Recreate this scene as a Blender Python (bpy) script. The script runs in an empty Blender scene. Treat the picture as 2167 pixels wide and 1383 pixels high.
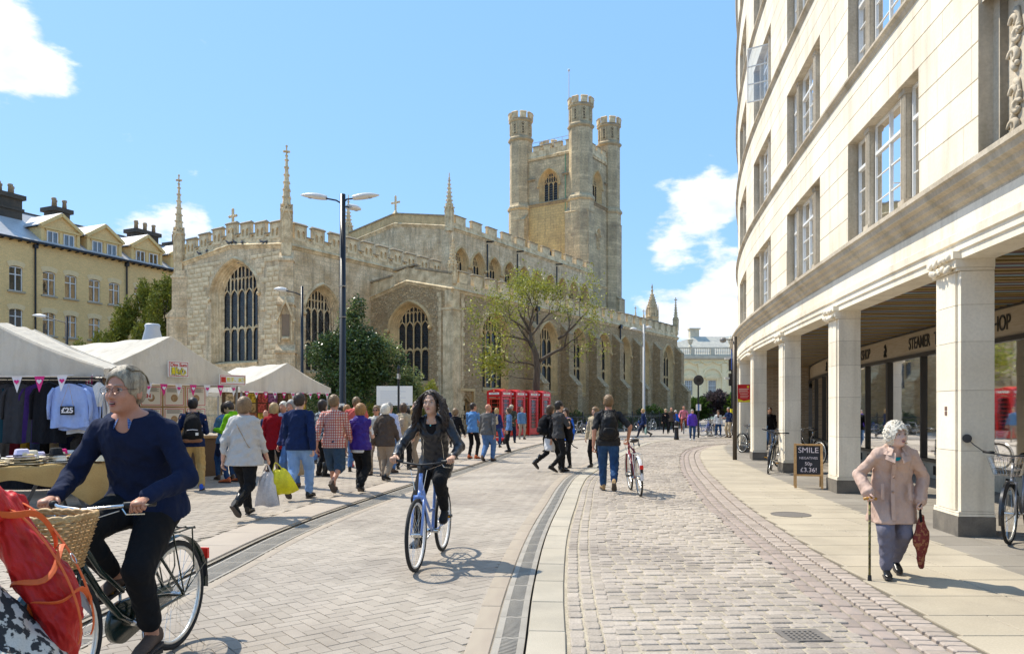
import bpy,bmesh,math,random
import numpy as np
from mathutils import Vector,Matrix,geometry
R=math.radians;PI=math.pi
scene=bpy.context.scene
COL=scene.collection
random.seed(7)
# ------------------------------------------------------------ camera, sky, sun, exposure
cam_d=bpy.data.cameras.new('camera');cam=bpy.data.objects.new('camera',cam_d);COL.objects.link(cam)
cam.location=(0,0,1.5);cam.rotation_euler=(R(90),0,0)
cam_d.sensor_width=36;cam_d.lens=26.58;cam_d.shift_y=.0815
cam_d.clip_start=.05;cam_d.clip_end=3000
scene.camera=cam
SUN_EL=55;SUN_DIR=Vector((-.85,.53,math.tan(R(SUN_EL)))).normalized()
world=bpy.data.worlds.new('World');scene.world=world;world.use_nodes=True
def build_world():
 nt=world.node_tree;N=nt.nodes;L=nt.links;N.clear()
 out=N.new('ShaderNodeOutputWorld');bg=N.new('ShaderNodeBackground')
 sky=N.new('ShaderNodeTexSky');sky.sky_type='NISHITA';sky.sun_disc=False
 sky.sun_elevation=R(SUN_EL);sky.sun_rotation=math.atan2(-.85,.53)
 sky.altitude=0;sky.air_density=1.0;sky.dust_density=.4;sky.ozone_density=3.0
 bg.inputs[1].default_value=.15
 # a clear but pale summer sky: the blue a little lifted evenly, with fair-weather cumulus
 tc=N.new('ShaderNodeTexCoord')
 nrm=N.new('ShaderNodeVectorMath');nrm.operation='NORMALIZE';L.new(tc.outputs['Generated'],nrm.inputs[0])
 n1=N.new('ShaderNodeTexNoise');n1.inputs['Scale'].default_value=9;n1.inputs['Detail'].default_value=9;n1.inputs['Roughness'].default_value=.58
 mp=N.new('ShaderNodeMapping');mp.inputs['Scale'].default_value=(1,1,2.1);L.new(nrm.outputs[0],mp.inputs[0]);L.new(mp.outputs[0],n1.inputs['Vector'])
 # clouds stand where the field of soft lobes and noise passes a threshold
 total=None
 def add(a,b):
  m=N.new('ShaderNodeMath');m.operation='ADD';L.new(a,m.inputs[0])
  if hasattr(b,'is_output'):L.new(b,m.inputs[1])
  else:m.inputs[1].default_value=b
  return m.outputs[0]
 _nm=N.new('ShaderNodeMath');_nm.operation='MULTIPLY';_nm.inputs[1].default_value=2.7;L.new(n1.outputs[0],_nm.inputs[0]);total=_nm.outputs[0]
 for(px,py,rad,amp)in CLOUDS:
  d=Vector((px,1,py)).normalized()
  dt=N.new('ShaderNodeVectorMath');dt.operation='DISTANCE';L.new(nrm.outputs[0],dt.inputs[0]);dt.inputs[1].default_value=d
  mr=N.new('ShaderNodeMapRange');mr.interpolation_type='SMOOTHERSTEP'
  mr.inputs[1].default_value=0;mr.inputs[2].default_value=rad;mr.inputs[3].default_value=amp*1.42;mr.inputs[4].default_value=0
  L.new(dt.outputs['Value'],mr.inputs[0]);total=add(total,mr.outputs[0])
 # scattered clouds everywhere else, near the horizon mostly (large soft noise)
 n2=N.new('ShaderNodeTexNoise');n2.inputs['Scale'].default_value=2.2;n2.inputs['Detail'].default_value=2;L.new(nrm.outputs[0],n2.inputs['Vector'])
 m2=N.new('ShaderNodeMapRange');m2.inputs[1].default_value=.42;m2.inputs[2].default_value=.6;m2.inputs[3].default_value=0;m2.inputs[4].default_value=.4
 L.new(n2.outputs[0],m2.inputs[0])
 # the open blue straight over the street keeps free of them
 sp=N.new('ShaderNodeSeparateXYZ');L.new(nrm.outputs[0],sp.inputs[0])
 fr=N.new('ShaderNodeMapRange');fr.inputs[1].default_value=-.2;fr.inputs[2].default_value=.3;fr.inputs[3].default_value=1;fr.inputs[4].default_value=0
 L.new(sp.outputs[1],fr.inputs[0])
 mm=N.new('ShaderNodeMath');mm.operation='MULTIPLY';L.new(m2.outputs[0],mm.inputs[0]);L.new(fr.outputs[0],mm.inputs[1])
 total=add(total,mm.outputs[0])
 cl=N.new('ShaderNodeMapRange');cl.interpolation_type='SMOOTHSTEP'
 cl.inputs[1].default_value=1.80;cl.inputs[2].default_value=2.16;L.new(total,cl.inputs[0])
 shade=N.new('ShaderNodeTexNoise');shade.inputs['Scale'].default_value=26;shade.inputs['Detail'].default_value=6;L.new(mp.outputs[0],shade.inputs['Vector'])
 cr=N.new('ShaderNodeMix');cr.data_type='RGBA';L.new(shade.outputs[0],cr.inputs[0])
 cr.inputs[6].default_value=(2.6,3.1,4.0,1);cr.inputs[7].default_value=(5.6,5.6,5.6,1)
 hz=N.new('ShaderNodeMix');hz.data_type='RGBA';hz.blend_type='MULTIPLY';hz.inputs[0].default_value=1
 L.new(sky.outputs[0],hz.inputs[6]);hz.inputs[7].default_value=SKY_TINT
 lift=N.new('ShaderNodeMix');lift.data_type='RGBA';lift.inputs[0].default_value=.72
 L.new(hz.outputs[2],lift.inputs[6]);lift.inputs[7].default_value=SKY_BASE
 mix=N.new('ShaderNodeMix');mix.data_type='RGBA'
 L.new(cl.outputs[0],mix.inputs[0]);L.new(lift.outputs[2],mix.inputs[6]);L.new(cr.outputs[2],mix.inputs[7])
 L.new(mix.outputs[2],bg.inputs[0]);L.new(bg.outputs[0],out.inputs[0])
def _d(px,py):return((px-1083.5)/1600,(868-py)/1600)
CLOUDS=[(*_d(20,130),.13,.34),(*_d(70,160),.06,.22),(*_d(-10,40),.07,.3),(*_d(350,500),.085,.36),(*_d(300,520),.06,.3),(*_d(400,480),.05,.3),
          (*_d(1480,400),.075,.30),(*_d(1410,390),.04,.22),(*_d(1540,390),.06,.24),(*_d(1500,540),.12,.40),(*_d(1400,500),.06,.2),(*_d(1420,530),.05,.2),
          (*_d(1560,600),.08,.34),(*_d(1470,690),.10,.34),(*_d(1560,690),.1,.4),(*_d(1350,650),.05,.22),(*_d(1380,700),.07,.2)]
SKY_TINT=(1.0,.95,.95,1);SKY_BASE=(1.12,2.4,4.35,1)
build_world()
sun_d=bpy.data.lights.new('sun','SUN');sun=bpy.data.objects.new('sun',sun_d);COL.objects.link(sun)
sun_d.energy=3.5;sun_d.angle=R(.5);sun_d.color=(1,.93,.80)
sun.rotation_euler=(-SUN_DIR).to_track_quat('-Z','Y').to_euler()
scene.view_settings.view_transform='Standard';scene.view_settings.look='None'
scene.view_settings.gamma=1;scene.view_settings.exposure=.80;scene.view_settings.use_curve_mapping=False
scene.cycles.max_bounces=6;scene.cycles.diffuse_bounces=4;scene.cycles.transparent_max_bounces=8
# ------------------------------------------------------------ mesh builder
class MB:
 def __init__(s):s.v=[];s.f=[];s.m=[];s.k=0
 def add(s,vs,fs):
  n=len(s.v);s.v.extend(vs);s.f.extend([tuple(i+n for i in f)for f in fs]);s.m.extend([s.k]*len(fs));return s
 def box(s,x0,x1,y0,y1,z0,z1,ch=0.):
  if ch<=0:
   v=[(x,y,z)for z in(z0,z1)for y in(y0,y1)for x in(x0,x1)]
   return s.add(v,[(0,2,3,1),(4,5,7,6),(0,1,5,4),(2,6,7,3),(0,4,6,2),(1,3,7,5)])
  # chamfered: 24 vertices
  c=ch;v=[];idx={}
  X=(x0,x1);Y=(y0,y1);Z=(z0,z1)
  for i in(0,1):
   for j in(0,1):
    for k in(0,1):
     sx=c if i==0 else-c;sy=c if j==0 else-c;sz=c if k==0 else-c
     idx[i,j,k,0]=len(v);v.append((X[i],Y[j]+sy,Z[k]+sz))
     idx[i,j,k,1]=len(v);v.append((X[i]+sx,Y[j],Z[k]+sz))
     idx[i,j,k,2]=len(v);v.append((X[i]+sx,Y[j]+sy,Z[k]))
  f=[]
  for a in(0,1):
   f.append([idx[a,j,k,0]for j,k in((0,0),(1,0),(1,1),(0,1))])
   f.append([idx[i,a,k,1]for i,k in((0,0),(1,0),(1,1),(0,1))])
   f.append([idx[i,j,a,2]for i,j in((0,0),(1,0),(1,1),(0,1))])
  for a in(0,1):
   for b in(0,1):
    f.append([idx[a,b,0,0],idx[a,b,1,0],idx[a,b,1,1],idx[a,b,0,1]])
    f.append([idx[a,0,b,0],idx[a,1,b,0],idx[a,1,b,2],idx[a,0,b,2]])
    f.append([idx[0,a,b,1],idx[1,a,b,1],idx[1,a,b,2],idx[0,a,b,2]])
  for i in(0,1):
   for j in(0,1):
    for k in(0,1):f.append([idx[i,j,k,0],idx[i,j,k,1],idx[i,j,k,2]])
  return s.add(v,f)
 def hexa(s,lo,hi):            # two quads of four points
  return s.add(list(lo)+list(hi),[(3,2,1,0),(4,5,6,7),(0,1,5,4),(1,2,6,5),(2,3,7,6),(3,0,4,7)])
 def beam(s,p,q,w,h=None,up=(0,0,1)):
  h=w if h is None else h
  p=Vector(p);q=Vector(q);d=(q-p)
  if d.length<1e-6:return s
  d.normalize();u=Vector(up)
  if abs(d.dot(u))>.98:u=Vector((0,1,0))if abs(d.y)<.9 else Vector((1,0,0))
  a=d.cross(u).normalized()*(w/2);b=a.cross(d).normalized()*(h/2)
  c=[-a-b,a-b,a+b,-a+b]
  return s.hexa([tuple(p+t)for t in c],[tuple(q+t)for t in c])
 def tube(s,pts,r,n=8,closed=False,cap=True,flat=1.):
  P=[Vector(p)for p in pts];m=len(P)
  rr=r if isinstance(r,(list,tuple))else[r]*m
  T=[]
  for i in range(m):
   a=P[i-1]if(i>0 or closed)else P[i];b=P[(i+1)%m]if(i<m-1 or closed)else P[i]
   t=b-a;T.append(t.normalized()if t.length>1e-9 else Vector((0,0,1)))
  u=T[0].orthogonal().normalized()
  if abs(T[0].z)<.9:u=Vector((0,0,1)).cross(T[0]).normalized()
  vs=[]
  for i in range(m):
   u=(u-T[i]*u.dot(T[i]))
   u=u.normalized()if u.length>1e-6 else T[i].orthogonal().normalized()
   w=T[i].cross(u)
   for k in range(n):
    a=2*PI*k/n+PI/n
    vs.append(tuple(P[i]+(u*math.cos(a)+w*(math.sin(a)*flat))*rr[i]))
  fs=[]
  for i in range(m if closed else m-1):
   for k in range(n):
    a=i*n+k;b=i*n+(k+1)%n;j=(i+1)%m
    fs.append((a,b,j*n+(k+1)%n,j*n+k))
  if cap and not closed:fs.append(tuple(range(n-1,-1,-1)));fs.append(tuple((m-1)*n+k for k in range(n)))
  return s.add(vs,fs)
 def lathe(s,prof,n=16,c=(0,0,0),M=None,cap=True,ph=0.,sx=1.,sy=1.):
  vs=[]
  for(r,z)in prof:
   for k in range(n):
    a=2*PI*k/n+ph;p=Vector((r*math.cos(a)*sx,r*math.sin(a)*sy,z))
    if M is not None:p=M@p
    vs.append((p.x+c[0],p.y+c[1],p.z+c[2]))
  fs=[(i*n+k,i*n+(k+1)%n,(i+1)*n+(k+1)%n,(i+1)*n+k)for i in range(len(prof)-1)for k in range(n)]
  if cap:fs.append(tuple(range(n-1,-1,-1)));fs.append(tuple((len(prof)-1)*n+k for k in range(n)))
  return s.add(vs,fs)
 def cyl(s,p,q,r,n=12,r2=None):return s.tube([p,q],[r,r if r2 is None else r2],n)
 def ball(s,c,r,n=10,m=7,sc=(1,1,1)):
  return s.lathe([(max(1e-4,r*math.sin(PI*i/m)),-r*math.cos(PI*i/m)*sc[2])for i in range(m+1)],n,c,sx=sc[0],sy=sc[1],cap=False)
 def grid(s,P,nu,nv):
  vs=[tuple(P(i/nu,j/nv))for j in range(nv+1)for i in range(nu+1)]
  return s.add(vs,[(j*(nu+1)+i,j*(nu+1)+i+1,(j+1)*(nu+1)+i+1,(j+1)*(nu+1)+i)for j in range(nv)for i in range(nu)])
 def plate(s,loops,P,d0,d1):
  """a flat plate with holes: loops of (a, b), P(a, b, d) maps to 3D, from depth d0 to d1"""
  flat=[p for l in loops for p in l]
  tri=geometry.tessellate_polygon([[Vector((a,b,0))for a,b in l]for l in loops])
  n=len(flat);vs=[tuple(P(a,b,d0))for a,b in flat]+[tuple(P(a,b,d1))for a,b in flat]
  fs=[tuple(t)for t in tri]+[(t[2]+n,t[1]+n,t[0]+n)for t in tri]
  o=0
  for l in loops:
   m=len(l)
   for i in range(m):fs.append((o+i,o+(i+1)%m,n+o+(i+1)%m,n+o+i))
   o+=m
  return s.add(vs,fs)
 def strip(s,A,B,closed=False):
  m=len(A);n=m if closed else m-1
  return s.add([tuple(p)for p in A]+[tuple(p)for p in B],[(i,(i+1)%m,m+(i+1)%m,m+i)for i in range(n)])
 def mesh(s,name,mats,smooth=False,fix=True):
  me=bpy.data.meshes.new(name);me.from_pydata(s.v,[],s.f)
  if not isinstance(mats,(list,tuple)):mats=[mats]
  for m in mats:me.materials.append(m)
  if len(mats)>1:me.polygons.foreach_set('material_index',s.m)
  if smooth:me.polygons.foreach_set('use_smooth',[True]*len(me.polygons))
  if fix and len(s.f)<30000:
   b=bmesh.new();b.from_mesh(me);bmesh.ops.recalc_face_normals(b,faces=b.faces);b.to_mesh(me);b.free()
  me.update();return me
def tag(o,label=None,cat=None,group=None,kind=None):
 if label:o['label']=label
 if cat:o['category']=cat
 if group:o['group']=group
 if kind:o['kind']=kind
 return o
def link(name,me,parent=None,loc=None,rz=None,world_space=False,**kw):
 o=bpy.data.objects.new(name,me);COL.objects.link(o)
 if parent is not None:
  o.parent=parent
  if world_space:o.matrix_parent_inverse=parent.matrix_basis.inverted()
 if loc is not None:o.location=loc
 if rz is not None:o.rotation_euler=(0,0,rz)
 return tag(o,**kw)
def ob(name,mb,mats,parent=None,smooth=False,loc=None,rz=None,fix=True,**kw):
 return link(name,mb.mesh(name,mats,smooth,fix),parent,loc,rz,**kw)
def thing(name,label,cat,loc=(0,0,0),rz=0,group=None,scale=None,kind=None):
 o=bpy.data.objects.new(name,None);COL.objects.link(o);o.empty_display_size=.2
 o.location=loc;o.rotation_euler=(0,0,rz)
 if scale:o.scale=(scale,)*3 if not isinstance(scale,tuple)else scale
 return tag(o,label,cat,group,kind)
KIDS={}
def dup(root,loc,rz=None,label=None,group=None,scale=None):
 def cp(o,par):
  c=o.copy();COL.objects.link(c)
  if par is not None:c.parent=par
  for ch in list(o.children):cp(ch,c)
  return c
 r=cp(root,None);r.location=loc
 if rz is not None:r.rotation_euler=(0,0,rz)
 if label:r['label']=label
 if group:r['group']=group
 if scale:r.scale=(scale,)*3 if not isinstance(scale,tuple)else scale
 return r
# ------------------------------------------------------------ materials
def hexc(h):
 c=[int(h[i:i+2],16)/255 for i in(0,2,4)]
 return tuple((x/12.92 if x<=.04045 else((x+.055)/1.055)**2.4)for x in c)+(1,)
def col(c):return hexc(c)if isinstance(c,str)else(tuple(c)+(1,))[:4]
MATS={}
def mat(name,c1,c2=None,rough=.75,ns=2.5,fine=45.,famt=.12,bump=.15,bs=None,isl=0.,metal=0.,spec=.4,brick=None,
  streak=None,weave=None,coat=0.,trans=0.,alpha=1.,stretch=(1,1,1),vor=None,thresh=(.35,.7),emit=None,uvmode='obj',folds=0.,stain=None):
 if name in MATS:return MATS[name]
 m=bpy.data.materials.new(name);m.use_nodes=True;nt=m.node_tree;N=nt.nodes;L=nt.links
 b=N['Principled BSDF'];MATS[name]=m
 b.inputs['Roughness'].default_value=rough;b.inputs['Metallic'].default_value=metal
 b.inputs['Specular IOR Level'].default_value=spec;b.inputs['Coat Weight'].default_value=coat
 if trans:b.inputs['Transmission Weight'].default_value=trans
 tc=N.new('ShaderNodeTexCoord');geo=N.new('ShaderNodeNewGeometry')
 src=tc.outputs['Object']if uvmode=='obj' else geo.outputs['Position']
 mp=N.new('ShaderNodeMapping');mp.inputs['Scale'].default_value=stretch;L.new(src,mp.inputs[0]);vec=mp.outputs[0]
 def noise(scale,det=3,v=None,rgh=.5):
  n=N.new('ShaderNodeTexNoise');n.inputs['Scale'].default_value=scale;n.inputs['Detail'].default_value=det;n.inputs['Roughness'].default_value=rgh
  L.new(v or vec,n.inputs['Vector']);return n.outputs[0]
 def mixc(f,a,c,blend='MIX'):
  x=N.new('ShaderNodeMix');x.data_type='RGBA';x.blend_type=blend
  if hasattr(f,'is_output'):L.new(f,x.inputs[0])
  else:x.inputs[0].default_value=f
  for i,t in((6,a),(7,c)):
   if hasattr(t,'is_output'):L.new(t,x.inputs[i])
   else:x.inputs[i].default_value=t
  return x.outputs[2]
 def rng(v,a,c,d=0.,e=1.):
  x=N.new('ShaderNodeMapRange');L.new(v,x.inputs[0])
  for i,t in enumerate((a,c,d,e)):x.inputs[i+1].default_value=t
  return x.outputs[0]
 c1=col(c1);out=c1;hgt=None
 if c2 is not None:out=mixc(rng(noise(ns,4),thresh[0],thresh[1]),c1,col(c2))
 if vor is not None:            # (scale, colour, amount): irregular rubble stones with mortar
  vs_,vc,va=vor
  w_=N.new('ShaderNodeMix');w_.data_type='RGBA';w_.blend_type='LINEAR_LIGHT';w_.inputs[0].default_value=.06
  nz=N.new('ShaderNodeTexNoise');nz.inputs['Scale'].default_value=3;L.new(vec,nz.inputs[0]);L.new(vec,w_.inputs[6]);L.new(nz.outputs[1],w_.inputs[7])
  ms=N.new('ShaderNodeMapping');ms.inputs['Scale'].default_value=(1,1,2.2);L.new(w_.outputs[2],ms.inputs[0])
  v1=N.new('ShaderNodeTexVoronoi');v1.inputs['Scale'].default_value=vs_;L.new(ms.outputs[0],v1.inputs['Vector'])
  v2=N.new('ShaderNodeTexVoronoi');v2.feature='DISTANCE_TO_EDGE';v2.inputs['Scale'].default_value=vs_;L.new(ms.outputs[0],v2.inputs['Vector'])
  sx=N.new('ShaderNodeSeparateColor');L.new(v1.outputs['Color'],sx.inputs[0])
  out=mixc(rng(sx.outputs[0],0,1,0,va),out,col(vc))
  out=mixc(rng(sx.outputs[1],.5,1,0,va*.5),out,(.80,.64,.42,1))
  edge=rng(v2.outputs['Distance'],.0,.07)
  out=mixc(edge,(.42,.31,.17,1),out);hgt=edge
 if brick is not None:          # (w, h, mortar colour, mortar size, tone var)
  bw,bh,mc,ms_,tv=brick
  sp=N.new('ShaderNodeSeparateXYZ');L.new(src,sp.inputs[0])
  ad=N.new('ShaderNodeMath');ad.operation='ADD';L.new(sp.outputs[0],ad.inputs[0]);L.new(sp.outputs[1],ad.inputs[1])
  cb=N.new('ShaderNodeCombineXYZ');L.new(ad.outputs[0],cb.inputs[0]);L.new(sp.outputs[2],cb.inputs[1])
  bt=N.new('ShaderNodeTexBrick');bt.inputs['Scale'].default_value=1;bt.inputs['Brick Width'].default_value=bw;bt.inputs['Row Height'].default_value=bh
  bt.inputs['Mortar Size'].default_value=ms_;bt.inputs['Mortar Smooth'].default_value=.2;bt.inputs['Bias'].default_value=0
  bt.inputs['Color1'].default_value=(1,1,1,1);bt.inputs['Color2'].default_value=(1-tv,1-tv,1-tv,1);bt.inputs['Mortar'].default_value=(1,1,1,1)
  L.new(cb.outputs[0],bt.inputs['Vector'])
  out=mixc(1.,out,bt.outputs['Color'],'MULTIPLY');out=mixc(bt.outputs['Fac'],out,col(mc))
  hgt=rng(bt.outputs['Fac'],0,1,1,0)
 if weave is not None:          # (scale x, scale z, colour, amount) : crossed bands
  wx,wz,wc,wa=weave
  sp=N.new('ShaderNodeSeparateXYZ');L.new(src,sp.inputs[0]);parts=[]
  for k,sc_ in((0,wx),(2,wz)):
   if not sc_:continue
   mt=N.new('ShaderNodeMath');mt.operation='MULTIPLY';L.new(sp.outputs[k],mt.inputs[0]);mt.inputs[1].default_value=sc_
   fr=N.new('ShaderNodeMath');fr.operation='FRACT';L.new(mt.outputs[0],fr.inputs[0])
   gt=N.new('ShaderNodeMath');gt.operation='GREATER_THAN';L.new(fr.outputs[0],gt.inputs[0]);gt.inputs[1].default_value=.55
   out=mixc(rng(gt.outputs[0],0,1,0,wa),out,col(wc))
 if streak is not None:         # (colour, amount): rain streaks down the face
  ms2=N.new('ShaderNodeMapping');ms2.inputs['Scale'].default_value=(2.2,2.2,.22);L.new(src,ms2.inputs[0])
  out=mixc(rng(noise(1.6,5,ms2.outputs[0],.6),.5,.72,0,streak[1]),out,col(streak[0]))
 if stain is not None:
  out=mixc(rng(noise(stain[2],6,geo.outputs['Position'],.62),.46,.72,0,stain[1]),out,col(stain[0]))
  vg=N.new('ShaderNodeTexVoronoi');vg.inputs['Scale'].default_value=2.6;L.new(geo.outputs['Position'],vg.inputs['Vector']);out=mixc(rng(vg.outputs['Distance'],.035,.05,.35,0),out,col(stain[0]))
 fn=noise(fine,3)
 if famt:out=mixc(1.,out,mixc(rng(fn,.3,.7),(1-famt,)*3+(1,),(1+famt*.6,)*3+(1,)),'MULTIPLY')
 if isl:
  oi=N.new('ShaderNodeObjectInfo');ad=N.new('ShaderNodeMath');ad.operation='ADD';L.new(oi.outputs['Random'],ad.inputs[0]);L.new(geo.outputs['Random Per Island'],ad.inputs[1])
  fr=N.new('ShaderNodeMath');fr.operation='FRACT';L.new(ad.outputs[0],fr.inputs[0])
  x=N.new('ShaderNodeCombineColor')
  for i,ph in enumerate((0,.37,.61)):
   a_=N.new('ShaderNodeMath');a_.operation='MULTIPLY_ADD';L.new(fr.outputs[0],a_.inputs[0]);a_.inputs[1].default_value=isl*(2,2.05,2.2)[i];a_.inputs[2].default_value=1-isl*(1,1.02,1.12)[i]
   L.new(a_.outputs[0],x.inputs[i])
  out=mixc(1.,out,x.outputs[0],'MULTIPLY')
 if hasattr(out,'is_output'):L.new(out,b.inputs['Base Color'])
 else:b.inputs['Base Color'].default_value=out
 if bump:
  bp=N.new('ShaderNodeBump');bp.inputs['Strength'].default_value=bump;bp.inputs['Distance'].default_value=.02 if bs is None else bs
  if hgt is not None:
   mx=N.new('ShaderNodeMath');mx.operation='MULTIPLY_ADD';L.new(fn,mx.inputs[0]);mx.inputs[1].default_value=.35;L.new(hgt,mx.inputs[2]);L.new(mx.outputs[0],bp.inputs['Height'])
  else:L.new(fn,bp.inputs['Height'])
  if folds:
   mf=N.new('ShaderNodeMapping');mf.inputs['Scale'].default_value=(1,1,.6);L.new(src,mf.inputs[0]);b2=N.new('ShaderNodeBump');b2.inputs['Strength'].default_value=folds;b2.inputs['Distance'].default_value=.05
   nf=noise(10,2,mf.outputs[0]);L.new(nf,b2.inputs['Height']);L.new(b2.outputs[0],bp.inputs['Normal'])
  L.new(bp.outputs[0],b.inputs['Normal'])
 if emit:
  b.inputs['Emission Color'].default_value=col(emit[0]);b.inputs['Emission Strength'].default_value=emit[1]
 return m
def paint(name,c,rough=.4,**k):
 k.setdefault('famt',.05);k.setdefault('bump',.02);return mat(name,c,rough=rough,**k)
def glass_mat(name,tint,rough=.03,mix=.85,dark=(.01,.012,.014),ior=1.9,bump=.12):
 """window glass: mirror-like by Fresnel over a clear pane"""
 if name in MATS:return MATS[name]
 m=bpy.data.materials.new(name);m.use_nodes=True;nt=m.node_tree;N=nt.nodes;L=nt.links;MATS[name]=m
 N.remove(N['Principled BSDF']);out=N['Material Output']
 gl=N.new('ShaderNodeBsdfGlossy');gl.inputs['Roughness'].default_value=rough;gl.inputs['Color'].default_value=(1,1,1,1)
 tr=N.new('ShaderNodeBsdfTransparent');tr.inputs[0].default_value=tuple(tint)+(1,)
 fr=N.new('ShaderNodeFresnel');fr.inputs[0].default_value=ior
 tc=N.new('ShaderNodeTexCoord');nz=N.new('ShaderNodeTexNoise');nz.inputs['Scale'].default_value=1.3;L.new(tc.outputs['Object'],nz.inputs[0])
 bp=N.new('ShaderNodeBump');bp.inputs['Strength'].default_value=bump;bp.inputs['Distance'].default_value=.04;L.new(nz.outputs[0],bp.inputs['Height'])
 L.new(bp.outputs[0],gl.inputs['Normal'])
 mx=N.new('ShaderNodeMixShader');L.new(fr.outputs[0],mx.inputs[0]);L.new(tr.outputs[0],mx.inputs[1]);L.new(gl.outputs[0],mx.inputs[2]);L.new(mx.outputs[0],out.inputs[0])
 return m
STONE_CHANCEL=mat('ashlar_cream_weathered',(.90,.70,.43),(.56,.385,.20),ns=1.2,fine=9,famt=.22,bump=.5,bs=.03,brick=(.62,.3,(.52,.40,.26),.012,.12),streak=((.26,.20,.13),.65),spec=.2)
STONE_TRIM=mat('dressed_limestone',(.88,.69,.41),(.50,.355,.19),ns=2.0,fine=14,famt=.2,bump=.4,bs=.02,streak=((.24,.19,.13),.5),spec=.2)
STONE_DARK=mat('coping_stone_lichened',(.42,.33,.20),(.25,.20,.14),ns=3,fine=16,famt=.25,bump=.4,bs=.02,spec=.2)
STONE_RUBBLE=mat('rubble_stone',(.70,.48,.24),(.46,.30,.15),ns=.8,fine=11,famt=.25,bump=.9,bs=.05,vor=(4.6,(.40,.265,.135),.75),spec=.2)
STONE_TOWER=mat('tower_ashlar_grey',(.76,.58,.33),(.46,.35,.21),ns=.7,fine=6,famt=.22,bump=.5,bs=.03,brick=(.75,.32,(.36,.28,.18),.012,.25),streak=((.25,.21,.16),.45),spec=.2)
STONE_OCHRE=mat('tower_render_ochre',(.74,.52,.22),(.58,.41,.19),ns=.8,fine=8,famt=.18,bump=.4,bs=.03,brick=(.7,.3,(.3,.22,.12),.01,.14),streak=((.24,.17,.10),.5),spec=.2)
STONE_OCHRE_TRIM=mat('ochre_moulded_stone',(.74,.52,.25),(.54,.37,.18),ns=1.6,fine=12,famt=.2,bump=.35,bs=.02,streak=((.26,.18,.10),.4),spec=.2)
LIME=mat('portland_limestone',(.87,.79,.64),(.76,.67,.515),ns=.9,fine=30,famt=.06,bump=.12,isl=.05,streak=((.50,.42,.31),.5),spec=.25)
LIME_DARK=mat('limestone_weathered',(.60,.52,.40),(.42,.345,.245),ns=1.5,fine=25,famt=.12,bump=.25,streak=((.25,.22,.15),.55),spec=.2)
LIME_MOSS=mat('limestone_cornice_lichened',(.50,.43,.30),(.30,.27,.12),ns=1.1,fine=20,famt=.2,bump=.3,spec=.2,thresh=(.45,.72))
GLASS_DARK=mat('leaded_church_glass',(.012,.016,.02),(.03,.035,.035),ns=1.5,rough=.25,spec=.5,fine=3,famt=.3,bump=.25,brick=(.13,.17,(.05,.05,.05),.012,.5))
LEAD=mat('lead_roof',(.22,.22,.22),(.16,.16,.16),rough=.6)
IRON=paint('black_iron_paint',(.012,.012,.014),.35)
WHITE_PAINT=paint('white_window_paint',(.74,.73,.69),.45)
def cloth(name,c,c2=None,**k):
 k.setdefault('rough',.9);k.setdefault('fine',260);k.setdefault('bump',.18);k.setdefault('bs',.004);k.setdefault('famt',.14);k.setdefault('spec',.2);k.setdefault('ns',5);k.setdefault('folds',.9)
 return mat('cloth_'+name,c,c2,**k)
# ============================================================ GROUND
LD=[(-3.2,1.0),(-3.02,5.5),(-2.95,7.2),(-2.9,9.0),(-2.72,10.8),(-2.42,12.8),(-2.02,15.2),(-1.4,18.6),(-.75,22.4),(.02,27.6),(1.6,35),(2.7,37.8),(5.7,41.5),(12,46),(24,52)]
RD=[(-.30,1.0),(-.14,3.2),(-.033,4.66),(.063,6.3),(.233,8.4),(.424,10.2),(.677,12.24),(1.02,15),(1.45,17.6),(2.35,21.3),(3.2,24.7),(5.0,31.5),(7.0,37),(10.5,41),(20,46.5)]
GU=[(1.95,1.0),(2.12,3.2),(2.28,4.8),(2.42,6.4),(2.66,8.7),(2.98,11.4),(3.37,14),(3.78,16.4),(4.22,18.9),(5.0,22.6),(5.85,26.2),(6.9,29.6),(8.6,33),(12,35.6),(20,37.5)]
def smooth_poly(P,n=8):
 out=[]
 for i in range(len(P)-1):
  p0=Vector(P[max(0,i-1)]);p1=Vector(P[i]);p2=Vector(P[i+1]);p3=Vector(P[min(len(P)-1,i+2)])
  for k in range(n):
   t=k/n;out.append(.5*((2*p1)+(p2-p0)*t+(2*p0-5*p1+4*p2-p3)*t*t+(3*p1-p0-3*p2+p3)*t**3))
 out.append(Vector(P[-1]));return out
LD,RD,GU=(smooth_poly(p)for p in(LD,RD,GU))
def ix(P,y):return float(np.interp(y,[p[1]for p in P],[p[0]for p in P]))
def offs(P,d):
 out=[]
 for i,p in enumerate(P):
  t=(P[min(i+1,len(P)-1)]-P[max(i-1,0)]).normalized();out.append(p+Vector((t.y,-t.x))*d)
 return out
def arclen(P):
 s=[0]
 for i in range(1,len(P)):s.append(s[-1]+(P[i]-P[i-1]).length)
 return s
def along(P,s,S=None):
 S=S or arclen(P);i=min(max(int(np.searchsorted(S,s))-1,0),len(P)-2)
 t=(s-S[i])/max(1e-9,S[i+1]-S[i]);d=(P[i+1]-P[i]).normalized();return P[i].lerp(P[i+1],t),d
def FXY(y):return 4.515+.075*y+.0021*y*y+.0049*max(0,y-22)**2
FC=[Vector((FXY(y),y))for y in np.arange(1.0,48,.25)]
FS=arclen(FC);FYS=[p.y for p in FC]
def s_of_y(y):return float(np.interp(y,FYS,FS))
def fpt(s,off=0.,z=0.):           # point on the curved street front; off > 0 towards the street
 p,d=along(FC,s,FS);return Vector((p.x-d.y*off,p.y+d.x*off,z))
SLAB=mat('ground_grey_asphalt',(.20,.18,.16),(.26,.235,.2),fine=60,bump=.2)
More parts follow.
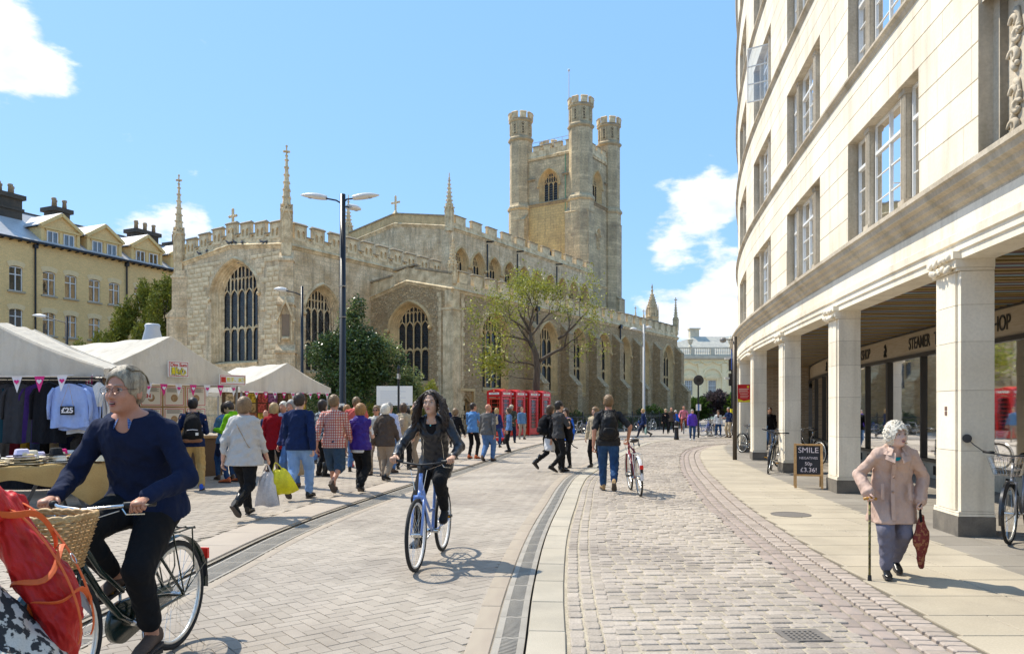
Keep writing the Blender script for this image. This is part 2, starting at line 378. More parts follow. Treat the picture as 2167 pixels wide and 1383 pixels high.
JOINT=mat('joint_sand',(.30,.255,.19),(.22,.19,.15),fine=90,famt=.25,bump=.3)
JOINT_LIGHT=mat('joint_mortar_pale',(.44,.38,.28),(.33,.28,.2),fine=70,famt=.25,bump=.3)
PAVER=mat('clay_paver_worn',(.38,.33,.27),(.335,.285,.23),uvmode='pos',stain=((.17,.14,.115),.7,.55),ns=.5,fine=120,famt=.14,bump=.25,bs=.004,isl=.09)
PLAZA=mat('market_paver',(.385,.33,.265),(.34,.285,.225),uvmode='pos',stain=((.17,.14,.115),.5,.55),ns=.4,fine=80,famt=.12,bump=.25,bs=.004,isl=.07)
BORDER=mat('border_stone_buff',(.38,.32,.245),(.33,.27,.21),ns=1,fine=70,bump=.2,bs=.004,isl=.05)
KERB=mat('granite_kerb_pale',(.45,.40,.315),(.38,.335,.26),uvmode='pos',stain=((.22,.20,.17),.5,1.1),ns=1.2,fine=160,famt=.16,bump=.2,bs=.003,isl=.05)
SETT=mat('sandstone_sett',(.41,.35,.285),(.355,.305,.255),uvmode='pos',stain=((.19,.155,.13),.7,.7),ns=.7,fine=60,famt=.2,bump=.5,bs=.006,isl=.13)
SETT_EDGE=mat('gutter_sett',(.38,.30,.25),(.30,.25,.22),ns=1,fine=60,famt=.2,bump=.5,bs=.006,isl=.14)
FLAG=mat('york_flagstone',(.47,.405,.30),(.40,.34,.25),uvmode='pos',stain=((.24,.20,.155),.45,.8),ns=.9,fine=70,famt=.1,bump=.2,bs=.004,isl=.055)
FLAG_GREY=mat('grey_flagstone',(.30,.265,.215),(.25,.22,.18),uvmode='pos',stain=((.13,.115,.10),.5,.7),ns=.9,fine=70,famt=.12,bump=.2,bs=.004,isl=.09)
STEEL=mat('galvanised_grate',(.40,.36,.30),(.29,.26,.215),rough=.6,metal=.15,fine=80,bump=.1)
PIT=mat('drain_pit_dark',(.02,.018,.016),rough=.9)
def strip_sheet(name,A,B,z,m,n=None,**kw):
 mb=MB();mb.strip([(p[0],p[1],z)for p in A],[(p[0],p[1],z)for p in B]);return ob(name,mb,m,fix=False,**kw)
mb=MB();mb.box(-400,400,-60,900,-.6,-.05);ground=ob('ground',mb,SLAB,kind='structure')
def brick_t(l,w,h,ch):            # template: open-bottomed stone centred on the origin, top at z = 0
 a,b=l/2,w/2
 v=[(-a+ch,-b+ch,0),(a-ch,-b+ch,0),(a-ch,b-ch,0),(-a+ch,b-ch,0),
         (-a,-b,-ch*.8),(a,-b,-ch*.8),(a,b,-ch*.8),(-a,b,-ch*.8),(-a,-b,-h),(a,-b,-h),(a,b,-h),(-a,b,-h)]
 f=[(0,1,2,3)]+[(4+i,4+(i+1)%4,(i+1)%4,i)for i in range(4)]+[(8+i,8+(i+1)%4,4+(i+1)%4,4+i)for i in range(4)]
 return v,f
def rough_t(seed,ch=.16):           # unit rough stone (1 x 1), irregular outline and domed top; scaled per piece
 r=random.Random(seed);n=8;v=[]
 ang=[PI/4*k+PI/8 for k in range(8)]
 base=[(-.5,-.36),(-.36,-.5),(.36,-.5),(.5,-.36),(.5,.36),(.36,.5),(-.36,.5),(-.5,.36)]
 ring=[(x*(1+r.uniform(-.08,.03)),y*(1+r.uniform(-.08,.03)))for x,y in base]
 for k,(sc,z)in enumerate(((.8,0),(.93,-.035),(1,-.14),(1,-1))):
  for x,y in ring:v.append((x*sc,y*sc,z+(r.uniform(-.03,.03)if k==0 else 0)))
 f=[tuple(range(8))]
 for k in range(3):f+=[((k+1)*8+i,(k+1)*8+(i+1)%8,k*8+(i+1)%8,k*8+i)for i in range(8)]
 return v,f
def pieces(name,parent,places,templates,m,most=300,smooth=False):
 """places: (x, y, z, rz, sx, sy, sz, template). The pieces that show largest become objects, the rest one joined part."""
 places=sorted(places,key=lambda p:(p[1]**2+p[0]**2)/max(1e-6,(p[4]*p[5]))if p[1]>4 else 1e9+p[1])
 mes=[]
 for i,(v,f)in enumerate(templates):
  me=bpy.data.meshes.new(name);me.from_pydata(v,[],f);me.materials.append(m)
  if smooth:me.polygons.foreach_set('use_smooth',[True]*len(f))
  me.update();mes.append(me)
 for p in places[:most]:
  o=bpy.data.objects.new(name,mes[p[7]]);COL.objects.link(o);o.parent=parent
  o.location=p[:3];o.rotation_euler=(0,0,p[3]);o.scale=p[4:7]
 rest=places[most:]
 if not rest:return
 V=[];F=[];n=0
 for i,(v,f)in enumerate(templates):
  ps=np.array([p[:7]for p in rest if p[7]==i]);
  if not len(ps):continue
  tv=np.array(v);c,s=np.cos(ps[:,3])[:,None],np.sin(ps[:,3])[:,None]
  x=tv[None,:,0]*ps[:,4:5];y=tv[None,:,1]*ps[:,5:6];z=tv[None,:,2]*ps[:,6:7]+ps[:,2:3]
  P=np.stack([x*c-y*s+ps[:,0:1],x*s+y*c+ps[:,1:2],z],-1).reshape(-1,3)
  V.append(P)
  for k in range(len(ps)):F+=[tuple(a+n+k*len(v)for a in q)for q in f]
  n+=len(P)
 me=bpy.data.meshes.new(name);me.from_pydata(np.concatenate(V).tolist(),[],F);me.materials.append(m)
 if smooth:me.polygons.foreach_set('use_smooth',[True]*len(F))
 me.update();link(name+'_field',me,parent,kind='stuff')
# --- road between the two drains, herringbone clay pavers
road=strip_sheet('road',LD,RD,-.007,JOINT,kind='structure')
P=[];w=.1;l=.2;g=.0
rnd=random.Random(3);c45,s45=math.cos(R(38)),math.sin(R(38))
for i in range(-260,261):
 for j in range(-260,261):
  k=(i-j)%4          # herringbone on a square lattice of half-brick cells
  if k not in(0,3):continue
  u,v=((i+1)*w,(j+.5)*w)if k==0 else((i+.5)*w,(j+1)*w)
  x=u*c45-v*s45-1.2;y=u*s45+v*c45+18
  if y<3.6 or y>34:continue
  if not(ix(LD,y)+.38<x<ix(RD,y)-.20):continue
  P.append((x,y,-.001+rnd.uniform(-.0015,.0015),R(38)+(PI/2 if k==3 else 0)+rnd.uniform(-.008,.008),1,1,1,0))
pieces('paver',road,P,[brick_t(.195,.095,.03,.003)],PAVER,300)
far=MB();far.strip([(p[0],p[1],-.004)for p in LD if p[1]>33.9],[(ix(RD,min(46.4,p[1])),p[1],-.004)for p in LD if p[1]>33.9]);ob('paved_surface',far,mat('paver_far',(.38,.33,.27),(.335,.285,.23),ns=.5),road,fix=False,kind='stuff')
def run_blocks(name,P,off,width,length,z,m,parent,gap=.008,h=.05,ch=.006,y0=3.4,y1=40,jit=0.,most=300,lens=None,ny=1,stag=0.):
 """rows of blocks that follow a curve"""
 C=offs(P,off);S=arclen(C);rr=random.Random(len(name)+int(off*100));pl=[]
 for row in range(ny):
  wrow=width/ny;oo=-width/2+wrow*(row+.5);s=stag*(row%2)*length
  while s<S[-1]-.1:
   L_=length*(1+rr.uniform(-jit,jit))if not lens else rr.choice(lens)
   p,d=along(C,s+L_/2,S);s+=L_
   if p.y<y0 or p.y>y1:continue
   q=(p.x+d.y*oo,p.y-d.x*oo)
   pl.append((q[0],q[1],z+rr.uniform(-1,1)*.0015,math.atan2(d.y,d.x),(L_-gap),(wrow-gap),h,0))
 v,f=brick_t(1,1,1,.0);c=ch
 # unit template with a small worn edge in proportion
 e1,e2=ch/length,ch/(width/ny)
 v=[(-.5+e1,-.5+e2,0),(.5-e1,-.5+e2,0),(.5-e1,.5-e2,0),(-.5+e1,.5-e2,0)]+[(-.5,-.5,-.12),(.5,-.5,-.12),(.5,.5,-.12),(-.5,.5,-.12)]+[(-.5,-.5,-1),(.5,-.5,-1),(.5,.5,-1),(-.5,.5,-1)]
 pieces(name,parent,pl,[(v,f)],m,most)
# border stones either side of the road
run_blocks('border_stone',RD,-.19,.165,.60,.002,BORDER,road)
run_blocks('border_stone',LD,.40,.12,.60,.002,BORDER,road)
# --- slotted drain, right of the road
drain=strip_sheet('drain_channel',offs(RD,-.108),offs(RD,.108),-.045,PIT,kind='structure')
def channel(P,o0,o1,parent,seg=.5,y0=3.6,y1=36,slots=10,rim=.04,diag=.5,ladder=False,two=False):
 C=offs(P,(o0+o1)/2);S=arclen(C);W=o1-o0;s=0;pl=[]
 while s<S[-1]-seg:
  p,d=along(C,s+seg/2,S);s+=seg
  if y0<p.y<y1:pl.append((p,math.atan2(d.y,d.x)))
 mb=MB();L_=seg-.006;t=.012
 mb.box(-L_/2,L_/2,-W/2,-W/2+rim,-.02,0);mb.box(-L_/2,L_/2,W/2-rim,W/2,-.02,0)
 if two:mb.box(-L_/2,L_/2,-.008,.008,-.019,-.001)
 for e in(-1,1):mb.box(e*L_/2-(t if e>0 else 0),e*L_/2+(t if e<0 else 0),-W/2+rim,W/2-rim,-.02,-.0005)
 for k in range(slots):
  x=-L_/2+L_*(k+.5)/slots;dx=diag*(W/2-rim)
  mb.beam((x-dx,-W/2+rim*.9,-.0105),(x+dx,W/2-rim*.9,-.0105),L_/slots*.42,.019)
 me=mb.mesh('grate',STEEL)
 for p,a in pl:
  o=bpy.data.objects.new('grate',me);COL.objects.link(o);o.parent=parent;o.location=(p.x,p.y,.003);o.rotation_euler=(0,0,a)
channel(RD,-.10,.10,drain,slots=18,rim=.045,diag=.4)
run_blocks('kerb_stone',RD,.242,.262,.80,.012,KERB,drain,gap=.01,h=.09,ch=.008,jit=.12)
# --- perforated drain, left of the road
ldrain=strip_sheet('drain_channel',offs(LD,.05),offs(LD,.335),-.045,PIT,kind='structure')
channel(LD,.055,.33,ldrain,slots=20,rim=.025,diag=0.,two=True)
# --- setts between kerb and gutter
lane=strip_sheet('street',offs(RD,.37),GU,-.006,JOINT_LIGHT,kind='structure')
pl=[];rs=random.Random(11);temps=[rough_t(i)for i in range(6)]
y=3.5
S_rd=None
while y<40:
 rowh=rs.uniform(.105,.14);xa=ix(RD,y)+.40+.30;xb=ix(GU,y)-.02;x=xa;slope=(ix(GU,y+1)-ix(GU,y-1))/2*.4
 while x<xb:
  wd=rs.uniform(.11,.20)
  if x+wd>xb+.05:wd=max(.1,xb-x)
  xc=x+wd/2;yy=y+slope*0+(xc-xa)*.05+rs.uniform(-.006,.006)
  pl.append((xc,yy,rs.uniform(-.004,.006),R(3)+rs.uniform(-.04,.04),wd-.007,rowh-.008,.06,rs.randrange(6)))
  x+=wd
 y+=rowh
for row,off in enumerate((.425,.54,.65)):
 C=offs(RD,off+.02);S=arclen(C);s=rs.uniform(0,.1)
 while s<S[-1]-.3:
  ln=rs.uniform(.13,.19);p,d=along(C,s+ln/2,S);s+=ln
  if 3.4<p.y<40:pl.append((p.x,p.y,rs.uniform(-.003,.006),math.atan2(d.y,d.x)+rs.uniform(-.04,.04),ln-.008,.105,.075,rs.randrange(6)))
pieces('sett',lane,pl,temps,SETT,300,smooth=False)
# --- gutter: two dished rows of setts then a brick edging
gut=strip_sheet('gutter',offs(GU,-.02),offs(GU,.66),-.028,JOINT,kind='structure')
def gut_rows(name,off,wd,length,z,most):
 C=offs(GU,off);S=arclen(C);s=0;q=[]
 while s<S[-1]-.3:
  ln=length*rs.uniform(.85,1.15);p,d=along(C,s+ln/2,S);s+=ln
  if 3.4<p.y<36.5:q.append((p.x,p.y,z+rs.uniform(-.003,.003),math.atan2(d.y,d.x)+rs.uniform(-.03,.03),ln-.008,wd-.008,.06,rs.randrange(6)))
 return q
pieces('gutter_sett',gut,gut_rows('g',.075,.15,.22,-.014,0)+gut_rows('g',.225,.14,.22,-.018,0),temps,SETT_EDGE,260)
pieces('edging_brick',gut,gut_rows('g',.385,.17,.105,-.003,0)+gut_rows('g',.565,.17,.105,.0,0),temps,mat('edging_brick_buff',(.42,.345,.285),(.35,.29,.24),isl=.12,fine=60,bump=.3,bs=.005),260)
# --- footway: york flags in rows, then grey flags under and behind the arcade
foot=strip_sheet('pavement',offs(GU,.64),[Vector((FXY(min(p.y,46))-.2,p.y))for p in offs(GU,.64)],-.012,mat('joint_dark',(.15,.125,.09),fine=80,bump=.2),kind='structure')
fl=[];fg=[];rf=random.Random(5)
y=2.8
while y<40:
 rowh=rf.choice([.42,.5,.58]);xa=ix(GU,y+rowh/2)+.68;x=xa-rf.uniform(0,.1);xlim=FXY(y)-.45
 while x<xlim:
  wd=rf.choice([.5,.65,.8,.95]);xx=min(x+wd,xlim)if x+wd>xlim-.2 else x+wd
  if x<xa:x0=xa
  else:x0=x
  fl.append(((x0+xx)/2,y+rowh/2,rf.uniform(-.001,.001)+.002,0,xx-x0-.012,rowh-.012,.03,0));x=xx
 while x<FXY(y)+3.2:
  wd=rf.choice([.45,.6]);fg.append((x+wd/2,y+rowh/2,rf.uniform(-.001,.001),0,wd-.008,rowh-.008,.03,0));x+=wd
 y+=rowh
unit=([(-.495,-.495,0),(.495,-.495,0),(.495,.495,0),(-.495,.495,0),(-.5,-.5,-.15),(.5,-.5,-.15),(.5,.5,-.15),(-.5,.5,-.15),(-.5,-.5,-1),(.5,-.5,-1),(.5,.5,-1),(-.5,.5,-1)],brick_t(1,1,1,0)[1])
pieces('flagstone',foot,fl,[unit],FLAG,300)
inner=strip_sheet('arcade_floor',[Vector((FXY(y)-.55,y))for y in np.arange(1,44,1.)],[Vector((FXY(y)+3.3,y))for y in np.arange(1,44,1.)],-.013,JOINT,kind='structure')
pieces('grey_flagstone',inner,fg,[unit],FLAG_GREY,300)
def cover(name,label,x,y,rz,w,d,round_=False):
 t=thing(name,label,'manhole cover',(x,y,.004),rz,kind='structure')
 mb=MB()
 if round_:mb.lathe([(w,-.01),(w,.004),(w-.02,.004),(w-.02,.001),(.001,.001)],28,cap=False)
 else:
  mb.box(-w/2,w/2,-d/2,d/2,-.01,.002)
  for i in range(6):
   for j in range(5):mb.box(-w/2+.04+i*(w-.08)/6,-w/2+.02+(i+1)*(w-.08)/6,-d/2+.03+j*(d-.06)/5,-d/2+.012+(j+1)*(d-.06)/5,.001,.008)
 ob('cover_plate',mb,mat('cast_iron_worn',(.17,.15,.13),rough=.6,bump=.2),t)
cover('manhole_cover','square cast iron inspection cover set among the pinkish setts',1.94,5.05,.05,.30,.26)
cover('manhole_cover','round iron cover flush in the pale flagstone footway',4.02,10.9,0,.28,.2,True)
# --- market square to the left: long paver rows, a paler border slab along the drain
plaza=MB();pts=[p for p in LD];plaza.strip([(-60,p.y if p.y>1.5 else 1,-.012)for p in pts],[(p.x+.02,p.y,-.012)for p in pts])
plaza=ob('market_square',plaza,JOINT,fix=False,kind='structure')
pm=[];rp=random.Random(9);ca,sa=math.cos(R(56.8)),math.sin(R(56.8))
for i in range(-90,260):
 for j in range(-20,190):
  lx=i*.215+(j%2)*.1075;ly=j*.108
  x=lx*ca-ly*sa-2;y=lx*sa+ly*ca+3
  if y<4 or y>24 or x<-9.5 or x>ix(LD,y)-.62:continue
  pm.append((x,y,rp.uniform(-.0015,.0015),R(56.8),.207,.10,.03,0))
pieces('plaza_paver',plaza,pm,[unit],PLAZA,300)
fs=MB();fs.strip([(-60,y,-.006)for y in(23.9,60)],[(ix(LD,y)-.55 if y<52 else 30,y,-.006)for y in(23.9,60)]);
fsm=MB();ys=list(np.arange(23.9,52,1.));fsm.strip([(-60,y,-.004)for y in ys],[(ix(LD,y)-.5,y,-.004)for y in ys]);fsm.strip([(-60,y,-.0045)for y in(3,24.5)],[(-9.3,y,-.0045)for y in(3,24.5)])
ob('paved_surface',fsm,mat('plaza_far',(.385,.33,.265),(.34,.285,.225),ns=.4,fine=30),plaza,fix=False,kind='stuff')
run_blocks('border_slab',LD,-.30,.56,.90,.005,mat('plaza_border_slab',(.41,.345,.275),(.36,.30,.24),ns=1,fine=70,isl=.04,bump=.2,bs=.004),plaza,jit=.1,gap=.008)
plaza.location.z=.028
# far ground: pavement before the church, Senate House lawn side
fp=MB();fp.add([(-2,43,-.02),(6,41,-.02),(20,50,-.02),(60,60,-.02),(60,160,-.02),(10,160,-.02)],[(0,1,2,3,4,5)]);ob('forecourt',fp,mat('forecourt_paving',(.34,.285,.225),(.30,.25,.2),ns=.3),fix=False,kind='structure')
# ============================================================ CHURCH (local frame: x runs west along the street side, y south, z up)
CH_O=(-3.95,50,0);CH_A=math.atan2(.8368,.5476)
church=thing('church','large medieval stone church with battlements and a square turreted tower','church',CH_O,CH_A)
def PE(x):      # east-facing wall plane at local x: (a along +y, b up, d into the wall)
 return lambda a,b,d:(x+d,a,b)
def PN(y):      # north-facing wall plane at local y
 return lambda a,b,d:(a,y+d,b)
def arch(w,rise,n=10,pt=.22):
 """points of an arch from left spring to right spring, centred on 0, springing at 0"""
 pts=[]
 for i in range(-n,n+1):
  th=PI/2*i/n;x=math.sin(th)*w/2;t=abs(math.sin(th))
  pts.append((x,rise*((1-pt)*math.sqrt(max(0,1-t*t))+pt*(1-t))))
 return pts
def outline(c,w,z0,zs,rise,n=10,pt=.22):
 return[(c-w/2,z0)]+[(c+x,zs+z)for x,z in arch(w,rise,n,pt)]+[(c+w/2,z0)]
def archz(x,w,rise,pt=.22):
 t=min(1,abs(x)/(w/2));return rise*((1-pt)*math.sqrt(max(0,1-t*t))+pt*(1-t))
def window(P,c,w,z0,zs,rise,lights,transoms=(),depth=.5,trim=None,parent=None,n=10,hood=True,sub=True,name='window',steps=4,mul=.09,mould=.32):
 trim=trim or STONE_TRIM
 parent=parent or church
 # moulded reveal, stepping inwards
 f=MB();rings=[];k=0
 prof=[(0,-.02)]
 for i in range(steps):
  a=(i+1)/steps;prof+=[(mould*(i+.55)/steps,depth*a-.02),(mould*a,depth*a)]
 prof[0]=(-.0,-.03)
 for(ins,d)in prof:
  rings.append([P(x,z,d)for x,z in outline(c,w-2*ins,z0+ins*.5,zs,rise*(1-ins/(w)),n)])
 for a,b in zip(rings,rings[1:]):f.strip(a,b)
 # sill
 s0=[P(c-w/2,z0-.05,-.10),P(c+w/2,z0-.05,-.10)];s1=[P(c-w/2,z0+.16,depth),P(c+w/2,z0+.16,depth)]
 f.strip(s0,s1);f.strip([P(c-w/2,z0-.25,0),P(c+w/2,z0-.25,0)],s0)
 if hood:
  hr=outline(c,w+.22,zs-.15,zs,rise+.12,n);ho=outline(c,w+.50,zs-.15,zs,rise+.27,n)
  a=[P(x,z,-.002)for x,z in ho];b=[P(x,z,-.13)for x,z in hr];e=[P(x,z,-.002)for x,z in outline(c,w+.0,zs-.15,zs,rise,n)]
  f.strip(a,b);f.strip(b,e)
  for sgn in(-1,1):f.ball(P(c+sgn*(w/2+.15),zs-.2,-.08),.15,8,5)
 win=ob(name,f,trim,parent)
 gi=w-2*mould;gr=rise*(1-mould/w);zb=z0+.18
 # glass
 g=MB();go=outline(c,gi+.05,zb,zs,gr+.02,n);g.plate([go],P,depth+.05,depth+.08);ob('glass',g,GLASS_DARK,win)
 # tracery: mullions, light heads, transoms, super-mullions
 t=MB();dm=depth-.02
 def bar(a,b,r=mul):t.tube([P(*a,dm),P(*b,dm)],r*.75,4)
 def curve(pts,r=mul):t.tube([P(x,z,dm)for x,z in pts],r*.62,4)
 lw=gi/lights;zh=zs-.1*lw
 for i in range(1,lights):
  x=-gi/2+lw*i;bar((c+x,zb),(c+x,zs+archz(x,gi,gr)))
 edge=[(c+x,zs+z)for x,z in arch(gi,gr,n)];curve(edge,mul*1.3)
 for sx in(-1,1):bar((c+sx*gi/2,zb),(c+sx*gi/2,zs),mul*1.3)
 for lv in(zh,)+tuple(z-.45*lw for z in transoms):
  for i in range(lights):
   x0=-gi/2+lw*(i+.5)
   if lv+lw*.62>zs+archz(abs(x0)+lw*.3,gi,gr)+.05:
    if lv==zh:continue
   curve([(c+x0+x,lv+z)for x,z in arch(lw*.96,lw*.62,5,.35)])
 for z in transoms:bar((c-gi/2,z),(c+gi/2,z),mul*.9)
 if gr>.9:
  for i in range(lights):
   x0=-gi/2+lw*(i+.5);zt=zs+archz(x0,gi,gr);zm=zh+lw*.62
   if zt>zm+.2:bar((c+x0,zm),(c+x0,zt),mul*.7)
  zz=zh+lw*1.25
  for i in range(2*lights):
   x0=-gi/2+lw*.5*(i+.5)
   if zz+lw*.4<zs+archz(abs(x0)+lw*.2,gi,gr):curve([(c+x0+x,zz+z)for x,z in arch(lw*.48,lw*.36,4,.35)],mul*.7)
 ob('tracery',t,trim,win)
 return win
def hole(c,w,z0,zs,rise,n=10):return outline(c,w,z0,zs,rise,n)
def wallp(name,outer,holes,P,m,th=.6,parent=None,**kw):
 mb=MB();mb.plate([outer]+holes,P,0,th);return ob(name,mb,m,parent or church,**kw)
def string_course(P,pts,m=None,h=.28,out=.18,parent=None,name='string_course'):
 """moulded course following (a, z) points"""
 mb=MB()
 rows=[(0,-h),(out*.35,-h*.8),(out*.5,-h*.45),(out,-h*.3),(out,-.03),(0,.1)]
 L_=[[P(a,z+dz,-o_+.001)for a,z in pts]for o_,dz in rows]
 for a,b in zip(L_,L_[1:]):mb.strip(a,b)
 return ob(name,mb,m or STONE_TRIM,parent or church)
# ---- merlons: pierced panels for the chancel, plain for the rest
def merlon_pierced(w=1.02,h=.86,low=False):
 mb=MB();P=lambda a,b,d:(a,d,b)
 if not low:
  holes=[]
  for sx in(-.22,.22):holes.append([(sx-.12,.18),*[(sx+x,.5+z)for x,z in arch(.24,.2,3,.3)],(sx+.12,.18)])
  mb.plate([[(-w/2,0),(-w/2,h),(w/2,h),(w/2,0)]]+holes,P,0,.1);mb.box(-w/2,w/2,.101,.28,0,h)
  mb.k=1
  mb.add([(-w/2-.05,-.07,h-.02),(w/2+.05,-.07,h-.02),(w/2+.05,.34,h-.02),(-w/2-.05,.34,h-.02),(-w/2-.05,-.07,h+.05),(w/2+.05,-.07,h+.05),(w/2+.05,.34,h+.05),(-w/2-.05,.34,h+.05),
    (-w/2,.13,h+.17),(w/2,.13,h+.17)],[(3,2,1,0),(0,1,5,4),(1,2,6,5),(2,3,7,6),(3,0,4,7),(4,5,9,8),(6,7,8,9),(5,6,9),(7,4,8)])
 else:
  circ=[(.21*math.cos(a)*(1+.12*math.cos(4*a)),.36+.21*math.sin(a)*(1+.12*math.cos(4*a)))for a in[PI*2*k/16 for k in range(16)]]
  mb.plate([[(-w/2,0),(-w/2,h),(w/2,h),(w/2,0)],circ],P,0,.1);mb.box(-w/2,w/2,.101,.28,0,h)
  mb.k=1;mb.box(-w/2,w/2,-.05,.32,h-.001,h+.07)
 return mb.mesh('merlon',[STONE_TRIM,STONE_DARK])
ME_PIERCED=merlon_pierced(1.0,1.02);ME_LOW=merlon_pierced(.60,.60,True)
def merlon_plain(w,h,m):
 mb=MB();mb.box(-w/2,w/2,0,.3,0,h);mb.k=1
 mb.add([(-w/2-.05,-.06,h),(w/2+.05,-.06,h),(w/2+.05,.36,h),(-w/2-.05,.36,h),(-w/2-.05,-.06,h+.06),(w/2+.05,-.06,h+.06),(w/2+.05,.36,h+.06),(-w/2-.05,.36,h+.06),(-w/2,.15,h+.15),(w/2,.15,h+.15)],
           [(3,2,1,0),(0,1,5,4),(1,2,6,5),(2,3,7,6),(3,0,4,7),(4,5,9,8),(6,7,8,9),(5,6,9),(7,4,8)])
 return mb.mesh('merlon',[m,STONE_DARK])
def put(name,me,loc,rz=0,parent=None,scale=None):
 o=bpy.data.objects.new(name,me);COL.objects.link(o);o.parent=parent or church;o.location=loc;o.rotation_euler=(0,0,rz)
 if scale:o.scale=scale
 return o
def pinnacle(x,y,zb,zt,w=.5,m=None,cross=True,parent=None,rot=0.,name='pinnacle',niche=False):
 m=m or STONE_TRIM;mb=MB();H=zt-zb;sh=H*.42
 mb.lathe([(w*.72,0),(w*.72,sh*.93),(w*.9,sh*.95),(w*.9,sh),(w*.62,sh*1.02)],4,ph=PI/4)
 for k in range(4):                 # gablets with sunk panels
  a=PI/2*k;M=Matrix.Rotation(a,3,'Z')
  for(p,q)in(((-w*.5,-w*.54,sh*.78),(0,-w*.58,sh*1.12)),((0,-w*.58,sh*1.12),(w*.5,-w*.54,sh*.78)),((-w*.36,-w*.53,sh*.3),(-w*.36,-w*.53,sh*.78)),((w*.36,-w*.53,sh*.3),(w*.36,-w*.53,sh*.78))):
   mb.beam(tuple(M@Vector(p)),tuple(M@Vector(q)),w*.16)
 sz=H*.9
 mb.lathe([(w*.5,sh),(w*.30,sh+(sz-sh)*.45),(w*.10,sz)],8)
 rr=7
 for i in range(rr):
  t=(i+.6)/rr;z=sh+(sz-sh)*t;r=w*(.5-.4*t)
  for k in range(4):
   a=PI/2*k+PI/4;mb.ball(((r+w*.07)*math.cos(a),(r+w*.07)*math.sin(a),z),w*(.17-.07*t),6,4,(1,1,.8))
 mb.lathe([(w*.1,sz),(w*.2,sz+H*.01),(w*.08,sz+H*.025),(w*.08,zt-zb)],6)
 if cross:
  for a in(0,PI/2):
   M=Matrix.Rotation(a,3,'Z')
   for zz,ww in((sz+H*.05,w*.27),):
    mb.beam(tuple(M@Vector((-ww,0,zz))),tuple(M@Vector((ww,0,zz))),w*.18)
    for s_ in(-1,1):mb.ball(tuple(M@Vector((s_*ww,0,zz))),w*.14,6,4)
  mb.ball((0,0,H),w*.14,6,4)
 return put(name,mb.mesh(name,m),(x,y,zb),rot,parent)
def cross_finial(x,y,z,h=1.1,parent=None,rz=PI/2):
 mb=MB();mb.beam((0,0,0),(0,0,h),.13)
 for zz,ww in((h*.62,h*.3),):mb.beam((-ww,0,zz),(ww,0,zz),.12,up=(0,1,0))
 for p in((-h*.3,h*.62),(h*.3,h*.62),(0,h),(-.15*h,h*.62),(.15*h,h*.62)):mb.ball((p[0],0,p[1]),.1,6,4)
 mb.lathe([(.28,-.15),(.12,.12),(.06,.2)],6)
 return put('gable_cross',mb.mesh('gable_cross',STONE_TRIM),(x,y,z),rz,parent)
# ================= chancel
CX0=-7.54;CY0=7.32;CY1=18.45;CZ=12.0
def gz(y):return CZ+.62*(1-abs(y-(CY0+CY1)/2)/((CY1-CY0)/2))   # low gable of the east wall
WE=(12.55,4.9,4.7,9.3,2.25)
wallp('east_wall',[(CY0,0),(CY0,CZ+.02),((CY0+CY1)/2,gz((CY0+CY1)/2)),(CY1,CZ+.02),(CY1,0)],[hole(*WE)],PE(CX0),STONE_CHANCEL)
window(PE(CX0),*WE,5,(7.05,),depth=.62,mould=.5,n=12)
WN=(-4.55,2.9,4.0,8.0,1.75)
wallp('north_wall',[(CX0+.6,0),(CX0+.6,CZ),(8.4,CZ),(8.4,0)],[hole(*WN)],PN(CY0),STONE_CHANCEL)
window(PN(CY0),*WN,4,(6.0,),depth=.5,mould=.34)
mb=MB();mb.box(CX0+.3,8.4,CY1-.6,CY1,0,CZ);mb.box(CX0+.3,8.4,CY0+.3,CY1-.3,CZ-.6,CZ-.3);ob('chancel_roof',mb,LEAD,church)
string_course(PE(CX0),[(CY1+.2,CZ),((CY0+CY1)/2,CZ+.62),(CY0-.2,CZ)])
string_course(PN(CY0),[(CX0,CZ),(8.4,CZ)])
# ashlar blocks standing slightly proud on the east wall
rb=random.Random(21);mb=MB();WO=hole(WE[0],WE[1]+.55,WE[2]-.3,WE[3],WE[4]+.3)
def inside(pt,poly):
 x,y=pt;c=False;j=len(poly)-1
 for i in range(len(poly)):
  xi,yi=poly[i];xj,yj=poly[j]
  if(yi>y)!=(yj>y)and x<(xj-xi)*(y-yi)/(yj-yi)+xi:c=not c
  j=i
 return c
bl=[]
z=.2
while z<CZ-.35:
 hh=rb.choice([.26,.3,.34]);y=CY0+.55+rb.uniform(0,.3)
 while y<CY1-.6:
  ww=rb.uniform(.4,.85)
  if y+ww>CY1-.5:break
  if not any(inside((y+ww*i,z+hh*j),WO)for i in(0,.5,1)for j in(0,.5,1))and rb.random()<.88 and z>2.5:
   bl.append((y+ww/2,z+hh/2,ww-.03,hh-.028,rb.uniform(.02,.055)))
  y+=ww
 z+=hh
ume=MB();ume.box(-.5,.5,-.5,.5,-.5,.5);blk=ume.mesh('ashlar_block',mat('ashlar_block',(.95,.76,.47),(.64,.44,.22),ns=.8,fine=12,famt=.24,bump=.5,bs=.02,isl=.13,streak=((.34,.27,.18),.4),spec=.2),fix=False)
for b in sorted(bl,key=lambda b:-b[2]*b[3])[:290]:
 o=put('ashlar_block',blk,(CX0-b[4]/2+.02,b[0],b[1]),0,None,(b[4]+.02,b[2],b[3]))
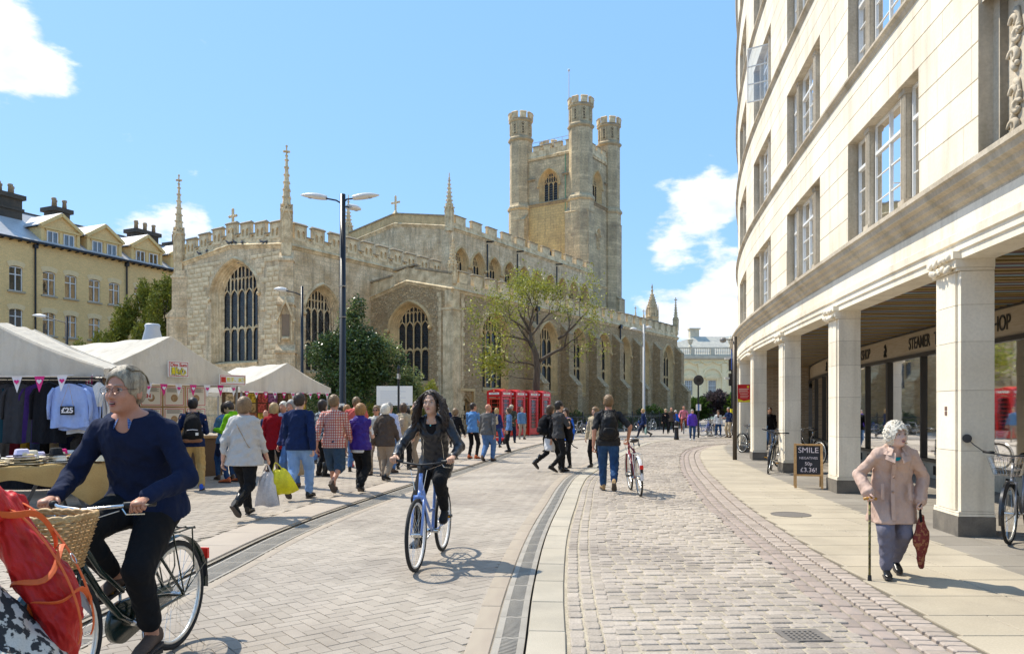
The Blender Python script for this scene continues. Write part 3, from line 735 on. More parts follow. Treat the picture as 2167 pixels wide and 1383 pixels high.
# parapet: pierced merlons alternating with low panels
def parapet(P,rz,a0,a1,zf,n,me,low,frac=.64,base=.0,nudge=0.):
 pitch=(a1-a0)/n
 for i in range(n):
  a=a0+pitch*(i+.5);x,y,_=P(a,0,-.02);z=zf(a)
  put('merlon',me,(x,y,z+base+(.28 if low is not None else 0)),rz)
  if low is not None and i<n-1:
   a+=pitch/2;x,y,_=P(a,0,-.01);put('parapet_panel',low,(x,y,zf(a)+base-.02),rz)
mb=MB();mb.plate([[(CY0,CZ+.02),((CY0+CY1)/2,CZ+.64),(CY1,CZ+.02),(CY1,CZ+.5),((CY0+CY1)/2,CZ+1.1),(CY0,CZ+.5)]],PE(CX0+.0),0,.3)
mb.plate([[(CX0+.3,CZ),(CX0+.3,CZ+.5),(8.4,CZ+.5),(8.4,CZ)]],PN(CY0),0,.3);ob('parapet',mb,STONE_TRIM,church)
parapet(PE(CX0),-PI/2,CY0+.35,CY1-.35,lambda a:gz(a)+.08,7,ME_PIERCED,ME_LOW)
parapet(PN(CY0),0,CX0+.35,8.2,lambda a:CZ+.08,10,ME_PIERCED,ME_LOW)
sh=MB();sh.add([(-.05,-.28,.05),(-.05,.28,.05),(-.05,.3,.55),(-.05,0,.62),(-.05,-.3,.55),(.05,-.28,.05),(.05,.28,.05),(.05,.3,.55),(.05,0,.62),(.05,-.3,.55)],[(0,1,2,3,4),(5,9,8,7,6),(0,5,6,1),(1,6,7,2),(2,7,8,3),(3,8,9,4),(4,9,5,0)]);put('carved_shield',sh.mesh('carved_shield',STONE_TRIM),(CX0-.08,12.88,CZ+.75))
cross_finial(CX0+.15,(CY0+CY1)/2,CZ+1.85,1.15)
# diagonal corner buttresses with their pinnacles
def diag_buttress(x,y,ang,ztop,m,niche=True):
 t=MB();P0=Vector((0,0))
 for(w,d,za,zb)in((1.15,1.25,0,5.2),(1.0,.95,5.2,8.2),(.86,.62,8.2,11.0)):
  t.box(-w/2,w/2,-d,.4,za,zb)
  t.add([(-w/2,-d-.04,zb),(w/2,-d-.04,zb),(w/2,-d+.33,zb+.42),(-w/2,-d+.33,zb+.42),(-w/2,.3,zb),(w/2,.3,zb),(w/2,.3,zb+.42),(-w/2,.3,zb+.42)],[(0,1,2,3),(0,3,7,4),(1,5,6,2),(3,2,6,7)])
  t.box(-w/2-.06,w/2+.06,-d-.08,.2,zb-.16,zb)
 o=put('buttress',t.mesh('buttress',m),(x,y,0),ang)
 if niche:
  n=MB();d=.95
  n.strip([(-.28,-d-.02,6.1),*[(x_,-d-.02,7.3+z_)for x_,z_ in arch(.56,.35,5)],(.28,-d-.02,6.1)],[(-.2,-d+.2,6.15),*[(x_,-d+.2,7.3+z_)for x_,z_ in arch(.4,.28,5)],(.2,-d+.2,6.15)])
  for s_ in(-1,1):n.beam((s_*.5,-d-.12,7.1),(0,-d-.22,8.3),.12);n.beam((s_*.36,-d-.05,5.7),(s_*.36,-d-.05,7.5),.1);n.ball((s_*.52,-d-.12,7.05),.11,6,4)
  n.ball((0,-d-.1,5.95),.26,8,5,(1,.8,.5));n.beam((0,-d-.2,8.2),(0,-d-.1,9.1),.1)
  n.k=1;n.box(-.24,.24,-d-.012,-d+.15,6.1,7.45)
  put('niche',n.mesh('niche',[STONE_TRIM,mat('niche_recess',(.28,.20,.13),rough=.9)]),(0,0,0),0,o)
 return o
diag_buttress(CX0+.05,CY0+.05,-PI/4,12,STONE_CHANCEL)
diag_buttress(CX0+.05,CY1-.05,-PI*3/4,12,STONE_CHANCEL,False)
pinnacle(CX0-.12,CY0-.12,11.2,18.1,.58,rot=PI/4*0+PI/4)
pinnacle(CX0-.12,CY1+.12,11.2,18.2,.56,rot=PI/4)
mb=MB();mb.box(CX0-.25,CX0,CY0+.4,CY1-.4,0,1.1);ob('plinth',mb,STONE_CHANCEL,church)
# ================= north aisle (rubble)
AZ=9.6;AL=40.8
def az(y):return AZ+.85*(1-abs(y-3.9)/3.6)if 0<y<7.4 else AZ
WA=(3.75,3.5,3.4,7.3,1.6)
wallp('aisle_east_wall',[(0,0),(0,AZ),(3.9,AZ+.85),(CY0,AZ+.05),(CY0,0)],[hole(*WA)],PE(0),STONE_RUBBLE)
window(PE(0),*WA,4,(5.7,),trim=STONE_OCHRE_TRIM,depth=.5,mould=.36)
wins=[(5.05,3.3),(12.5,2.9),(17.5,2.8),(22.4,2.8),(26.9,2.7),(31.6,2.5),(38.0,2.9)]
wh=[hole(c,w,3.0,6.9,1.6)for c,w in wins]+[[(1.0,.4),(1.0,2.0),(1.5,2.35),(2.0,2.0),(2.0,.4)]]
wallp('aisle_north_wall',[(.6,0),(.6,AZ),(AL,AZ),(AL,0)],wh,PN(0),STONE_RUBBLE)
for c,w in wins:window(PN(0),c,w,3.0,6.9,1.6,3 if w<3.2 else 4,(5.1,),trim=STONE_OCHRE_TRIM,depth=.42,mould=.27,n=8)
mb=MB();mb.strip([PN(0)(x,z,-.08)for x,z in[(.85,.1),(.85,2.0),(1.5,2.6),(2.15,2.0),(2.15,.1)]],[PN(0)(x,z,.4)for x,z in[(1.05,.1),(1.05,1.95),(1.5,2.3),(1.95,1.95),(1.95,.1)]])
for a in((.7,0,.7,2.9),(2.3,0,2.3,2.9)):mb.beam(PN(0)(a[0],a[1],-.08),PN(0)(a[2],a[3],-.08),.16)
mb.beam(PN(0)(.62,2.9,-.08),PN(0)(2.38,2.9,-.08),.18);dr=ob('doorway',mb,STONE_OCHRE_TRIM,church)
mb=MB();mb.box(1.05,1.95,.38,.44,.1,2.3);ob('door',mb,mat('oak_door',(.05,.035,.022)),dr)
mb=MB();mb.box(.3,AL-.1,.3,7,AZ-.4,AZ-.2);mb.box(AL-.5,AL,.3,7,0,AZ);mb.box(AL-.5,AL,18.3,24,0,AZ);mb.box(.3,AL,17.6,18.3,0,AZ);ob('aisle_roof',mb,LEAD,church)
string_course(PE(0),[(CY0,AZ),(3.9,AZ+.85),(-.2,AZ-.05)])
string_course(PN(0),[(-.2,AZ),(AL+.2,AZ)])
pz=lambda a:AZ+.85*(1-abs(a-3.9)/3.9)
mb=MB();mb.plate([[(0,AZ),(3.9,AZ+.85),(CY0,AZ+.05),(CY0,AZ+.95),(3.9,AZ+1.75),(0,AZ+.9)]],PE(-.02),0,.35)
mb.plate([[(.3,AZ),(.3,AZ+.45),(AL,AZ+.45),(AL,AZ)]],PN(-.02),0,.35);ob('parapet',mb,STONE_TRIM,church)
mb=MB()
for a,b in(((0,AZ+.95),(3.2,AZ+1.6)),((3.2,AZ+1.82),(5.2,AZ+1.6)),((5.2,AZ+1.25),(CY0,AZ+.98))):mb.beam(PE(0)(a[0],a[1],.14),PE(0)(b[0],b[1],.14),.5,.14,up=(1,0,0))if False else mb.hexa([PE(0)(a[0],a[1],-.09),PE(0)(b[0],b[1],-.09),PE(0)(b[0],b[1],.4),PE(0)(a[0],a[1],.4)],[PE(0)(a[0],a[1]+.13,-.09),PE(0)(b[0],b[1]+.13,-.09),PE(0)(b[0],b[1]+.13,.4),PE(0)(a[0],a[1]+.13,.4)])
ob('coping',mb,STONE_DARK,church)
ME_A=merlon_plain(1.0,.75,STONE_TRIM)
parapet(PN(0),0,.4,AL,lambda a:AZ+.42,24,ME_A,None)
# corner pilaster, pinnacle, buttresses between the windows
mb=MB();mb.box(-.22,.6,-.25,.62,0,AZ-1.4);mb.box(-.32,.6,-.32,.7,0,2.6);mb.box(-.28,.6,-.31,.68,AZ-1.45,AZ-1.3);mb.box(-.1,.6,-.14,.55,AZ-1.3,AZ-.1);ob('corner_pilaster',mb,STONE_TRIM,church)
pinnacle(.25,.15,AZ+.3,13.2,.42,cross=False)
qb=MB()
for i in range(28):
 z=.2+i*.33;L_=.62 if i%2 else .42
 qb.box(-.03,.02,.9,.9+L_*.6,z,z+.31);qb.box(.95,.95+L_*.6,-.03,.02,z,z+.31)
ob('quoins',qb,STONE_TRIM,church,kind='stuff')
def butt(x,top=8.7,w=.8):
 t=MB()
 for(d,za,zb,s_)in((1.55,0,3.6,.9),(.75,3.6+.9,top-.9,.9)):
  t.box(-w/2,w/2,-d,.1,0 if za==0 else 3.6,zb)
  t.add([(-w/2-.04,-d-.05,zb-.06),(w/2+.04,-d-.05,zb-.06),(w/2+.04,-d+.85,zb+s_),(-w/2-.04,-d+.85,zb+s_),(-w/2-.04,0,zb-.06),(w/2+.04,0,zb-.06),(w/2+.04,0,zb+s_),(-w/2-.04,0,zb+s_)],[(0,1,2,3),(0,3,7,4),(1,5,6,2),(3,2,6,7),(0,4,5,1)])
 return t.mesh('buttress',STONE_RUBBLE)
bme=butt(0)
for x in(9.6,15.0,20.0,24.7,29.3,34.4,40.5):put('buttress',bme,(x,0,0))
mb=MB();mb.box(-.1,AL,-.22,0,0,.9);ob('plinth',mb,STONE_RUBBLE,church)
pinnacle(AL-.2,.1,AZ+.3,14.0,.45,cross=True)
for x in(9.6,24.7):
 mb=MB();mb.tube([(x+1.0,-.14,AZ-.1),(x+1.0,-.14,.1)],.07,8);mb.box(x+.82,x+1.18,-.3,-.02,AZ-.35,AZ);ob('downpipe',mb,IRON,church)
# ================= nave clerestory
NX0=8.36;NY0=6.8;NY1=18.2;NZ=16.3;NX1=33.6
ng=lambda y:NZ+1.0*(1-abs(y-12.5)/5.7)
wallp('nave_east_wall',[(NY0,9),(NY0,NZ),(12.5,NZ+1.0),(NY1,NZ),(NY1,9)],[],PE(NX0),STONE_CHANCEL)
mb=MB();mb.plate([[(NY0,NZ),(12.5,NZ+.95),(NY1,NZ),(NY1,NZ+.75),(12.5,NZ+1.75),(NY0,NZ+.75)]],PE(NX0-.05),0,.35);ob('gable_parapet',mb,STONE_OCHRE_TRIM,church)
mb=MB()
for a,b in(((NY0,NZ+.75),(12.5,NZ+1.75)),((12.5,NZ+1.75),(NY1,NZ+.75))):mb.hexa([PE(NX0)(a[0],a[1],-.12),PE(NX0)(b[0],b[1],-.12),PE(NX0)(b[0],b[1],.4),PE(NX0)(a[0],a[1],.4)],[PE(NX0)(a[0],a[1]+.12,-.12),PE(NX0)(b[0],b[1]+.12,-.12),PE(NX0)(b[0],b[1]+.12,.4),PE(NX0)(a[0],a[1]+.12,.4)])
ob('gable_coping',mb,STONE_DARK,church)
cross_finial(NX0,12.5,NZ+1.9,1.35)
string_course(PE(NX0),[(NY1,NZ),(12.5,NZ+1.0),(NY0-.15,NZ)])
cw=[(9.95+2.4*i,1.75)for i in range(10)]
wallp('clerestory_wall',[(NX0+.5,9),(NX0+.5,NZ),(NX1,NZ),(NX1,9)],[hole(c,w,11.9,13.6,1.15,7)for c,w in cw],PN(NY0),STONE_CHANCEL)
for c,w in cw:window(PN(NY0),c,w,11.9,13.6,1.15,3,(),trim=STONE_OCHRE_TRIM,depth=.4,mould=.24,n=7,hood=True,name='clerestory_window',steps=3,mul=.07)
string_course(PN(NY0),[(NX0,NZ),(NX1,NZ)])
mb=MB();mb.plate([[(NX0,NZ),(NX0,NZ+.4),(NX1,NZ+.4),(NX1,NZ)]],PN(NY0-.02),0,.35);mb.box(NX0+.3,NX1,NY0+.4,NY1-.4,NZ-.5,NZ-.2);mb.box(NX0,NX1,NY1-.5,NY1,9,NZ+.9);ob('parapet',mb,STONE_TRIM,church)
ME_N=merlon_plain(1.35,.62,STONE_TRIM)
parapet(PN(NY0),0,NX0+.4,NX1+.4,lambda a:NZ+.38,11,ME_N,None)
pinnacle(NX0+.1,NY0+.05,NZ-.4,20.6,.5,cross=False);pinnacle(NX0+.1,NY1-.05,NZ-.4,20.6,.5,cross=False)
for x in(13.6,18.4,25.6):
 mb=MB();mb.tube([(x,NY0-.1,NZ-.5),(x,NY0-.1,9.6)],.06,6);mb.beam((x,NY0,NZ-.3),(x,NY0-.75,NZ-.35),.12);ob('downpipe',mb,IRON,church)
# ================= tower
TX0=33.7;TX1=41.4;TY0=8.17;TY1=16.7;TZ=24.9;TT=30.2
cx,cy=(TX0+TX1)/2,(TY0+TY1)/2
WB=(cy,2.5,TZ+.15,27.0,1.6);LW=(cy,.75,17.9,19.3,.4)
wallp('tower_east_wall',[(TY0,9),(TY0,TZ),(TY1,TZ),(TY1,9)],[hole(*LW,5)],PE(TX0),STONE_OCHRE,.8)
wallp('tower_upper_east_wall',[(TY0,TZ),(TY0,TT),(TY1,TT),(TY1,TZ)],[hole(*WB)],PE(TX0+.1),STONE_TOWER,.8)
WB2=(cx,2.2,TZ+.15,27.0,1.6);LW2=(cx,.7,20.0,21.6,.45)
wallp('tower_north_wall',[(TX0+.8,0),(TX0+.8,TZ),(TX1,TZ),(TX1,0)],[hole(*LW2,5)],PN(TY0),STONE_TOWER,.8)
wallp('tower_upper_north_wall',[(TX0+.9,TZ),(TX0+.9,TT),(TX1,TT),(TX1,TZ)],[hole(*WB2)],PN(TY0+.1),STONE_TOWER,.8)
window(PE(TX0+.1),*WB,3,(),trim=STONE_OCHRE_TRIM,depth=.5,mould=.35,name='belfry_window');window(PN(TY0+.1),*WB2,3,(),trim=STONE_OCHRE_TRIM,depth=.5,mould=.35,name='belfry_window')
for P,(c,w)in((PE(TX0+.1),(cy,1.8)),(PN(TY0+.1),(cx,1.5))):
 mb=MB()
 for k in range(9):z=TZ+.5+k*.27;mb.hexa([P(c-w/2,z,.44),P(c+w/2,z,.44),P(c+w/2,z+.22,.72),P(c-w/2,z+.22,.72)],[P(c-w/2,z+.05,.44),P(c+w/2,z+.05,.44),P(c+w/2,z+.27,.72),P(c-w/2,z+.27,.72)])
 ob('louvre',mb,mat('louvre_slate',(.10,.085,.07)),church)
window(PE(TX0),*LW,1,(),trim=STONE_OCHRE_TRIM,depth=.3,mould=.1,n=5,hood=False);window(PN(TY0),*LW2,1,(),trim=STONE_TRIM,depth=.4,mould=.16,n=5,hood=True)
mb=MB();mb.box(TX0+.9,TX1,TY1-.8,TY1,0,TT);mb.box(TX1-.8,TX1,TY0,TY1-.8,0,TT);mb.box(TX0+.9,TX1-.8,TY0+.9,TY1-.8,TT-.5,TT-.2);ob('tower_core',mb,STONE_TOWER,church)
for P,a0,a1 in((PE(TX0),TY0,TY1),(PN(TY0),TX0,TX1)):
 string_course(P,[(a1,TZ),(a0,TZ)],STONE_DARK,.35,.28);string_course(P,[(a1,TT),(a0,TT)],STONE_TRIM,.3,.1)
 c=(a0+a1)/2
 string_course(P,[(a0+1,TZ+2.9),(c-1.75,TZ+2.9)],STONE_DARK,.2,.16);string_course(P,[(c+1.75,TZ+2.9),(a1-1,TZ+2.9)],STONE_DARK,.2,.16)
 mb=MB();mb.plate([[(a0,TT),(a0,TT+.7),(a1,TT+.7),(a1,TT)]],P,.02,.35);ob('tower_parapet',mb,STONE_TRIM,church)
ME_T=merlon_plain(.85,.5,STONE_TRIM)
for i in range(4):
 y=TY0+1.6+i*1.42;put('merlon',ME_T,(TX0+.0,y,TT+.68),-PI/2)
for i in range(4):
 x=TX0+1.5+i*1.3;put('merlon',ME_T,(x,TY0+.0,TT+.68),0)
string_course(PN(TY0),[(TX0+1,15.8),(TX1-1,15.8)],STONE_TRIM,.25,.12)
def turret(x,y,nm='turret'):
 o=put('turret',None,(x,y,0));
 bpy.data.objects.remove(o)
 mb=MB();r=1.30
 mb.lathe([(1.42,0),(1.42,24.4),(1.58,24.55),(1.58,24.75),(1.36,25.05),(r,25.2),(r,32.3),(r+.2,32.5),(r+.2,32.68),(r-.04,32.9),(r-.02,34.55),(r+.14,34.7),(r+.14,34.85),(r,34.95)],8,ph=PI/8)
 t=put('turret',mb.mesh('turret',STONE_TOWER),(x,y,0))
 mt=MB();
 for k in range(8):
  a=PI/4*k;M=Matrix.Rotation(a,3,'Z')
  q=lambda u,z,d:tuple(M@Vector((r*.924+.12+d,u,z)))
  mt.hexa([q(-.34,34.9,.06),q(.34,34.9,.06),q(.34,34.9,-.2),q(-.34,34.9,-.2)],[q(-.34,35.55,.1),q(.34,35.55,.1),q(.34,35.55,-.2),q(-.34,35.55,-.2)])
  mt.hexa([q(-.38,35.55,.16),q(.38,35.55,.16),q(.38,35.55,-.24),q(-.38,35.55,-.24)],[q(-.34,35.68,.02),q(.34,35.68,.02),q(.34,35.68,-.12),q(-.34,35.68,-.12)])
 put('battlement',mt.mesh('battlement',STONE_TRIM),(0,0,0),0,t)
 ms=MB()
 for k in range(8):
  a=PI/4*k;M=Matrix.Rotation(a,3,'Z');q=lambda u,z,d:tuple(M@Vector((r*.924-.03+d,u,z)))
  ms.k=0;ms.add([q(-.17,33.2,.05),q(.17,33.2,.05),q(.17,34.3,.05),q(0,34.45,.05),q(-.17,34.3,.05)],[(0,1,2,3,4)])
  ms.k=1
  for i in range(4):
   z=33.25+i*.3;ms.beam(q(-.16,z,.07),q(.16,z+.26,.07),.05);ms.beam(q(.16,z,.07),q(-.16,z+.26,.07),.05)
  ms.beam(q(-.19,33.15,.07),q(-.19,34.35,.07),.06);ms.beam(q(.19,33.15,.07),q(.19,34.35,.07),.06)
 put('pierced_panel',ms.mesh('pierced_panel',[mat('turret_slot_dark',(.03,.028,.024),rough=.9),STONE_TRIM]),(0,0,0),0,t)
 return t
for x,y in((TX0+.35,TY0+.35),(TX0+.35,TY1-.35),(TX1-.35,TY0+.35)):turret(x,y)
turret(TX1-.35,TY1-.35).scale=(1,1,.965)
for(x,y,a)in((TX0+.3,TY0-1.15,0),(TX1-.2,TY0-1.15,0),(TX0-1.15,TY0+1.0,-PI/2),(TX0-1.15,TY1-1.0,-PI/2)):
 t=MB()
 for(w,d,za,zb)in((1.5,.75,0,14.5),(1.25,.4,14.5,23.2)):
  if a and za==0:za=9
  t.box(-w/2,w/2,-d+.6,1.2,za,zb);t.add([(-w/2-.05,-d+.54,zb-.05),(w/2+.05,-d+.54,zb-.05),(w/2+.05,1.0,zb+.8),(-w/2-.05,1.0,zb+.8),(-w/2,1.2,zb-.05),(w/2,1.2,zb-.05)],[(0,1,2,3),(0,3,4),(1,5,2)])
 put('tower_buttress',t.mesh('tower_buttress',STONE_TOWER),(x,y,0),a)
mb=MB();mb.box(TX0-.02,TX0+.02,TY0+2.05,TY0+2.13,14,TT);ob('lightning_strip',mb,mat('verdigris',(.16,.36,.2)),church)
mb=MB();mb.tube([(TX0+3,TY0+3.3,TT-.3),(TX0+3,TY0+3.3,40.5)],[.09,.05],8);mb.ball((TX0+3,TY0+3.3,40.6),.16,8,6);ob('flagpole',mb,paint('pole_white',(.7,.7,.7)),church)
mb=MB()
for a,b in(((TX0+.5,TY0+1.8),(TX0+.5,TY1-1.8)),):
 mb.tube([(a[0],a[1],TT+1.9),(b[0],b[1],TT+1.9)],.03,5);mb.tube([(a[0],a[1],TT+1.5),(b[0],b[1],TT+1.5)],.03,5)
 for k in range(6):y=a[1]+(b[1]-a[1])*k/5;mb.tube([(a[0],y,TT),(a[0],y,TT+1.9)],.03,5)
ob('roof_railing',mb,paint('rail_grey',(.55,.56,.58)),church)
# pigeons on the chancel string course
pg=MB();pg.tube([(-.16,0,.03),(-.05,0,.09),(.06,0,.13),(.12,0,.19)],[.02,.07,.06,.035],8);pg.ball((.14,0,.22),.035,8,6);pg.tube([(.165,0,.22),(.20,0,.21)],[.012,.003],5);pg.tube([(-.12,0,.06),(-.28,0,.03)],[.035,.015],6,flat=.4)
for s_ in(-.03,.03):pg.tube([(.03,s_,.06),(.04,s_,0)],.008,4)
pgm=pg.mesh('pigeon',cloth('pigeon_grey',(.11,.115,.13)),True)
rz0=CH_A
for i,(y,f,lb)in enumerate([(9.2,0,'grey pigeon nearest the right pinnacle on the church east ledge'),(9.55,2,'grey pigeon second along from the right pinnacle on the ledge'),(11.6,1,'lone grey pigeon right of the carved shield on the church ledge'),(12.3,3,'grey pigeon just right under the carved shield'),(12.7,.4,'grey pigeon directly under the carved shield'),(13.0,2.4,'grey pigeon just left under the carved shield'),(15.4,.8,'grey pigeon on the left half of the east ledge, right of its pair'),(16.2,2.2,'grey pigeon furthest left on the church east ledge')]):
 lp=Vector((CX0-.12,y,gz(y)+.02));wp=Matrix.Rotation(CH_A,3,'Z')@lp+Vector(CH_O)
 o=bpy.data.objects.new('pigeon',pgm);COL.objects.link(o);o.location=wp;o.rotation_euler=(0,0,rz0+f);o.scale=(1.1,)*3;tag(o,lb,'pigeon','pigeons on the church ledge')
# ============================================================ CURVED ARCADED BUILDING ON THE RIGHT
arc=thing('arcade_building','curved cream limestone building with a street arcade, right of the street','building',(FXY(9),9,0))
def A(name,mb,m,parent=None,**kw):
 """parts are modelled in world metres and hung on the building"""
 me=mb.mesh(name,m,kw.pop('smooth',False),kw.pop('fix',True));o=bpy.data.objects.new(name,me);COL.objects.link(o)
 par=parent or arc;o.parent=par
 if par is arc:o.matrix_parent_inverse=Matrix.Translation(Vector(arc.location)).inverted()
 return tag(o,**kw)
SY=s_of_y
def rib(mb,prof,s0,s1,ds=.5,closed=False):
 """sweep a profile of (offset, z) along the curved front"""
 n=max(1,int((s1-s0)/ds));ss=[s0+(s1-s0)*i/n for i in range(n+1)]
 rows=[[fpt(s,o,z)for s in ss]for o,z in prof]
 for a,b in zip(rows,rows[1:]):mb.strip(a,b)
 if closed:mb.strip(rows[-1],rows[0]);mb.add([tuple(r[0])for r in rows],[tuple(range(len(rows)))]);mb.add([tuple(r[-1])for r in rows],[tuple(range(len(rows)))])
 return mb
S0,S1=SY(4.0),SY(44)
Z_OP=3.3;FLOORS=[4.44,7.26,10.08,12.90,15.72,18.54]
bays=[SY(y)for y in(4.6,9.0,13.7,18.2,22.9,27.2,31.6,36,40.2)]
wcs=[(SY(13.25)+SY(10.2))/2,(SY(17.95)+SY(15.05))/2,(SY(22.95)+SY(20.1))/2,(SY(27.9)+SY(25.0))/2,SY(31.3),SY(36.0)]
HW=1.5
# backing wall, roof
mb=MB();ss=np.arange(S0,S1,.5)
openings=[]
for c in wcs:
 for fz in FLOORS[:-1]:openings.append((c-HW,c+HW,fz,fz+1.70))
openings.append((SY(4.2),SY(8.62),4.30,13.2))
# wall built of blocks course by course: joints recessed against the backing
course=.41;zs_=[];z=4.52
blocks=[];rb2=random.Random(31)
def free(a,b,z0,z1):
 """cut the interval (a, b) on the course z0..z1 by the openings"""
 iv=[(a,b)]
 for(oa,ob_,oz0,oz1)in openings:
  if oz1<=z0+.01 or oz0>=z1-.01:continue
  new=[]
  for(p,q)in iv:
   if ob_<=p or oa>=q:new.append((p,q));continue
   if p<oa:new.append((p,oa))
   if q>ob_:new.append((ob_,q))
  iv=new
 return iv
for fi,fz in enumerate(FLOORS[:-1]):
 edges=[fz-.02,fz+.42,fz+.85,fz+1.275,fz+1.70,fz+2.08,fz+2.45,fz+2.82-.02]
 for k in range(7):
  z0,z1=edges[k],edges[k+1];s=S0+((k+fi)%2)*.55+.1
  while s<S1-1:
   L_=rb2.choice([.9,1.1,1.25]);
   for(p,q)in free(s,s+L_,z0,z1):
    if q-p>.08:blocks.append((p,q,z0,z1))
   s+=L_
backing=MB()
for(c0,c1,z0,z1)in[(S0,S1,4.0,4.42)]+[(S0,S1,f+1.70,f+2.82)for f in FLOORS[:-1]]:
 rib(backing,[(-.035,z0),(-.035,z1)],S0,S1)
edges_s=[S0]
for c in wcs:edges_s+=[c-HW,c+HW]
edges_s.append(S1)
for i in range(0,len(edges_s),2):
 for f in FLOORS[:-1]:
  a,b=edges_s[i],edges_s[i+1]
  if i==0:a=SY(8.62)
  if b>a:rib(backing,[(-.035,f-.02),(-.035,f+1.70)],a,b)
A('backing_wall',backing,LIME,fix=False)
def block_mesh(p,q,z0,z1,mb,g=.0032):
 n=max(1,int((q-p)/.6));c=.006
 ss=[p+g+(q-p-2*g)*i/n for i in range(n+1)];a,b=z0+g,z1-g
 fr=[[fpt(s,0,z)for s in ss]for z in(a+c,b-c)];bk=[[fpt(s,-.035,z)for s in ss]for z in(a,b)]
 e0=[[fpt(s,-.006,z)for s in ss]for z in(a,b)]
 mb.strip(fr[0],fr[1]);mb.strip(e0[0],fr[0]);mb.strip(fr[1],e0[1]);mb.strip(bk[0],e0[0]);mb.strip(e0[1],bk[1])
 for k in(0,-1):mb.add([tuple(x[k])for x in(bk[0],e0[0],fr[0],fr[1],e0[1],bk[1])],[(0,1,2,3,4,5)])
blocks.sort(key=lambda b:(fpt((b[0]+b[1])/2,0,b[2]).length**2)/((b[1]-b[0])*(b[3]-b[2]))+(1e5 if fpt(b[0]).y<6 or(b[2]>1.5+.55*fpt(b[0]).y)or fpt(b[0]).y>33 else 0))
for b in blocks[:290]:
 mb=MB();block_mesh(*b,mb);A('stone_block',mb,LIME,fix=False)
mb=MB()
for b in blocks[290:]:block_mesh(*b,mb)
A('stone_block_courses',mb,LIME,fix=False,kind='stuff')
roof=MB();ss=np.arange(S0,S1+.5,1.);roof.strip([fpt(min(s,S1),-.1,18.8)for s in ss],[fpt(min(s,S1),-14,18.8)for s in ss]);rib(roof,[(-13.9,0),(-13.9,18.8)],S0,S1)
roof.strip([fpt(S1,-14,0),fpt(S1,0.0,0)],[fpt(S1,-14,18.8),fpt(S1,0,18.8)]);roof.strip([fpt(S0,-14,3.6),fpt(S0,0,3.6)],[fpt(S0,-14,18.8),fpt(S0,0,18.8)])
A('roof',roof,LEAD)
# cornice, frieze, architrave over the arcade
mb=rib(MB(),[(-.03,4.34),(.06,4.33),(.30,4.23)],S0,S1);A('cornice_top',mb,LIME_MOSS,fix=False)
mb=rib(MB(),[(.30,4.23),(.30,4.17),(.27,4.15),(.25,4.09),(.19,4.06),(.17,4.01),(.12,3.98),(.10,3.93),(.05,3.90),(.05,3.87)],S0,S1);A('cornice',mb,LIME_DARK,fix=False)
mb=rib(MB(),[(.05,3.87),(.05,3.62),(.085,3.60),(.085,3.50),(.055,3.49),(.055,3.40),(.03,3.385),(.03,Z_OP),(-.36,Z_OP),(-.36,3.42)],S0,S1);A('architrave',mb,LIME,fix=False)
for s in np.arange(S0+.3,S1-.3,.9):
 if not(5<fpt(s).y<24):continue
for f in FLOORS[1:]:
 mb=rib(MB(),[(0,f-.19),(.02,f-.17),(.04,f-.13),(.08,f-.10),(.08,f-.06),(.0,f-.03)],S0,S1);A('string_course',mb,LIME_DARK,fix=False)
mb=rib(MB(),[(0,18.3),(.08,18.4),(.1,18.6),(.1,18.8),(-.3,18.85)],S0,S1);A('main_cornice',mb,LIME_DARK,fix=False)
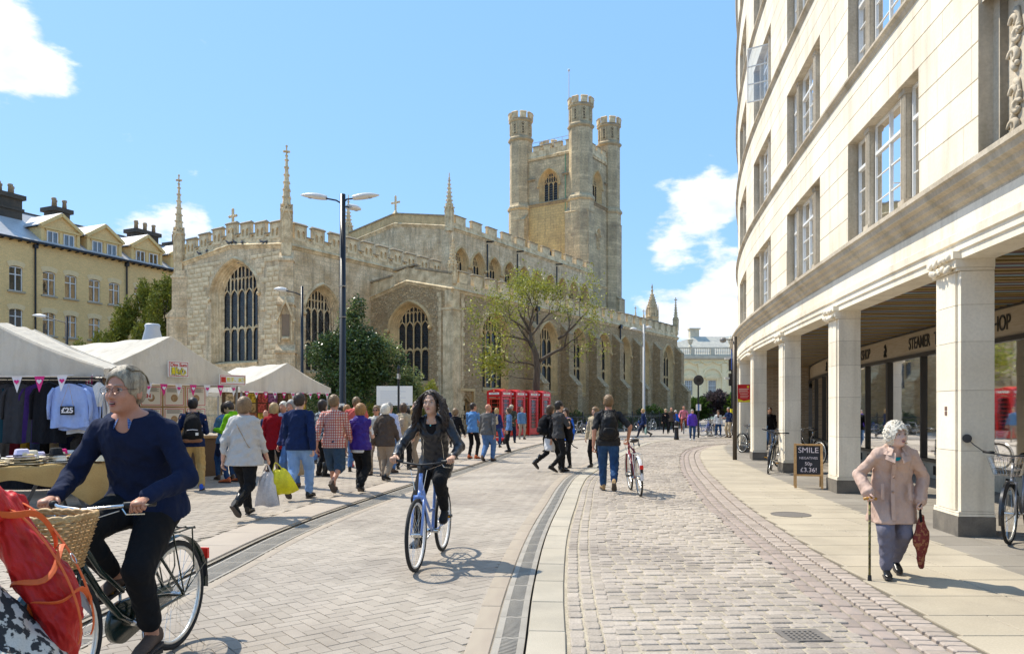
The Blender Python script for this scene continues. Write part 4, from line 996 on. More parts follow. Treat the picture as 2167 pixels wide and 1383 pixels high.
# windows: stone reveal, two fluted mullions, metal casements with panes
GL=glass_mat('window_glass',(.30,.32,.34),ior=2.7,bump=.06)
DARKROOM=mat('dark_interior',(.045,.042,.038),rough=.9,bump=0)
CURTAIN=mat('pale_blind',(.50,.46,.38),rough=.9)
def wpoly(mb,s0,s1,z0,z1,o0,o1):mb.hexa([fpt(s0,o0,z0),fpt(s1,o0,z0),fpt(s1,o1,z0),fpt(s0,o1,z0)],[fpt(s0,o0,z1),fpt(s1,o0,z1),fpt(s1,o1,z1),fpt(s0,o1,z1)])
rw=random.Random(4)
for ci,c in enumerate(wcs):
 for fi,fz in enumerate(FLOORS[:-1]):
  z0,z1=fz+.0,fz+1.70;a,b=c-HW,c+HW
  if ci<2 and fz>13:continue
  mb=MB()
  for(p,q,o)in((a,a,0),(b,b,0)):mb.strip([fpt(p,.0,z0-.03),fpt(p,.0,z1)],[fpt(p,-.25,z0-.03),fpt(p,-.25,z1)])
  mb.strip([fpt(a,.0,z1),fpt(c,.0,z1),fpt(b,.0,z1)],[fpt(a,-.25,z1),fpt(c,-.25,z1),fpt(b,-.25,z1)])
  mb.strip([fpt(a,.0,z0+.0),fpt(c,0,z0+.0),fpt(b,.0,z0+.0)],[fpt(a,-.25,z0+.05),fpt(c,-.25,z0+.05),fpt(b,-.25,z0+.05)])
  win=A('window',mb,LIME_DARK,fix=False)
  W=[(a+.03,a+.64),(a+.86,b-.86),(b-.64,b-.03)]
  for(p,q)in((a+.64,a+.86),(b-.86,b-.64)):
   mu=MB();wpoly(mu,p+.02,q-.02,z0,z1,-.24,-.10)
   for k in range(3):x=p+.05+k*.06;mu.tube([fpt(x,-.095,z0+.02),fpt(x,-.095,z1)],.026,6)
   wpoly(mu,p,q,z0,z0+.10,-.24,-.05);wpoly(mu,p,q,z1-.08,z1,-.24,-.06)
   m_=bpy.data.objects.new('stone_mullion',mu.mesh('stone_mullion',LIME_DARK));COL.objects.link(m_);m_.parent=win
  fr=MB();o0,o1=-.205,-.165
  for wi,(p,q)in enumerate(W):
   t=.035
   wpoly(fr,p,p+t,z0+.05,z1,o0,o1);wpoly(fr,q-t,q,z0+.05,z1,o0,o1);wpoly(fr,p+t,q-t,z0+.05,z0+.095,o0,o1);wpoly(fr,p+t,q-t,z1-t,z1,o0,o1)
   zt=z1-.48;wpoly(fr,p+t,q-t,zt-.025,zt+.025,o0,o1+.01)
   cols=1 if wi!=1 else 2
   if cols==2:x=(p+q)/2;wpoly(fr,x-.022,x+.022,z0+.09,z1-t,o0,o1)
   for zz in(z0+.45,z0+.84):wpoly(fr,p+t,q-t,zz-.009,zz+.009,o0+.01,o1-.01)
  if(ci+fi)%3==0:fr.beam(fpt(W[1][0]+.03,-.2,z0+.40),fpt(W[1][0]+.03,.0,z0+.40),.015)
  m_=bpy.data.objects.new('casement_frame',fr.mesh('casement_frame',WHITE_PAINT));COL.objects.link(m_);m_.parent=win
  for wi,(p,q)in enumerate(W):
   tilt=rw.uniform(-.012,.012)
   g=MB();g.add([tuple(fpt(p+.03,-.19+tilt,z0+.08)),tuple(fpt(q-.03,-.19-tilt,z0+.08)),tuple(fpt(q-.03,-.19-tilt,z1-.03)),tuple(fpt(p+.03,-.19+tilt,z1-.03))],[(0,1,2,3)])
   m_=bpy.data.objects.new('pane',g.mesh('pane',GL,fix=False));COL.objects.link(m_);m_.parent=win
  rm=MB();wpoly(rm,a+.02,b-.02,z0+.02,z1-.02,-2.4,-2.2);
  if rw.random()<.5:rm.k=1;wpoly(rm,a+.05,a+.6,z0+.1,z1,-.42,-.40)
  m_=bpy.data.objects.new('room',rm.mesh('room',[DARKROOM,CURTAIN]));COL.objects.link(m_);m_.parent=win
# one casement standing open on the fourth floor
oc=MB();c=wcs[2];z0=FLOORS[2]+.08;h=1.5;p=fpt(c-.58,-.2,z0);out_=fpt(c-.30,.42,z0)-p;
for(u0,v0,u1,v1)in((0,0,1,0),(0,1,1,1),(0,0,0,1),(1,0,1,1),(0,.33,1,.33),(0,.66,1,.66)):oc.beam(p+out_*u0+Vector((0,0,h*v0)),p+out_*u1+Vector((0,0,h*v1)),.03)
oc.k=1;oc.add([tuple(p),tuple(p+out_),tuple(p+out_+Vector((0,0,h))),tuple(p+Vector((0,0,h)))],[(0,1,2,3)]);A('open_casement',oc,[WHITE_PAINT,glass_mat('casement_glass',(.75,.8,.85))])
# nearest bay: tall recess with a carved pilaster strip and a window beyond
a,b=SY(4.2),SY(8.62);z0,z1=4.32,13.2
mb=MB();mb.strip([fpt(b,0,z0),fpt(b,0,z1)],[fpt(b,-.16,z0),fpt(b,-.16,z1)]);mb.strip([fpt(b,-.16,z0),fpt(b,-.16,z1)],[fpt(b-.10,-.18,z0),fpt(b-.10,-.18,z1)])
for k in range(7):mb.strip([fpt(b-.10-.0*k,-.18,z0),fpt(b-.10,-.18,z1)],[fpt(b-.12,-.26,z0),fpt(b-.12,-.26,z1)])
mb.strip([fpt(b-.12,-.26,z0),fpt(b-.12,-.26,z1)],[fpt(b-.50,-.26,z0),fpt(b-.50,-.26,z1)]);mb.strip([fpt(b-.50,-.26,z0),fpt(b-.50,-.26,z1)],[fpt(b-.52,-.62,z0),fpt(b-.52,-.62,z1)])
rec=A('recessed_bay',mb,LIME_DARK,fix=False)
cv=MB();rc=random.Random(3)
def scroll(s,z,r,turn,hand):
 pts=[]
 for i in range(16):
  t=i/15;aa=turn+hand*t*5.2;rr=r*(1-.75*t);pts.append(fpt(s+rr*math.cos(aa),-.245+.02*(1-t),z+rr*math.sin(aa)+t*r*.3))
 cv.tube(pts,[.022+.014*math.sin(PI*i/15)for i in range(16)],6)
z=4.45
while z<8.4:
 sc=b-.31;h=.78
 scroll(sc+.03,z+.14,.11,.3,1);scroll(sc-.04,z+.34,.10,2.6,-1);scroll(sc+.02,z+.53,.08,0,1)
 cv.tube([fpt(sc+.07*math.sin(t*6),-.24,z+t*h*.85)for t in[i/12 for i in range(13)]],[.03+.012*math.sin(i*1.7)for i in range(13)],6)
 for k in range(5):cv.ball(tuple(fpt(sc+rc.uniform(-.09,.09),-.235,z+rc.uniform(.05,.6))),rc.uniform(.02,.035),6,5)
 z+=h
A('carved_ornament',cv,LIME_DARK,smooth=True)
mb=MB()
for(p,q)in((b-1.45,b-.58),):
 for k in range(5):zz=4.34+k*.62;wpoly(mb,p,q,zz,zz+.03,-.58,-.54)
 wpoly(mb,q-.05,q,4.34,9.2,-.58,-.52);wpoly(mb,p,p+.04,4.34,9.2,-.58,-.52);wpoly(mb,(p+q)/2,(p+q)/2+.03,4.34,9.2,-.58,-.54)
wn=A('window',mb,WHITE_PAINT)
g=MB();g.add([tuple(fpt(b-.52,-.56,4.3)),tuple(fpt(b-3.5,-.56,4.3)),tuple(fpt(b-3.5,-.56,13)),tuple(fpt(b-.52,-.56,13))],[(0,1,2,3)]);m_=bpy.data.objects.new('pane',g.mesh('pane',GL,fix=False));COL.objects.link(m_);m_.parent=wn
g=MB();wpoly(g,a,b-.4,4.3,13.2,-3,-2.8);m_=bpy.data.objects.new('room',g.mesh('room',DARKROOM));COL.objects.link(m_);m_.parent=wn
# pillars: block shaft with a slim attached pilaster face, capital band, dark plinth
PW,PD=.66,.36
def pillar(sc):
 par=MB();h0=.30
 def bx_(s0,s1,o0,o1,z0,z1,mbb):wpoly(mbb,s0,s1,z0,z1,o0,o1)
 joint=MB();bx_(sc-PW/2+.006,sc+PW/2-.006,-PD+.0,.02-.008,.0,Z_OP+.001,joint)
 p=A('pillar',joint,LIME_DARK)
 zz=[.30,1.02,1.74,2.32,2.76,Z_OP-.14]
 for i in range(5):
  mb=MB();g=.003
  bx_(sc-PW/2,sc+PW/2,-PD,.015,zz[i]+g,zz[i+1]-g,mb);bx_(sc-PW/2+.09,sc+PW/2-.09,.016,.04,zz[i]+g,zz[i+1]-g,mb)
  m_=bpy.data.objects.new('shaft_block',mb.mesh('shaft_block',LIME));COL.objects.link(m_);m_.parent=p
 mb=MB();bx_(sc-PW/2-.012,sc+PW/2+.012,-PD-.012,.052,0,.235,mb);m_=bpy.data.objects.new('plinth',mb.mesh('plinth',mat('plinth_dark_stone',(.13,.115,.095),(.22,.19,.15),ns=5,fine=60)));COL.objects.link(m_);m_.parent=p
 mb=MB();bx_(sc-PW/2-.008,sc+PW/2+.008,-PD-.008,.045,.24,.27,mb);bx_(sc-PW/2-.004,sc+PW/2+.004,-PD-.004,.042,.275,.297,mb)
 m_=bpy.data.objects.new('base_moulding',mb.mesh('base_moulding',LIME));COL.objects.link(m_);m_.parent=p;mb=MB()
 bx_(sc-PW/2-.01,sc+PW/2+.01,-PD,.06,Z_OP-.135,Z_OP-.10,mb);bx_(sc-PW/2-.02,sc+PW/2+.02,-PD,.085,Z_OP-.098,Z_OP+.0,mb);bx_(sc-PW/2-.035,sc+PW/2+.035,-.1,.12,Z_OP+.002,Z_OP+.09,mb)
 m_=bpy.data.objects.new('capital',mb.mesh('capital',LIME));COL.objects.link(m_);m_.parent=p
 cvv=MB();r_=random.Random(int(sc*10))
 for i in range(26):
  u=-PW/2+.06+(PW-.12)*(i%13)/12;zc=Z_OP-.10+.12*(i//13)+r_.uniform(-.015,.03)
  cvv.ball(tuple(fpt(sc+u,.115+r_.uniform(-.015,.02),zc)),r_.uniform(.026,.042),6,4,(1,1,1.2))
 m_=bpy.data.objects.new('carved_leaves',cvv.mesh('carved_leaves',LIME,True));COL.objects.link(m_);m_.parent=p
 return p
for s in bays:pillar(s-.33+.66)
ENA=paint('enamel_sign_face',(.55,.5,.42));
mb=MB();p0=bays[1]+.33;wpoly(mb,p0-.03,p0+.03,1.44,1.49,.041,.045);wpoly(mb,p0-.03,p0+.03,1.50,1.55,.041,.045);A('small_plate',mb,paint('small_plate',(.2,.12,.09)))
# soffit with striped slats
SLATS=[mat('slat_gold',(.32,.215,.07),rough=.5),mat('slat_dark',(.016,.008,.006),rough=.4),mat('slat_blue',(.20,.32,.36),rough=.5),mat('slat_maroon',(.09,.022,.012),rough=.5)]
mb=MB();rib(mb,[(-.36,3.42),(-2.95,3.42)],S0,S1);A('soffit',mb,SLATS[1],fix=False)
sl=[];s=S0;i=0
pat=[0,1,0,3,2,1,0,1,0,3,2,3]
while s<S1:
 w_=.10 if pat[i%12]in(0,2)else .13
 sl.append((s,s+w_,pat[i%12]));s+=w_+.012;i+=1
slat_parent=bpy.data.objects[-1]if False else None
vis=sorted(sl,key=lambda t:abs(fpt(t[0]).y-10));objs=set(id(t)for t in vis[:240]);rest=[MB()for _ in range(4)]
sof=[o for o in arc.children if o.name.startswith('soffit')][0]
for t in sl:
 if t[2]==1:continue
 a_,b_,k=t;q0=fpt(a_,-.38,3.36);d0=fpt(a_,-2.93,3.36)
 tgt=MB()if id(t)in objs else rest[k]
 tgt.hexa([fpt(a_,-.42,3.365),fpt(b_,-.42,3.365),fpt(b_,-2.88,3.365),fpt(a_,-2.88,3.365)],[fpt(a_,-.42,3.415),fpt(b_,-.42,3.415),fpt(b_,-2.88,3.415),fpt(a_,-2.88,3.415)])
 if id(t)in objs:m_=bpy.data.objects.new('slat',tgt.mesh('slat',SLATS[k],fix=False));COL.objects.link(m_);m_.parent=sof
for k in range(4):
 if rest[k].f:m_=bpy.data.objects.new('slats_far',rest[k].mesh('slats_far',SLATS[k],fix=False));COL.objects.link(m_);m_.parent=sof;m_['kind']='stuff'
# shop fronts, set back
O=-2.95
WOODF=mat('pale_wood_fascia',(.50,.40,.27),(.42,.32,.2),ns=3,stretch=(1,1,14),fine=50,bump=.1)
BRONZE=paint('bronze_frame',(.045,.038,.030),.4)
mb=rib(MB(),[(O,2.83),(O,3.34),(O-.1,3.36)],S0,S1);fas=A('fascia',mb,WOODF,fix=False)
mb=rib(MB(),[(O-.02,2.83),(O+.04,2.83),(O+.04,2.74),(O-.1,2.74)],S0,S1);rib(mb,[(O+.02,3.34),(O+.05,3.34),(O+.05,3.40),(O,3.42)],S0,S1);rib(mb,[(O+.03,.42),(O+.06,.42),(O+.06,.36),(O,.36)],S0,S1);A('shopfront_rail',mb,BRONZE,fix=False)
mb=rib(MB(),[(O,0),(O,.36)],S0,S1);A('stall_riser',mb,LIME_DARK,fix=False)
mb=MB()
for k in range(int((S1-S0)/.8)):
 s=S0+k*.8+.2
 for i in range(6):wpoly(mb,s+i*.05,s+i*.05+.02,.08,.28,O,O+.015)
A('vent_grille',mb,IRON)
sm=S0;k=0;GS=glass_mat('shop_glass',(.80,.82,.80),ior=1.5,bump=.03)
while sm<SY(32):
 w_=[1.9,1.2,2.3][k%3]
 mb=MB()
 wpoly(mb,sm-.035,sm+.035,.42,2.74,O-.06,O+.05)
 if k%3==0:wpoly(mb,sm+.035,sm+.22,.42,2.74,O-.05,O+.02)
 f_=A('shopfront_post',mb,BRONZE)
 g=MB();g.add([tuple(fpt(sm+.04,O-.02,.42)),tuple(fpt(sm+w_-.04,O-.02,.42)),tuple(fpt(sm+w_-.04,O-.02,2.74)),tuple(fpt(sm+.04,O-.02,2.74))],[(0,1,2,3)])
 m_=bpy.data.objects.new('pane',g.mesh('pane',GS,fix=False));COL.objects.link(m_);m_.parent=f_
 sm+=w_;k+=1
# interior: floor, back wall, ceiling, shelving, goods, spot lamps
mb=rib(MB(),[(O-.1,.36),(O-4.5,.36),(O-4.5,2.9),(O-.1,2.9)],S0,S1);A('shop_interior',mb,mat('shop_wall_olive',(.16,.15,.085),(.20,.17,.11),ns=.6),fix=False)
mb=rib(MB(),[(O-.55,.38),(O-.55,.39)],S0,S1);mb=MB()
for s in np.arange(S0+1,SY(30),3.1):wpoly(mb,s,s+.9,.37,2.74,O-1.5,O-1.45);
A('display_panel',mb,mat('display_panel',(.40,.37,.28)),fix=False)
def shelf(s,n=5,w=.55,label=None):
 lp=fpt(s,O-.55,.36);d=fpt(s+.5,O-.55,.36)-lp;rz=math.atan2(d.y,d.x)
 t=thing('display_shelf',label,'shelf unit',tuple(lp),rz,'shelf units in the shop windows')
 mb=MB()
 for e in(0,1):
  x0=-w/2+(0 if e==0 else w);mb.beam((x0*1.15,.12,0),(x0*.85,.12,1.55),.035);mb.beam((x0*1.15,-.12,0),(x0*.85,-.12,1.55),.035)
 ob('side_frame',mb,paint('shelf_white',(.62,.60,.54)),t)
 for k in range(n):
  mb=MB();z=.12+k*1.42/(n-1);q=w/2*(1.12-.26*k/(n-1));mb.box(-q,q,-.15,.15,z,z+.025);ob('shelf_board',mb,paint('shelf_white',(.62,.60,.54)),t)
 return t,rz
cols_g=[(.55,.06,.04),(.6,.58,.5),(.12,.3,.08),(.7,.55,.05),(.08,.08,.09),(.5,.5,.52),(.55,.25,.08),(.1,.25,.4)]
rg=random.Random(8)
spots_=[(SY(11.6),'white display shelf with red and green mixers in the shop window behind the bicycle'),(SY(16.1),'white ladder shelf of crockery seen between the pillars behind the old woman'),(SY(9.9),'white display shelf in the shop window at the right edge')]
goods={}
def good(kind,c):
 if(kind,c)in goods:return goods[kind,c]
 mb=MB()
 if kind=='mug':mb.lathe([(.035,0),(.04,.02),(.04,.09),(.036,.09),(.034,.015)],12);mb.tube([(.04,0,.07),(.065,0,.06),(.065,0,.03),(.04,0,.02)],.006,5)
 elif kind=='bowl':mb.lathe([(.03,0),(.06,.03),(.085,.07),(.08,.07),(.05,.02)],14)
 elif kind=='jug':mb.lathe([(.04,0),(.055,.05),(.04,.12),(.045,.15),(.04,.15)],12);mb.tube([(.045,0,.13),(.09,0,.11),(.085,0,.05),(.05,0,.04)],.008,5)
 elif kind=='mixer':mb.box(-.06,.09,-.05,.05,0,.03);mb.beam((-.04,0,.02),(-.035,0,.2),.05);mb.tube([(-.06,0,.22),(.0,0,.235),(.09,0,.22)],[.035,.05,.03],10);mb.lathe([(.03,.03),(.06,.07),(.065,.12)],12,(.05,0,0))
 else:mb.lathe([(.045,0),(.045,.12),(.03,.15),(.028,.17),(.0001,.18)],12)
 goods[kind,c]=(mb.mesh(kind,paint('ware_%d'%c,cols_g[c],.3),True));return goods[kind,c]
names_g={'mug':'mug','bowl':'bowl','jug':'jug','mixer':'food_mixer','jar':'storage_jar'}
for si,(s,lb)in enumerate(spots_):
 t,rz=shelf(s,5,.6,lb)
 for k in range(5):
  for u in(-.16,0,.16):
   kind='mixer' if k==4 else rg.choice(['mug','bowl','jug','jar']);c=[0,2,3,1,4,5,6,7][(int(u*6.3+1.01)+3*k*(k!=4))%8]
   lp=Vector((u,rg.uniform(-.04,.04),.146+k*1.42/4));w=Matrix.Rotation(rz,3,'Z')@lp+Vector(t.location)
   o=bpy.data.objects.new(names_g[kind],good(kind,c));COL.objects.link(o);o.location=w;o.rotation_euler=(0,0,rg.uniform(0,6))
   tag(o,'%s %s on the %s shelf of the %s display unit'%(['red','cream','green','yellow','black','grey','orange','blue'][c],names_g[kind].replace('_',' '),['bottom','second','middle','fourth','top'][k],['near','far','nearest'][si]),'kitchenware','kitchenware in the shop windows')
lampm=MB();lampm.tube([(0,0,0),(0,0,-.08)],.02,8);lampm.lathe([(.02,-.08),(.035,-.12),(.035,-.17)],12,cap=False)
lm=lampm.mesh('spot_housing',paint('spot_white',(.6,.6,.58)))
bulb=MB();bulb.ball((0,0,-.155),.03,10,7);bm_=bulb.mesh('bulb',mat('spot_bulb',(1,.8,.5),emit=((1,.62,.25),14)))
pos_txt=['left','middle','right']
for gi,base in enumerate((SY(12.2),SY(17.0),SY(20.2),SY(9.4))):
 for k in range(3):
  p=fpt(base+k*.33,O-.5,2.74);o=thing('spot_lamp','%s lit spot lamp of the cluster %s'%(['nearest','middle','farthest'][k],['right of the old woman','over the shop window behind the old woman','left of the second pillar','behind the bicycle basket'][gi]),'spot lamp',tuple(p),0,'spot lamps inside the shop')
  link('housing',lm,o);link('bulb',bm_,o)
# lettering
def text(s,size,m,loc,rot,parent=None,ext=.004,name='lettering',bold=0.,**kw):
 cu=bpy.data.curves.new(name,'FONT');cu.body=s;cu.size=size;cu.extrude=ext;cu.offset=bold;cu.align_x='CENTER';cu.align_y='CENTER'
 tmp=bpy.data.objects.new('tmp',cu);COL.objects.link(tmp);dg=bpy.context.evaluated_depsgraph_get();dg.update()
 me=bpy.data.meshes.new_from_object(tmp.evaluated_get(dg));bpy.data.objects.remove(tmp);me.materials.clear();me.materials.append(m)
 o=bpy.data.objects.new(name,me);COL.objects.link(o);o.location=loc;o.rotation_euler=rot
 if parent is not None:
  o.parent=parent
 return tag(o,**kw)
DARKLET=paint('dark_lettering',(.03,.028,.02),.4)
def fascia_text(s,sc,size):
 # follows the curve: one mesh per word placed at its own spot
 p=fpt(sc,O+.012,3.075);d=fpt(sc-.5,O,0)-fpt(sc+.5,O,0);rz=math.atan2(d.y,d.x)
 o=text(s,size,DARKLET,p,(PI/2,0,rz),fas,bold=.003);o.scale=(.78,1,1);return o
fascia_text('STEAMER',SY(18.0),.40);fascia_text('TRADING',SY(16.45),.40);fascia_text('COOKSHOP',SY(14.7),.40);fascia_text('COOKSHOP',SY(22.5),.40)
for w in fas.children:w.matrix_parent_inverse=fas.matrix_parent_inverse@Matrix()if False else Matrix.Identity(4)
def cook(sc):
 mb=MB()
 prof=[(-.05,.0),(.05,.0),(.035,.03),(.02,.05),(.03,.09),(.035,.12),(.02,.15),(.025,.2),(.01,.22),(.022,.25),(.0,.33)]
 mb.tube([fpt(sc+.03*math.sin(i*.9),O+.02,2.92+i*.031)for i in range(11)],[.05,.045,.03,.04,.046,.03,.022,.03,.034,.02,.008],8);mb.beam(fpt(sc-.07,O+.02,2.91),fpt(sc+.07,O+.02,2.91),.03);A('fascia_emblem',mb,DARKLET)
for y in(20.3,12.9,27.5):cook(SY(y))
# far end of the covered way: brick pier and a timber doorway
mb=MB();wpoly(mb,SY(33.5),SY(34.2),0,3.42,-2.9,-.9);A('brick_pier',mb,mat('pier_brick',(.42,.30,.18),fine=20,brick=(.22,.075,(.4,.34,.26),.01,.3),bump=.4))
mb=MB();sdo=SY(25.3)
for(p,q)in((sdo,sdo+.1),(sdo+1.1,sdo+1.2)):wpoly(mb,p,q,0,2.7,O+.03,O+.12)
wpoly(mb,sdo,sdo+1.2,2.2,2.32,O+.03,O+.12);A('timber_doorframe',mb,mat('teak_wood',(.20,.085,.035),rough=.5))
# ============================================================ YELLOW-BRICK BUILDING ON THE LEFT
BR=mat('gault_brick',(.93,.63,.26),(.80,.53,.21),ns=.5,fine=14,famt=.16,bump=.35,bs=.02,brick=(.23,.078,(.80,.60,.32),.010,.16),spec=.2)
BR_TRIM=mat('pale_brick_lintel',(.80,.60,.32),fine=20,famt=.14,bump=.2)
BR_DORM=mat('ochre_dormer_plaster',(.80,.57,.25),(.70,.49,.2),fine=20)
SLATE=mat('welsh_slate',(.58,.56,.53),(.50,.48,.46),ns=2,rough=.4,fine=20,brick=(.3,.22,(.33,.33,.35),.01,.12),bump=.3,spec=.6)
DARKBR=mat('sooty_brick',(.075,.062,.045),(.12,.09,.06),ns=2,fine=16,brick=(.23,.078,(.05,.04,.03),.012,.2),bump=.3)
POT=mat('clay_chimney_pot',(.42,.28,.15),(.34,.26,.18),isl=.2)
bA=Vector((-44.5,50.5,0));bD=Vector((.414,.91,0)).normalized();bl_ang=math.atan2(bD.y,bD.x)
# local frame: x along the front (away from the viewer), y INTO the building (left), z up
lb=thing('brick_building','long yellow brick building with a slate roof, dormers and chimneys behind the stalls','building',tuple(bA),bl_ang)
LEN=34;EV=15.3
PB=lambda a,b,d:(a,d,b)
wx=[]
wx=[2.4,5.1,8.1,11.25,13.99,15.91,18.13,20.1,22.74,25.13,27.8,30.4,32.6]
rowsz=[(.9,2.6),(4.35,6.25),(7.75,9.65),(11.1,13.1)]
holes=[]
for x in wx:
 for z0,z1 in rowsz:holes.append([(x-.55,z0),*[(x+u,z1-.15+v)for u,v in arch(1.1,.16,3,0)],(x+.55,z0)])
mb=MB();mb.plate([[(0,0),(0,EV),(LEN,EV),(LEN,0)]]+holes,PB,0,.35);ob('front_wall',mb,BR,lb)
mb=MB();mb.box(0,.3,.35,9,0,EV);mb.box(LEN-.3,LEN,.35,9,0,EV);mb.add([(0,0.05,EV),(0,9,EV),(0,4.5,EV+3.1),(LEN,.05,EV),(LEN,9,EV),(LEN,4.5,EV+3.1)],[(0,1,2),(3,5,4)]);mb.box(0,LEN,8.7,9,0,EV);ob('side_wall',mb,BR,lb)
mb=MB();mb.hexa([(-.2,-.35,EV-.05),(LEN+.2,-.35,EV-.05),(LEN+.2,4.5,EV+3.2),(-.2,4.5,EV+3.2)],[(-.2,-.4,EV+.07),(LEN+.2,-.4,EV+.07),(LEN+.2,4.5,EV+3.35),(-.2,4.5,EV+3.35)])
mb.hexa([(-.2,4.5,EV+3.2),(LEN+.2,4.5,EV+3.2),(LEN+.2,9.35,EV-.05),(-.2,9.35,EV-.05)],[(-.2,4.5,EV+3.35),(LEN+.2,4.5,EV+3.35),(LEN+.2,9.4,EV+.07),(-.2,9.4,EV+.07)]);rf=ob('roof',mb,SLATE,lb)
mb=MB();mb.tube([(-.2,4.5,EV+3.38),(LEN+.2,4.5,EV+3.38)],.1,6);ob('ridge',mb,DARKBR,lb)
mb=MB();mb.box(-.2,LEN+.2,-.46,-.3,EV-.12,EV+.04)
for i in range(48):mb.box(.2+i*.7,.28+i*.7,-.42,0,EV-.22,EV-.12)
ob('gutter',mb,IRON,lb)
for x in(12.75,21.3):mb=MB();mb.tube([(x,-.12,EV-.2),(x,-.12,0)],.075,8);mb.box(x-.16,x+.16,-.28,0,EV-.5,EV-.18);ob('downpipe',mb,IRON,lb)
FR_ME=None
def sash(w,h,m=WHITE_PAINT,cross=True):
 f=MB();t=.07
 f.box(-w/2,-w/2+t,.1,.18,0,h);f.box(w/2-t,w/2,.1,.18,0,h);f.box(-w/2+t,w/2-t,.1,.18,0,t);f.box(-w/2+t,w/2-t,.1,.18,h-t,h)
 f.box(-.035,.035,.09,.17,t,h-t)
 if cross:f.box(-w/2+t,w/2-t,.085,.172,h*.66,h*.66+.07)
 g=MB();g.add([(-w/2+.02,.16,.02),(w/2-.02,.16,.02),(w/2-.02,.16,h-.02),(-w/2+.02,.16,h-.02)],[(0,1,2,3)])
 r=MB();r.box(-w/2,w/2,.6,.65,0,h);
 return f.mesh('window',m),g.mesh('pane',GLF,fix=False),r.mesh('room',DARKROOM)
GLF=glass_mat('far_window_glass',(.5,.5,.5),ior=2.3,bump=.3)
def place_window(parent,mes,loc):
 o=bpy.data.objects.new('window',mes[0]);COL.objects.link(o);o.parent=parent;o.location=loc
 for n,me in(('pane',mes[1]),('room',mes[2])):c=bpy.data.objects.new(n,me);COL.objects.link(c);c.parent=o
 return o
SB=sash(1.1,1.95);SBs=sash(1.1,1.75)
sill=MB();sill.box(-.7,.7,-.12,.12,-.14,0);sill_me=sill.mesh('sill',mat('stone_sill',(.42,.35,.24)))
lin=MB()
P0=[(x,0,z)for x,z in[(u*1.0,v)for u,v in arch(1.14,.17,4,0)]];P1=[(x,0,z+.36)for x,z in[(u,v)for u,v in arch(1.5,.22,4,0)]]
lin.strip([(p[0],-.03,p[2])for p in P0],[(p[0],-.03,p[2])for p in P1]);lin.strip([(p[0],-.03,p[2])for p in P0],[(p[0],.05,p[2])for p in P0]);lin.strip([(p[0],-.03,p[2])for p in P1],[(p[0],.05,p[2])for p in P1]);lin_me=lin.mesh('lintel',BR_TRIM)
for x in wx:
 for z0,z1 in rowsz:
  w=place_window(lb,SB if z1-z0>1.8 else SBs,(x,0,z0))
  o=bpy.data.objects.new('sill',sill_me);COL.objects.link(o);o.parent=w
  o=bpy.data.objects.new('lintel',lin_me);COL.objects.link(o);o.parent=w;o.location=(0,0,z1-z0-.15)
def dormer(x,w=4.0):
 mb=MB();mb.box(x-w/2,x+w/2,-.02,3.0,EV-.02,EV+1.45)
 d=ob('dormer',mb,BR,lb)
 g=MB();g.hexa([(x-w/2,-.10,EV+1.42),(x+w/2,-.10,EV+1.42),(x+w/2,.2,EV+1.42),(x-w/2,.2,EV+1.42)],[(x-.05,-.10,EV+2.62),(x+.05,-.10,EV+2.62),(x+.05,.2,EV+2.62),(x-.05,.2,EV+2.62)])
 g.k=1
 for s_ in(-1,1):g.beam((x+s_*(w/2+.15),-.1,EV+1.5),(x,-.1,EV+2.74),.45,.26)
 g.box(x-w/2-.1,x+w/2+.1,-.22,.1,EV+1.34,EV+1.5);
 for u in(-w/2+.12,0,w/2-.12):g.box(x+u-.13,x+u+.13,-.12,0,EV+.05,EV+1.34)
 for u in(-.72,.72):g.box(x+u-.62,x+u+.62,-.14,0,EV+1.2,EV+1.32)
 o=bpy.data.objects.new('pediment',g.mesh('pediment',[BR,BR_DORM]));COL.objects.link(o);o.parent=d
 r=MB()
 for s_ in(-1,1):r.hexa([(x+s_*(w/2+.3),-.25,EV+1.45),(x,-.25,EV+2.82),(x,4.3,EV+2.82),(x+s_*(w/2+.3),3.0,EV+1.45)],[(x+s_*(w/2+.3),-.25,EV+1.55),(x,-.25,EV+2.92),(x,4.3,EV+2.92),(x+s_*(w/2+.3),3.0,EV+1.55)])
 o=bpy.data.objects.new('dormer_roof',r.mesh('dormer_roof',SLATE));COL.objects.link(o);o.parent=d
 for u in(-.72,.72):place_window(d,DW,(x+u,-.2,EV+.12))
DW=sash(.95,1.08,cross=False)
for x in(14.95,19.05,23.5,27.9):dormer(x,3.4)
def chimney(x,y,w,h,n):
 mb=MB();zb=EV+1.4;mb.box(x-w/2,x+w/2,y-.7,y+.7,zb,zb+h);mb.box(x-w/2-.12,x+w/2+.12,y-.82,y+.82,zb+h*.62,zb+h*.70);mb.box(x-w/2-.22,x+w/2+.22,y-.92,y+.92,zb+h-.02,zb+h+.35)
 c=ob('chimney',mb,DARKBR,lb)
 for i in range(n):
  m=MB();px=x-w/2+w*(i+.5)/n;m.lathe([(.2,zb+h+.34),(.16,zb+h+1.0),(.21,zb+h+1.05),(.2,zb+h+1.22),(.12,zb+h+1.22)],10,(px,y+(.3 if i%2 else-.3),0));o=bpy.data.objects.new('chimney_pot',m.mesh('chimney_pot',POT,True));COL.objects.link(o);o.parent=c
chimney(12.6,3.6,2.0,2.6,4);chimney(17.83,4.6,1.5,2.7,3);chimney(26.9,4.6,2.6,2.6,5);chimney(31.0,4.6,1.6,2.2,3)
